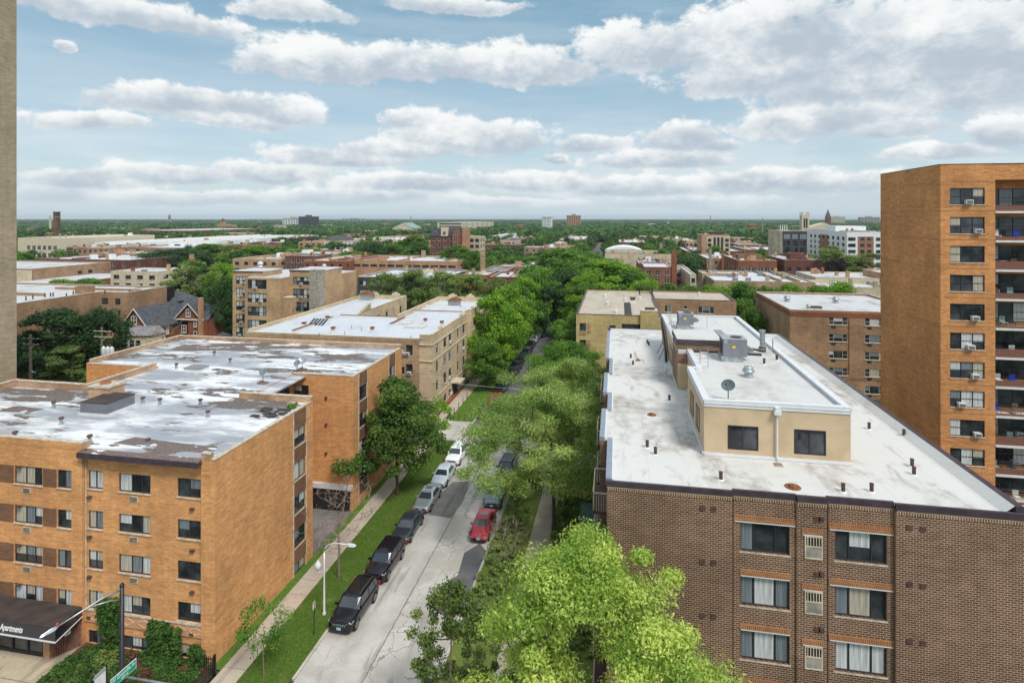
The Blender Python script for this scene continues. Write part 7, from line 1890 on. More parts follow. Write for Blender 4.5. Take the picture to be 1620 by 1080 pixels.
# pale green metal shed roof by the brown building
x0, x1 = xs(920, 51.5), -.75
r = root('garden_shed', 'small shed with a pale green standing seam roof beside the brown building', 'shed', ((x0+x1)/2, 51, .1))
m = MB(); m.box(-3.0, -1.3, 50.6, 53.6, .1, 2.0, 't'); m.build('wall', 'maroon_brick', r)
m = MB(); m.add([(-3.25, 50.3, 1.95), (-1.15, 50.3, 1.95), (-1.15, 53.9, 2.75), (-3.25, 53.9, 2.75), (-3.25, 50.3, 1.87), (-1.15, 50.3, 1.87), (-1.15, 53.9, 2.67), (-3.25, 53.9, 2.67)], [(0,1,2,3), (4,0,3,7), (0,4,5,1), (1,5,6,2), (3,2,6,7)])
for q in range(6):
    x = -3.2 + q*.4; m.add([(x, 50.29, 1.96), (x+.05, 50.29, 1.96), (x+.05, 53.91, 2.80), (x, 53.91, 2.80), (x, 50.29, 2.03), (x+.05, 50.29, 2.03), (x+.05, 53.91, 2.84), (x, 53.91, 2.84)], [(4,5,6,7), (0,4,7,3), (1,2,6,5), (0,1,5,4)])
m.build('roof', 'copper_green', r)
# yard fence along the alley beyond the orange building
r = root('wooden_fence', 'weathered wooden yard fence along the alley beside the pale tower', 'fence', (-95, 81, 0))
m = MB()
for k in range(150): x = -118 + k*.4; m.box(x, x + .34, 81.0, 81.04, .03, 1.9 + .05*(k % 3))
m.build('boards', 'pole_wood', r)
m = MB(); m.box(-118, -58, 81.04, 81.1, .5, .6); m.box(-118, -58, 81.04, 81.1, 1.5, 1.6); m.build('rails', 'wood', r)
# red chalk scrawl on the sidewalk
rr = random.Random(4); m = MB(); x, y, _ = at(479, 944, .124)
for k in range(14):
    a, b, t = x + rr.uniform(-.45, .45), y + rr.uniform(-.9, .9), rr.uniform(0, 3.1); l = rr.uniform(.1, .3); dx_, dy_ = math.cos(t)*l, math.sin(t)*l
    m.quad((a, b, .1245), (a + dx_, b + dy_, .1245), (a + dx_ - dy_*.12, b + dy_ + dx_*.12, .1245), (a - dy_*.12, b + dx_*.12, .1245))
m.build('utility_paint_mark', 'paint_red'); o = bpy.data.objects['utility_paint_mark']; tag(o, 'faded red utility paint scrawl on the sidewalk', 'paint mark')
# ================================================================== trees
def np_mesh(name, verts, nper, mats, tone=None, faces=None):
    me = bpy.data.meshes.new(name)
    nv = len(verts); nf = nv // nper
    me.vertices.add(nv); me.vertices.foreach_set('co', verts.astype(np.float32).ravel())
    me.loops.add(nv); me.loops.foreach_set('vertex_index', np.arange(nv, dtype=np.int32))
    me.polygons.add(nf); me.polygons.foreach_set('loop_start', np.arange(0, nv, nper, dtype=np.int32))
    try: me.polygons.foreach_set('loop_total', np.full(nf, nper, dtype=np.int32))
    except Exception: pass
    if tone is not None:
        at_ = me.attributes.new('leaf_tone', 'FLOAT', 'FACE'); at_.data.foreach_set('value', tone.astype(np.float32))
    me.materials.append(MATS[mats]); me.update(calc_edges=True); return me
def rand_dirs(rg, n):
    v = rg.normal(size=(n, 3)); return v / np.linalg.norm(v, axis=1)[:, None]
def leaf_cloud(rg, centres, radii, tones, per, size, flat=0.75, up=0.5, shell=0.45, aspect=0.55, droop=0.0, nd=0.55):
    """many small leaf quads spread through clump volumes"""
    n = len(centres); idx = np.repeat(np.arange(n), per); N = len(idx)
    d = rand_dirs(rg, N)
    rad = (shell + (1 - shell) * rg.random(N) ** 0.7)
    off = d * rad[:, None] * radii[idx][:, None]
    off[:, 2] *= flat
    off += rg.normal(size=(N, 3)) * radii[idx][:, None] * 0.10
    p = centres[idx] + off
    nrm = d * nd + rand_dirs(rg, N) * 0.75; nrm[:, 2] += up
    nrm /= np.linalg.norm(nrm, axis=1)[:, None]
    t = np.cross(nrm, rand_dirs(rg, N)); t /= np.linalg.norm(t, axis=1)[:, None] + 1e-9
    t[:, 2] -= droop; t /= np.linalg.norm(t, axis=1)[:, None]
    b = np.cross(nrm, t)
    s = size * (0.6 + 0.8 * rg.random(N))[:, None]
    v = np.empty((N, 4, 3))
    v[:, 0] = p - t * s; v[:, 1] = p - b * s * aspect; v[:, 2] = p + t * s; v[:, 3] = p + b * s * aspect
    tone = np.clip(tones[idx] + rg.normal(size=N) * 0.22, 0, 1)
    return v.reshape(-1, 3), tone
def skeleton(rg, H, base, centres, trunk_h, lean=(0, 0), multi=1, tip=0.02, wig=0.05):
    """tapered trunk and limbs joining every clump (pipe model); returns node arrays"""
    nodes = []; par = []
    def add(p, q): nodes.append(np.array(p, float)); par.append(q); return len(nodes) - 1
    r0 = add((0, 0, 0), -1); prev = r0
    K = 7; top = trunk_h
    for k in range(1, K + 1):
        f = k / K; prev = add((lean[0]*f + rg.normal()*wig*.6, lean[1]*f + rg.normal()*wig*.6, top*f), prev)
    order = np.argsort(np.linalg.norm(centres - nodes[prev], axis=1))
    for i in order:
        c = centres[i]
        P = np.array(nodes); dd = P - c
        # favour joining points that lie below and inside the clump
        hd = np.linalg.norm(dd, axis=1) + np.maximum(0, dd[:, 2] + 0.3*np.linalg.norm(dd[:, :2], axis=1)) * 1.2 + (P[:, 2] < base) * 50
        j = int(np.argmin(hd)); a = nodes[j]
        L = np.linalg.norm(c - a)
        m1 = a + (c - a)*.35 + np.array([rg.normal()*wig*L, rg.normal()*wig*L, -0.02*L + rg.normal()*wig*L*.5])
        m2 = a + (c - a)*.7 + np.array([rg.normal()*wig*L, rg.normal()*wig*L, 0.04*L])
        n1 = add(m1, j); n2 = add(m2, n1); add(c, n2)
    n = len(nodes); ch = [0]*n; r = np.zeros(n)
    haschild = set(par)
    for i in range(n - 1, -1, -1):
        if i not in haschild: r[i] = tip**2.3
        if par[i] >= 0: r[par[i]] += r[i]
    r = r ** (1/2.3)
    return nodes, par, r
def limbs_mesh(name, nodes, par, r, mat, sides=6, minr=0.0, rmax=None):
    V = []; Fc = []
    for i in range(1, len(nodes)):
        j = par[i]
        a, b = nodes[j], nodes[i]; d = b - a; L = np.linalg.norm(d)
        if L < 1e-5 or r[i] < minr: continue
        d /= L; h = np.array([0, 0, 1.0]) if abs(d[2]) < .9 else np.array([1.0, 0, 0])
        x = np.cross(d, h); x /= np.linalg.norm(x); y = np.cross(d, x)
        ra, rb = min(r[j], r[i]*1.25), r[i]
        if rmax: ra, rb = min(ra, rmax), min(rb, rmax)
        s = 3 if rb < .03 else (4 if rb < .08 else sides); o = len(V)
        if j == 0: ra *= 1.35
        for (p, q) in ((a - d*ra*.2, ra), (b + d*rb*.2, rb)):
            for k in range(s): t = 2*math.pi*k/s; V.append(tuple(p + (x*math.cos(t) + y*math.sin(t))*q))
        for k in range(s): k2 = (k+1) % s; Fc.append((o+k, o+s+k, o+s+k2, o+k2))
    me = bpy.data.meshes.new(name); me.from_pydata(V, [], Fc); me.materials.append(MATS[mat]); me.update(); return me
def crown_points(rg, n, H, R_, z0, shape='round', inner=0.35, gaps=0.25, sx=1.0, sy=1.0):
    pts = []
    ph = rg.random(6)*6.28
    while len(pts) < n:
        t = rg.random(); a = rg.random()*2*math.pi
        if shape == 'round': pr = math.sin(math.pi*(0.10 + 0.86*t))**.65
        elif shape == 'cone': pr = (1 - t)**.75*.95 + .12 if t > .12 else (.55 + t*3.2)
        elif shape == 'flat': pr = min(1, .50 + 1.2*t) * (1 - max(0, t - .68)**1.5*4.2)
        elif shape == 'vase': pr = (.30 + .8*t) * (1 - max(0, t - .72)**1.6*5)
        else: pr = 1.0
        pr = max(pr, .1) * (1 + gaps*math.sin(2*a + ph[0] + 3*t) * .5 + gaps*.5*math.sin(5*a + ph[1] + 7*t))
        rr = (inner + (1 - inner)*rg.random()**.45)
        if shape in ('round', 'flat', 'vase') and t > .75: rr = rg.random()**.5
        pts.append((R_*pr*rr*math.cos(a)*sx, R_*pr*rr*math.sin(a)*sy, z0 + (H - z0)*t*(1 - .06*rr)))
    return np.array(pts)
def tree_meshes(seed, H, R_, z0, n, cr, per, leaf, mat, shape='round', bark='bark', flat=.7, up=.5, shell=.45, aspect=.55, droop=0, trunk=.6, tip=.022, lean=(0,0), gaps=.25, inner=.35, cvar=.35, sx=1, sy=1, minr=0.0, tone_amp=.28, nd=.55):
    rg = np.random.default_rng(seed)
    c = crown_points(rg, n, H, R_, z0, shape, inner, gaps, sx, sy)
    c[:, 0] += lean[0]; c[:, 1] += lean[1]
    rad = cr*(1 - cvar + 2*cvar*rg.random(n))
    tones = np.clip(.5 + rg.normal(size=n)*tone_amp, 0, 1)
    v, tn = leaf_cloud(rg, c, rad, tones, per, leaf, flat, up, shell, aspect, droop, nd)
    cm_ = np_mesh('crown', v, 4, mat, tn)
    nodes, par, r = skeleton(rg, H, z0*.6, c, z0 + (H - z0)*trunk*.5, lean, tip=tip)
    tm = limbs_mesh('trunk', nodes, par, r, bark, minr=minr)
    return cm_, tm
def place_tree(name, label, meshes, loc, rot=0.0, s=1.0, sz=None, group=None, cat='tree'):
    o = bpy.data.objects.new(name, None); C.objects.link(o); o.location = loc; o.rotation_euler = (0, 0, rot); o.scale = (s, s, sz or s)
    o['label'] = label; o['category'] = cat
    if group: o['group'] = group
    for nm, me in zip(('crown', 'trunk'), meshes):
        q = bpy.data.objects.new(nm, me); C.objects.link(q); q.parent = o
    return o

# ---- foreground trees of the street
g = tree_meshes(19, 15.6, 5.7, 4.0, 175, .88, 680, .082, 'leaf_lime', 'round', flat=.5, up=.35, shell=.2, trunk=.45, gaps=.45, inner=.1, tip=.03, sx=1.12, sy=.85, aspect=.42, cvar=.4)
place_tree('linden_tree', 'large lime green tree filling the bottom centre before the brown building', g, (-1.2, 24.5, 0.1), .15, 1.0)
g = tree_meshes(12, 9.9, 2.9, 2.2, 95, .42, 130, .085, 'leaf_olive', 'cone', flat=.8, up=.2, shell=.2, trunk=1.1, gaps=.6, inner=.3, tip=.016, aspect=.6, bark='bare_bark')
place_tree('thinning_tree', 'thin green tree with bare twigs beside the lime green tree at the kerb', g, (-8.9, 30.0, 0.1), 1.0, 1.0)
g = tree_meshes(13, 13.2, 7.2, 4.6, 120, 1.35, 560, .13, 'leaf_locust', 'flat', flat=.42, up=.45, shell=.15, trunk=.35, gaps=.4, inner=.12, tip=.035, sx=1.0, aspect=.33, cvar=.35)
place_tree('locust_tree', 'broad feathery light green tree reaching over the red sedan', g, (-5.8, 53.5, 0.1), .3, 1.0)
place_tree('locust_tree', 'tall feathery tree behind the broad one against the yellow building', g, (-5.0, 64.5, 0.1), 2.5, .95, 1.0)
g2 = tree_meshes(14, 11.5, 5.2, 3.5, 90, 1.2, 420, .13, 'leaf_mid', 'round', flat=.5, up=.45, shell=.2, trunk=.45, gaps=.4, inner=.2, tip=.03, aspect=.45)
place_tree('street_tree', 'mid green street tree on the right parkway just past the alley', g2, (-7.2, 82, 0.1), .8, 1.0)
g = tree_meshes(15, 12.6, 4.5, 3.2, 95, 1.05, 420, .13, 'leaf_maple', 'cone', flat=.6, up=.4, shell=.25, trunk=.9, gaps=.5, inner=.35, tip=.028, aspect=.6, tone_amp=.32)
place_tree('maple_tree', 'dark maple in front of the orange court beside the sidewalk', g, (-22.9, 57.2, 0.1), 2.2, 1.0)
gsm = tree_meshes(16, 6.2, 1.5, 2.2, 26, .55, 150, .11, 'leaf_bright', 'round', flat=.8, trunk=.8, tip=.016)
place_tree('young_tree', 'slim young tree on the dry grass beside the white crossover', gsm, (-22.6, 70.6, 0.1), 0, 1.0)
gb = tree_meshes(17, 5.4, 1.5, 2.4, 34, .5, 60, .09, 'leaf_mid', 'round', flat=.9, trunk=.6, tip=.012, bark='bare_bark')
x, y, _ = at(417, 1072, .1)
o = place_tree('sapling', 'half bare sapling on the grass near the corner of the orange building', gb, (x, y, 0.1), 0, .9)
def bare_tree(seed, H, R_, z0, n, name, label, loc, tip=.018, rot=0, s=1.0):
    rg = np.random.default_rng(seed); c = crown_points(rg, n, H, R_, z0, 'round', .2, .3)
    nodes, par, r = skeleton(rg, H, z0*.7, c, z0 + (H-z0)*.45, tip=tip, wig=.09)
    tm = limbs_mesh('trunk', nodes, par, r, 'bare_bark', 6)
    # fine twigs around every tip
    V = []; 
    for q in c:
        for k in range(7):
            d = rand_dirs(rg, 1)[0]; d[2] = abs(d[2])*.7; L = rg.uniform(.3, .9)
            a = np.cross(d, [0,0,1.0]); a = a/(np.linalg.norm(a)+1e-6)*.014
            V += [q - a, q + a, q + d*L + a*.4, q + d*L - a*.4]
    tw_ = np_mesh('twigs', np.array(V), 4, 'bare_bark')
    o = bpy.data.objects.new(name, None); C.objects.link(o); o.location = loc; o.rotation_euler = (0, 0, rot); o.scale = (s, s, s); o['label'] = label; o['category'] = 'tree'
    for nm, me in (('trunk', tm), ('twigs', tw_)):
        q = bpy.data.objects.new(nm, me); C.objects.link(q); q.parent = o
    return o
x, y, _ = at(536, 914, .1)
bare_tree(21, 8.2, 3.3, 3.0, 80, 'bare_tree', 'leafless pale tree on the grass between the street lamp and the maple', (x, y, .1))
bare_tree(22, 9.0, 4.0, 3.0, 80, 'bare_tree', 'bare twiggy tree in front of the Victorian house', (xs(258, 96), 96, 0), tip=.025, s=1.15)
bare_tree(23, 5.5, 2.2, 1.5, 40, 'bare_shrub', 'dry leafless shrub among the growth behind the red sedan', (-8.6, 44.6, .1), tip=.012)
# small plants
def shrub(name, label, loc, R_, H, n, per, leaf, mat, seed, cat='shrub', group=None, box=None):
    rg = np.random.default_rng(seed)
    if box: c = np.column_stack([rg.uniform(-box[0], box[0], n), rg.uniform(-box[1], box[1], n), rg.uniform(0.1, H, n)])
    else:
        d = rand_dirs(rg, n); d[:, 2] = np.abs(d[:, 2]); c = d*np.array([R_, R_, H])*(rg.random(n)**.4)[:, None]*.85
    v, tn = leaf_cloud(rg, c, np.full(n, min(R_, H)*.34 if not box else .3), np.clip(.5 + rg.normal(size=n)*.25, 0, 1), per, leaf, .8, .4, .3, .6)
    me = np_mesh(name, v, 4, mat, tn); o = bpy.data.objects.new(name, me); C.objects.link(o); o.location = loc
    tag(o, label, cat, group); return o
shrub('ivy_column', 'tall ivy column climbing between the two left basement windows', (xs(170, 33.1), 33.25, 0), .8, 3.4, 60, 120, .075, 'leaf_ivy', 31, 'ivy', box=(.72, .14))
shrub('ivy_column', 'broad square ivy mass climbing beside the right basement window', (xs(255, 33.1), 33.25, 0), .8, 2.3, 70, 130, .075, 'leaf_ivy', 32, 'ivy', box=(1.15, .16))
shrub('ivy_column', 'low ivy at the pilaster foot of the orange building', (xs(312, 33.1), 33.2, 0), .8, 1.2, 20, 110, .07, 'leaf_ivy', 33, 'ivy', box=(.55, .14))
shrub('red_shrub', 'round reddish brown shrub left of the broad ivy mass', (xs(226, 31.3), 31.3, 0), .75, .9, 24, 150, .06, 'leaf_brown', 34)
shrub('red_shrub', 'small reddish brown shrub below the broad ivy mass', (xs(262, 31.0), 31.0, 0), .5, .7, 18, 140, .06, 'leaf_brown', 35)
shrub('red_shrub', 'dark brown shrub behind the black lamp pole', (xs(205, 32.4), 32.4, 0), .7, .9, 18, 140, .06, 'leaf_brown', 36)
shrub('low_shrub', 'pale green bush in front of the tall ivy column', (xs(165, 32.0), 32.0, 0), .9, 1.1, 22, 130, .07, 'leaf_olive', 37)
shrub('roof_plant', 'self-sown green plant growing at the parapet of the orange building', (at(462, 645, OB)[0], at(462, 645, OB)[1], OB), .45, .8, 10, 60, .07, 'leaf_mid', 38, 'plant')
shrub('wall_sapling', 'small bright sapling growing against the brown brick wall by a grille', (xs(1313, 30.8), 30.7, 5.4), .55, .9, 12, 70, .09, 'leaf_bright', 39, 'plant')
# the wall sapling springs from the ground
m = MB(); q = (xs(1313, 30.8), 30.7); m.tube([(q[0], q[1], 0), (q[0]+.1, q[1]-.1, 3), (q[0], q[1], 6.0)], [.05, .035, .015], 6); o = m.build('stem', 'bark'); w_ = bpy.data.objects['wall_sapling']
o.parent = w_; o.location = (-w_.location.x, -w_.location.y, -w_.location.z)
rg = np.random.default_rng(40)
def cover(name, label, x0, x1, y0, y1, h, n, per, leaf, mat, seed, mask=None):
    rg = np.random.default_rng(seed); c = np.column_stack([rg.uniform(x0, x1, n), rg.uniform(y0, y1, n), rg.uniform(0, h, n)])
    if mask is not None: c = c[mask(c[:, 0], c[:, 1])]
    v, tn = leaf_cloud(rg, c, np.full(len(c), .32), np.clip(.5 + rg.normal(size=len(c))*.3, 0, 1), per, leaf, .5, .8, .1, .6)
    me = np_mesh(name, v, 4, mat, tn); o = bpy.data.objects.new(name, me); C.objects.link(o); tag(o, label, 'ground cover', kind='stuff'); return o
cover('ground_ivy', 'dense green ivy bed under the basement windows of the orange building', -36.0, -26.3, 27.6, 33.2, .35, 520, 90, .07, 'leaf_ivy', 41)
cover('garden_growth', 'rough low greenery between the right sidewalk and the brown building', -11, -1.8, 38, 66, .7, 900, 45, .12, 'leaf_olive', 42, lambda x, y: (x < -8.4) | (x > -5.8))
cover('undergrowth', 'brambly undergrowth behind the silver roof near the wooden poles', -104, -62, 83, 95, 2.2, 420, 60, .2, 'leaf_olive', 43)
# blades of grass on the near parkway
N = 52000; rg = np.random.default_rng(50)
gx, gy = rg.uniform(-23.68, -20.42, N), rg.uniform(31, 72.5, N); hh = rg.uniform(.05, .13, N); an = rg.uniform(0, 6.28, N); w = .014
v = np.empty((N, 3, 3)); v[:, 0] = np.column_stack([gx - np.cos(an)*w, gy - np.sin(an)*w, np.full(N, .115)]); v[:, 1] = np.column_stack([gx + np.cos(an)*w, gy + np.sin(an)*w, np.full(N, .115)])
v[:, 2] = np.column_stack([gx + rg.normal(size=N)*.04, gy + rg.normal(size=N)*.04, .115 + hh])
me = np_mesh('grass', v.reshape(-1, 3), 3, 'grass_blade', rg.random(N)); o = bpy.data.objects.new('grass', me); C.objects.link(o); tag(o, 'short mown grass on the left parkway', 'grass', kind='stuff')

# ---- mid distance: a few kinds, copied
K = {}
K['bright'] = [tree_meshes(60 + i, 12.5, 5.2, 2.6, 80, 1.35, 210, .21, 'leaf_bright', 'round', flat=.7, trunk=.5, tip=.04, gaps=.35, minr=.03) for i in range(2)]
K['mid'] = [tree_meshes(64 + i, 13, 5.5, 2.8, 80, 1.45, 200, .22, 'leaf_mid', 'round', flat=.65, trunk=.5, tip=.04, gaps=.4, minr=.03) for i in range(2)]
K['dark'] = [tree_meshes(68 + i, 11, 5.5, 2.2, 80, 1.4, 200, .20, 'leaf_dark', 'round', flat=.5, up=.7, trunk=.5, tip=.04, gaps=.4, minr=.03) for i in range(2)]
K['locust'] = [tree_meshes(72, 12, 6.0, 4.5, 80, 1.5, 210, .17, 'leaf_olive', 'flat', flat=.35, up=.6, shell=.1, trunk=.3, tip=.05, gaps=.5, inner=.1, minr=.02)]
K['open'] = [tree_meshes(74, 13, 4.6, 4.5, 42, 1.2, 170, .2, 'leaf_olive', 'round', flat=.4, trunk=.9, tip=.05, gaps=.6, minr=.02)]
K['purple'] = [tree_meshes(76, 10, 5.0, 1.5, 60, 1.5, 200, .24, 'leaf_purple', 'round', flat=.7, trunk=.5, tip=.05, minr=.04)]
KH = {'bright': (12.5, 5.2), 'mid': (13, 5.5), 'dark': (11, 5.5), 'locust': (12, 6.0), 'open': (13, 4.6), 'purple': (10, 5.0)}
rt = random.Random(9); cnt = {}
def T(kind, u, vt, wpx, Y, label, name=None, zbase=0.0):
    x = xs(u, Y); d = dep(x, Y); zt = CAMZ - d*(vt - V0)/F; H0, R0 = KH[kind]
    s = (wpx/2*d/F)/R0; sz = max((zt - zbase), 3.0)/(H0 + .5)
    ms = K[kind][cnt.get(kind, 0) % len(K[kind])]; cnt[kind] = cnt.get(kind, 0) + 1
    return place_tree(name or {'bright':'broadleaf_tree','mid':'broadleaf_tree','dark':'dark_tree','locust':'locust_tree','open':'open_crowned_tree','purple':'purple_tree'}[kind], label, ms, (x, Y, zbase), rt.uniform(0, 6.28), s, sz)
# left
T('dark', 88, 486, 135, 88, 'large dark spreading tree left of the Victorian house')
T('dark', 152, 483, 88, 91, 'right hand dark crown of the pair beside the Victorian house')
T('dark', 45, 520, 60, 86, 'dark low tree at the foot of the pale tower')
T('open', 105, 545, 75, 84, 'light scruffy tree under the dark spreading tree')
T('mid', 297, 470, 62, 128, 'small pale tree behind the chimney of the Victorian house')
T('dark', 352, 435, 52, 118, 'dark tall tree left of the brown balcony block')
T('mid', 340, 452, 62, 130, 'rounded tree between the Victorian house and the balcony block')
T('open', 306, 408, 62, 150, 'open crowned tree standing above the roofs left of the balcony block')
T('bright', 350, 415, 60, 160, 'bright green tree behind the balcony block')
T('dark', 275, 442, 80, 150, 'dark tree behind the worn white roofs on the left')
T('bright', 92, 441, 70, 155, 'low yellow green shrub tree by the long tan wall')
T('mid', 135, 440, 75, 155, 'dark green shrub tree beside the beige flats')
T('dark', 252, 395, 90, 250, 'dark rounded tree right of the maroon row')
T('dark', 287, 392, 80, 262, 'dark tree behind the orange chimney')
T('open', 150, 405, 42, 240, 'sparse tree on the white roofs between the two chimneys')
T('mid', 335, 385, 70, 300, 'rounded tree left of the graffiti wall')
T('bright', 404, 387, 75, 300, 'large light green tree behind the tan flats')
T('mid', 440, 390, 70, 310, 'dark green tree right of the light one behind the tan flats')
T('mid', 482, 392, 70, 300, 'leafy tree in front of the peach flats')
T('mid', 37, 399, 40, 240, 'small tree at the edge of the pale tower')
# centre left
for i, (u, vt, w) in enumerate(((612, 429, 72), (655, 424, 80), (702, 426, 80), (748, 430, 76), (787, 437, 60))):
    T('locust', u, vt, w, 136 + 4*(i % 2), ['leftmost','second from left','middle','second from right','rightmost'][i] + ' tree of the flat topped row behind the limestone flats')
T('mid', 585, 465, 50, 140, 'small bush-like tree at the end of the blank balcony block wall')
T('dark', 590, 383, 70, 280, 'dark tree left of the white warehouse')
T('mid', 622, 385, 60, 285, 'rounded tree in front of the long yellow building')
T('dark', 540, 385, 60, 320, 'dark tree before the tan corner building')
T('mid', 560, 397, 70, 265, 'tree behind the white box on the orange flats')
T('mid', 722, 388, 70, 262, 'tree at the foot of the red brick hotel')
T('mid', 748, 396, 40, 250, 'tree right of the hotel before the square chimney')
T('mid', 655, 372, 60, 330, 'tree beside the hotel above the white warehouse')
# the street rows beyond the alley
def TX(kind, X, Y, H, R_, label):
    H0, R0 = KH[kind]; ms = K[kind][cnt.get(kind, 0) % len(K[kind])]; cnt[kind] = cnt.get(kind, 0) + 1
    place_tree('street_tree', label, ms, (X, Y, .1), rt.uniform(0, 6.28), R_/R0, H/(H0 + .5))
TX('mid', -22.0, 95.5, 8.6, 3.6, 'lower street tree before the dark parked cars on the left')
for i, (kd, X, Y, H, R_) in enumerate((('bright', -22.6, 105, 15.2, 5.0), ('bright', -22.2, 116, 15.4, 5.0), ('mid', -22.4, 127, 14.8, 5.0), ('bright', -22.2, 139, 15, 5.4), ('mid', -22.2, 152, 15, 5.6), ('bright', -22.5, 167, 15, 5.6))):
    TX(kd, X, Y, H, R_, ['first', 'second', 'third', 'fourth', 'fifth', 'sixth'][i] + ' tall tree of the left street row beyond the limestone entrance')
for i, (kd, X, Y, H, R_) in enumerate((('mid', -7.6, 92, 9.6, 3.8), ('mid', -8.2, 103, 9.4, 3.8), ('mid', -8.0, 114, 10.5, 4.2), ('bright', -8.4, 127, 12.5, 5.0), ('mid', -8.4, 141, 13.5, 5.4), ('bright', -8.4, 157, 14.5, 5.8), ('mid', -9.4, 178, 15.5, 6.0))):
    TX(kd, X, Y, H, R_, ['first', 'second', 'third', 'fourth', 'fifth', 'sixth', 'seventh'][i] + ' tree of the right street row beside the yellow building')
# big central trees
T('mid', 848, 420, 90, 158, 'broad mid green tree at the left of the big central group')
T('mid', 886, 392, 112, 215, 'tall tree at the top left of the big central group')
T('bright', 957, 410, 150, 178, 'largest light green tree of the big central group')
T('dark', 903, 425, 100, 165, 'darker tree in the middle of the big central group')
T('dark', 870, 450, 70, 140, 'dark tree below the middle of the big central group')
T('mid', 1000, 428, 80, 172, 'right end tree of the big central group')
T('mid', 930, 398, 90, 235, 'tree behind the largest light green one')
T('mid', 815, 405, 60, 240, 'small tree left of the tall one over the bright flat roofs')
# right
for i, (u, vt, w, k) in enumerate(((1022, 441, 70, 'bright'), (1058, 447, 62, 'mid'), (1090, 450, 50, 'mid'), (1122, 449, 50, 'bright'))):
    T(k, u, vt, w, 145, ['first', 'second', 'third', 'fourth'][i] + ' tree from the left in the row behind the yellow and brown buildings')
for i, (u, vt, w, k) in enumerate(((1138, 452, 60, 'bright'), (1175, 445, 80, 'mid'), (1215, 452, 66, 'mid'), (1250, 447, 62, 'bright'), (1290, 452, 60, 'mid'), (1325, 445, 85, 'bright'))):
    T(k, u, vt, w, 140, ['leftmost', 'second', 'third', 'fourth', 'fifth', 'rightmost'][i] + ' tree of the row between the brown wing and the brown flats')
T('mid', 1170, 470, 64, 122, 'tree filling the gap between the brown wing and the brown flats')
T('mid', 1190, 485, 50, 116, 'lower tree in the gap left of the brown flats')
T('purple', 1321, 407, 44, 235, 'dark purple leaved tree among the green ones right of the red flats')
T('open', 1312, 387, 66, 262, 'open crowned green tree in front of the white panel building')
T('open', 1371, 398, 70, 250, 'broad olive green tree left of the orange tower')
T('mid', 1350, 405, 50, 256, 'green tree between the purple and the olive tree')
T('mid', 1048, 392, 30, 300, 'small tree behind the tan chimney')
T('mid', 1130, 388, 36, 330, 'small tree before the orange and black building')
T('mid', 1205, 391, 26, 270, 'small round tree on the pale flat roofs')

# ---- wooded suburb: 300 at most of each kind as single trees, the rest one stand
FK = [tree_meshes(90 + i, 12, 6.0, 1.0, 22, 2.5, 62, .58, ('leaf_far', 'leaf_mid', 'leaf_far', 'leaf_far', 'leaf_dark')[i], 'round', flat=.72, up=.6, trunk=.4, tip=.08, minr=.15, shell=.75, tone_amp=.12, nd=1.3) for i in range(5)]
occupied = []
for o in list(C.objects):
    if o.type == 'MESH' and o.name.split('.')[0] in ('roof', 'barrel_roof', 'mansard_roof') and o.parent is not None:
        bb = [o.matrix_basis @ Vector(c) for c in o.bound_box]; org = o.parent['_org'] if '_org' in o.parent else (0,0,0)
        occupied.append((min(b.x for b in bb) + org[0] - 3, max(b.x for b in bb) + org[0] + 3, min(b.y for b in bb) + org[1] - 4, max(b.y for b in bb) + org[1] + 3))
def free(x, y, front=0):
    for (a, b, c, d) in occupied:
        if a < x < b and c - front < y < d: return False
    return True
rg = np.random.default_rng(77); placed = []
for k in range(9000):
    Y = 235 + (700 - 235)*rg.random()**.8
    u = rg.uniform(30, 1400); x = xs(u, Y)
    if not free(x, Y, 26 if Y < 420 else 16): continue
    if abs(x + 15.7) < 7: continue
    if Y < 300 and rg.random() < .7: continue
    if any((x - a)**2 + (Y - b)**2 < 8.2**2 for a, b in placed): continue
    placed.append((x, Y))
    if len(placed) >= 1150: break
placed.sort(key=lambda p: p[1])
marks = [(o.location.x, o.location.y, o.name.split('.')[0].replace('_', ' ')) for o in C.objects if o.parent is None and o.type == 'EMPTY' and o.location.y > 190 and o.get('category') in ('building', 'hotel', 'hall', 'tower block', 'chimney', 'stack') and not o.name.startswith('brick_flats')]
TK = ['rounded green', 'leafy mid green', 'domed green', 'full green', 'dark green']
zone = lambda x, Y: 'left' if x/Y < -.45 else ('centre' if x/Y < .12 else 'right')
for i, (x, Y) in enumerate(placed[:225]):
    z = zone(x, Y)
    s = rt.uniform(.72, 1.1)
    nb = min(marks, key=lambda q: (q[0] - x)**2 + ((q[1] - Y)*.6)**2)
    rel = 'behind' if Y > nb[1] + 12 and abs(x - nb[0]) < 14 else ('left of' if x < nb[0] else 'right of')
    sz_ = 'small' if s < .82 else ('large' if s > 1.0 else 'middle sized')
    place_tree('suburb_tree', '%s %s tree %s the %s' % (sz_, TK[i % 5], rel, nb[2]), FK[i % 5], (x, Y, 0), rt.uniform(0, 6.28), s, s*rt.uniform(.78, .98), 'suburban trees in the near woods, ' + z)
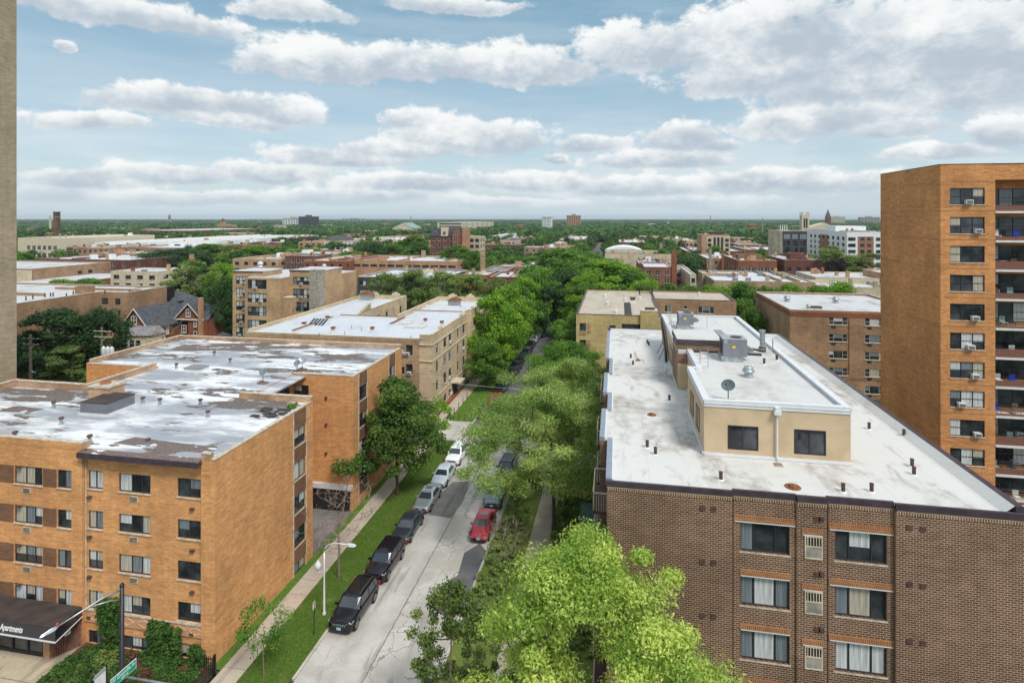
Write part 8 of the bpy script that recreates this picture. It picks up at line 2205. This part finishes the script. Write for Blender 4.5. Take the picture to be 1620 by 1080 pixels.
def stand(name, label, pts, seed, per, leaf, rr=5.6):
    rg = np.random.default_rng(seed); n = len(pts); k = 9
    c = np.repeat(np.column_stack([pts, np.zeros(n)]), k, axis=0); N = len(c)
    hs_ = np.repeat(rg.uniform(7.0, 14.5, n), k); d = rand_dirs(rg, N); d[:, 2] = np.abs(d[:, 2])
    c[:, :2] += d[:, :2]*rr*.62; c[:, 2] = hs_*.5 + d[:, 2]*hs_*.42
    tones = np.clip(np.repeat(rg.random(n), k) + rg.normal(size=N)*.08, 0, 1)
    v, tn = leaf_cloud(rg, c, rg.uniform(2.2, 3.4, N), tones, per, leaf, .8, .4, .8, .8, 0, 1.4)
    me = np_mesh(name, v, 4, 'leaf_far', tn); o = bpy.data.objects.new(name, me); C.objects.link(o); tag(o, label, 'woods', kind='stuff')
stand('suburb_woods', 'green tree canopy of the suburb beyond the nearest woods', np.array(placed[225:]), 5, 30, .72)
# far canopy to the horizon: crowns merge into one mass
rg = np.random.default_rng(78); P = []
for k in range(5200):
    Y = 690*(5200/690)**(rg.random()**.85); u = rg.uniform(10, 1410); x = xs(u, Y)
    if free(x, Y, 10): P.append((x, Y))
P = np.array(P)
def far_stand(name, label, P, seed, k=4, per=12):
    rg = np.random.default_rng(seed); n = len(P); sc = np.clip(P[:, 1]/700, 1, 5)
    c = np.repeat(np.column_stack([P, np.zeros(n)]), k, axis=0); N = len(c); S = np.repeat(sc, k)
    c[:, :2] += rg.normal(size=(N, 2))*5.5*S[:, None]; c[:, 2] = rg.uniform(5.0, 9.5, N)
    tones = np.clip(np.repeat(rg.random(n), k) + rg.normal(size=N)*.12, 0, 1)
    idx = np.repeat(np.arange(N), per); M = len(idx); d = rand_dirs(rg, M); d[:, 2] = np.abs(d[:, 2])
    off = d*np.column_stack([5.0*S[idx], 5.0*S[idx], np.full(M, 3.4)]); p = c[idx] + off
    nrm = d*.8 + rand_dirs(rg, M)*.5; nrm[:, 2] += .6; nrm /= np.linalg.norm(nrm, axis=1)[:, None]
    t = np.cross(nrm, rand_dirs(rg, M)); t /= np.linalg.norm(t, axis=1)[:, None]; b = np.cross(nrm, t)
    s = np.column_stack([1.7*S[idx], 1.7*S[idx], np.full(M, 1.3)])*(.6 + .8*rg.random(M))[:, None]
    v = np.empty((M, 4, 3)); v[:, 0] = p - t*s; v[:, 1] = p - b*s; v[:, 2] = p + t*s; v[:, 3] = p + b*s
    me = np_mesh(name, v.reshape(-1, 3), 4, 'leaf_far', np.clip(tones[idx] + rg.normal(size=M)*.15, 0, 1)); o = bpy.data.objects.new(name, me); C.objects.link(o); tag(o, label, 'woods', kind='stuff')
far_stand('far_woods', 'far green woods fading to the horizon', P, 6)
# canopy floor under the far crowns so no bare ground shows between them
m = MB(); n = 60; m2 = 46
ring = [700*(11000/700)**(j/m2) for j in range(m2 + 1)]
vs = []
for j, Y in enumerate(ring):
    for i in range(n + 1):
        u = -60 + 1560*i/n; vs.append((xs(u, Y), Y, 5.2 + 2.2*math.sin(i*1.7 + j*2.3)*math.cos(j*1.1 + i*.9)))
m.add(vs, [(j*(n+1)+i, j*(n+1)+i+1, (j+1)*(n+1)+i+1, (j+1)*(n+1)+i) for j in range(m2) for i in range(n)])
o = m.build('far_canopy', 'leaf_far'); tag(o, 'continuous dark tree canopy towards the horizon', 'woods', kind='stuff')
# scattered houses among the woods
rg = np.random.default_rng(79); k = 0
hm = ['salmon_brick', 'cream_brick', 'red_brick', 'white_panel', 'tan_brick']; rfm = ['worn_roof', 'bright_roof', 'slate', 'rust']
cname = {'salmon_brick': 'peach', 'cream_brick': 'cream', 'red_brick': 'red', 'white_panel': 'white', 'tan_brick': 'tan'}
while k < 42:
    Y = 380 + 1900*rg.random()**1.4; u = rg.uniform(40, 1395); x = xs(u, Y)
    if not free(x, Y, 14): continue
    w, d, h = rg.uniform(9, 26), rg.uniform(10, 18), rg.uniform(8.5, 13)*(1.15 if Y > 900 else 1)
    mt = hm[k % 5]; rf = rfm[k % 4]
    z = zone(x, Y); side = 'near' if Y < 700 else ('middle' if Y < 1200 else 'far')
    r = root('suburb_house', 'small %s house top showing among the %s woods, %s part of the view' % (cname[mt], side, z), 'house', (x, Y, 0), '%s houses among the %s woods, %s' % (cname[mt], side, z))
    m = MB(); m.box(x - w/2, x + w/2, Y, Y + d, 0, h, 'bt'); m.build('wall', mt, r)
    m = MB()
    if rf in ('slate', 'rust'): m.add([(x-w/2-.4,Y-.4,h),(x+w/2+.4,Y-.4,h),(x+w/2+.4,Y+d+.4,h),(x-w/2-.4,Y+d+.4,h),(x-w/4,Y+d/2,h+3),(x+w/4,Y+d/2,h+3)], [(0,1,5,4),(1,2,5),(2,3,4,5),(3,0,4)])
    else: m.box(x-w/2-.2, x+w/2+.2, Y-.2, Y+d+.2, h, h+.6)
    m.build('roof', rf, r)
    m = MB(); n = int(w/3)
    for i in range(n):
        for q in range(3): m.box(x - w/2 + (i+.3)*w/n, x - w/2 + (i+.7)*w/n, Y - .08, Y - .02, h - 2.6 - 3*q, h - 1.1 - 3*q)
    if m.v: m.build('window_row', 'glass', r)
    k += 1

# copies that look alike are told apart by where they stand
ord_ = ['first', 'second', 'third', 'fourth', 'fifth', 'sixth', 'seventh', 'eighth', 'ninth', 'tenth', 'eleventh', 'twelfth']
by = {}
for o in C.objects:
    if o.parent is None and o.name.split('.')[0] in ('suburb_tree', 'suburb_house'): by.setdefault(o['label'], []).append(o)
for lb_, os_ in by.items():
    if len(os_) > 1:
        for i, o in enumerate(sorted(os_, key=lambda o: o.location.x/o.location.y)): o['label'] = lb_.replace(' part of the view', '') + ', %s from left' % ord_[min(i, 11)]

# ================================================================== haze
m = MB(); m.box(-9500, 9500, -700, 16500, -1.1, 75)
hzm = bpy.data.materials.new('haze'); hzm.use_nodes = True; t = NT(hzm.node_tree); t.n.clear(); MATS['haze'] = hzm
pv = t.add('ShaderNodeVolumePrincipled'); pv.inputs['Color'].default_value = (0.80, 0.90, 1.0, 1); pv.inputs['Density'].default_value = 0.00007; pv.inputs['Anisotropy'].default_value = 0.1
oo = t.add('ShaderNodeOutputMaterial'); t.link(pv.outputs[0], oo.inputs['Volume'])
o = m.build('haze', 'haze'); tag(o, 'thin summer haze over the far suburb', 'haze', kind='stuff')

for o in bpy.data.objects:
    if '_org' in o: del o['_org']
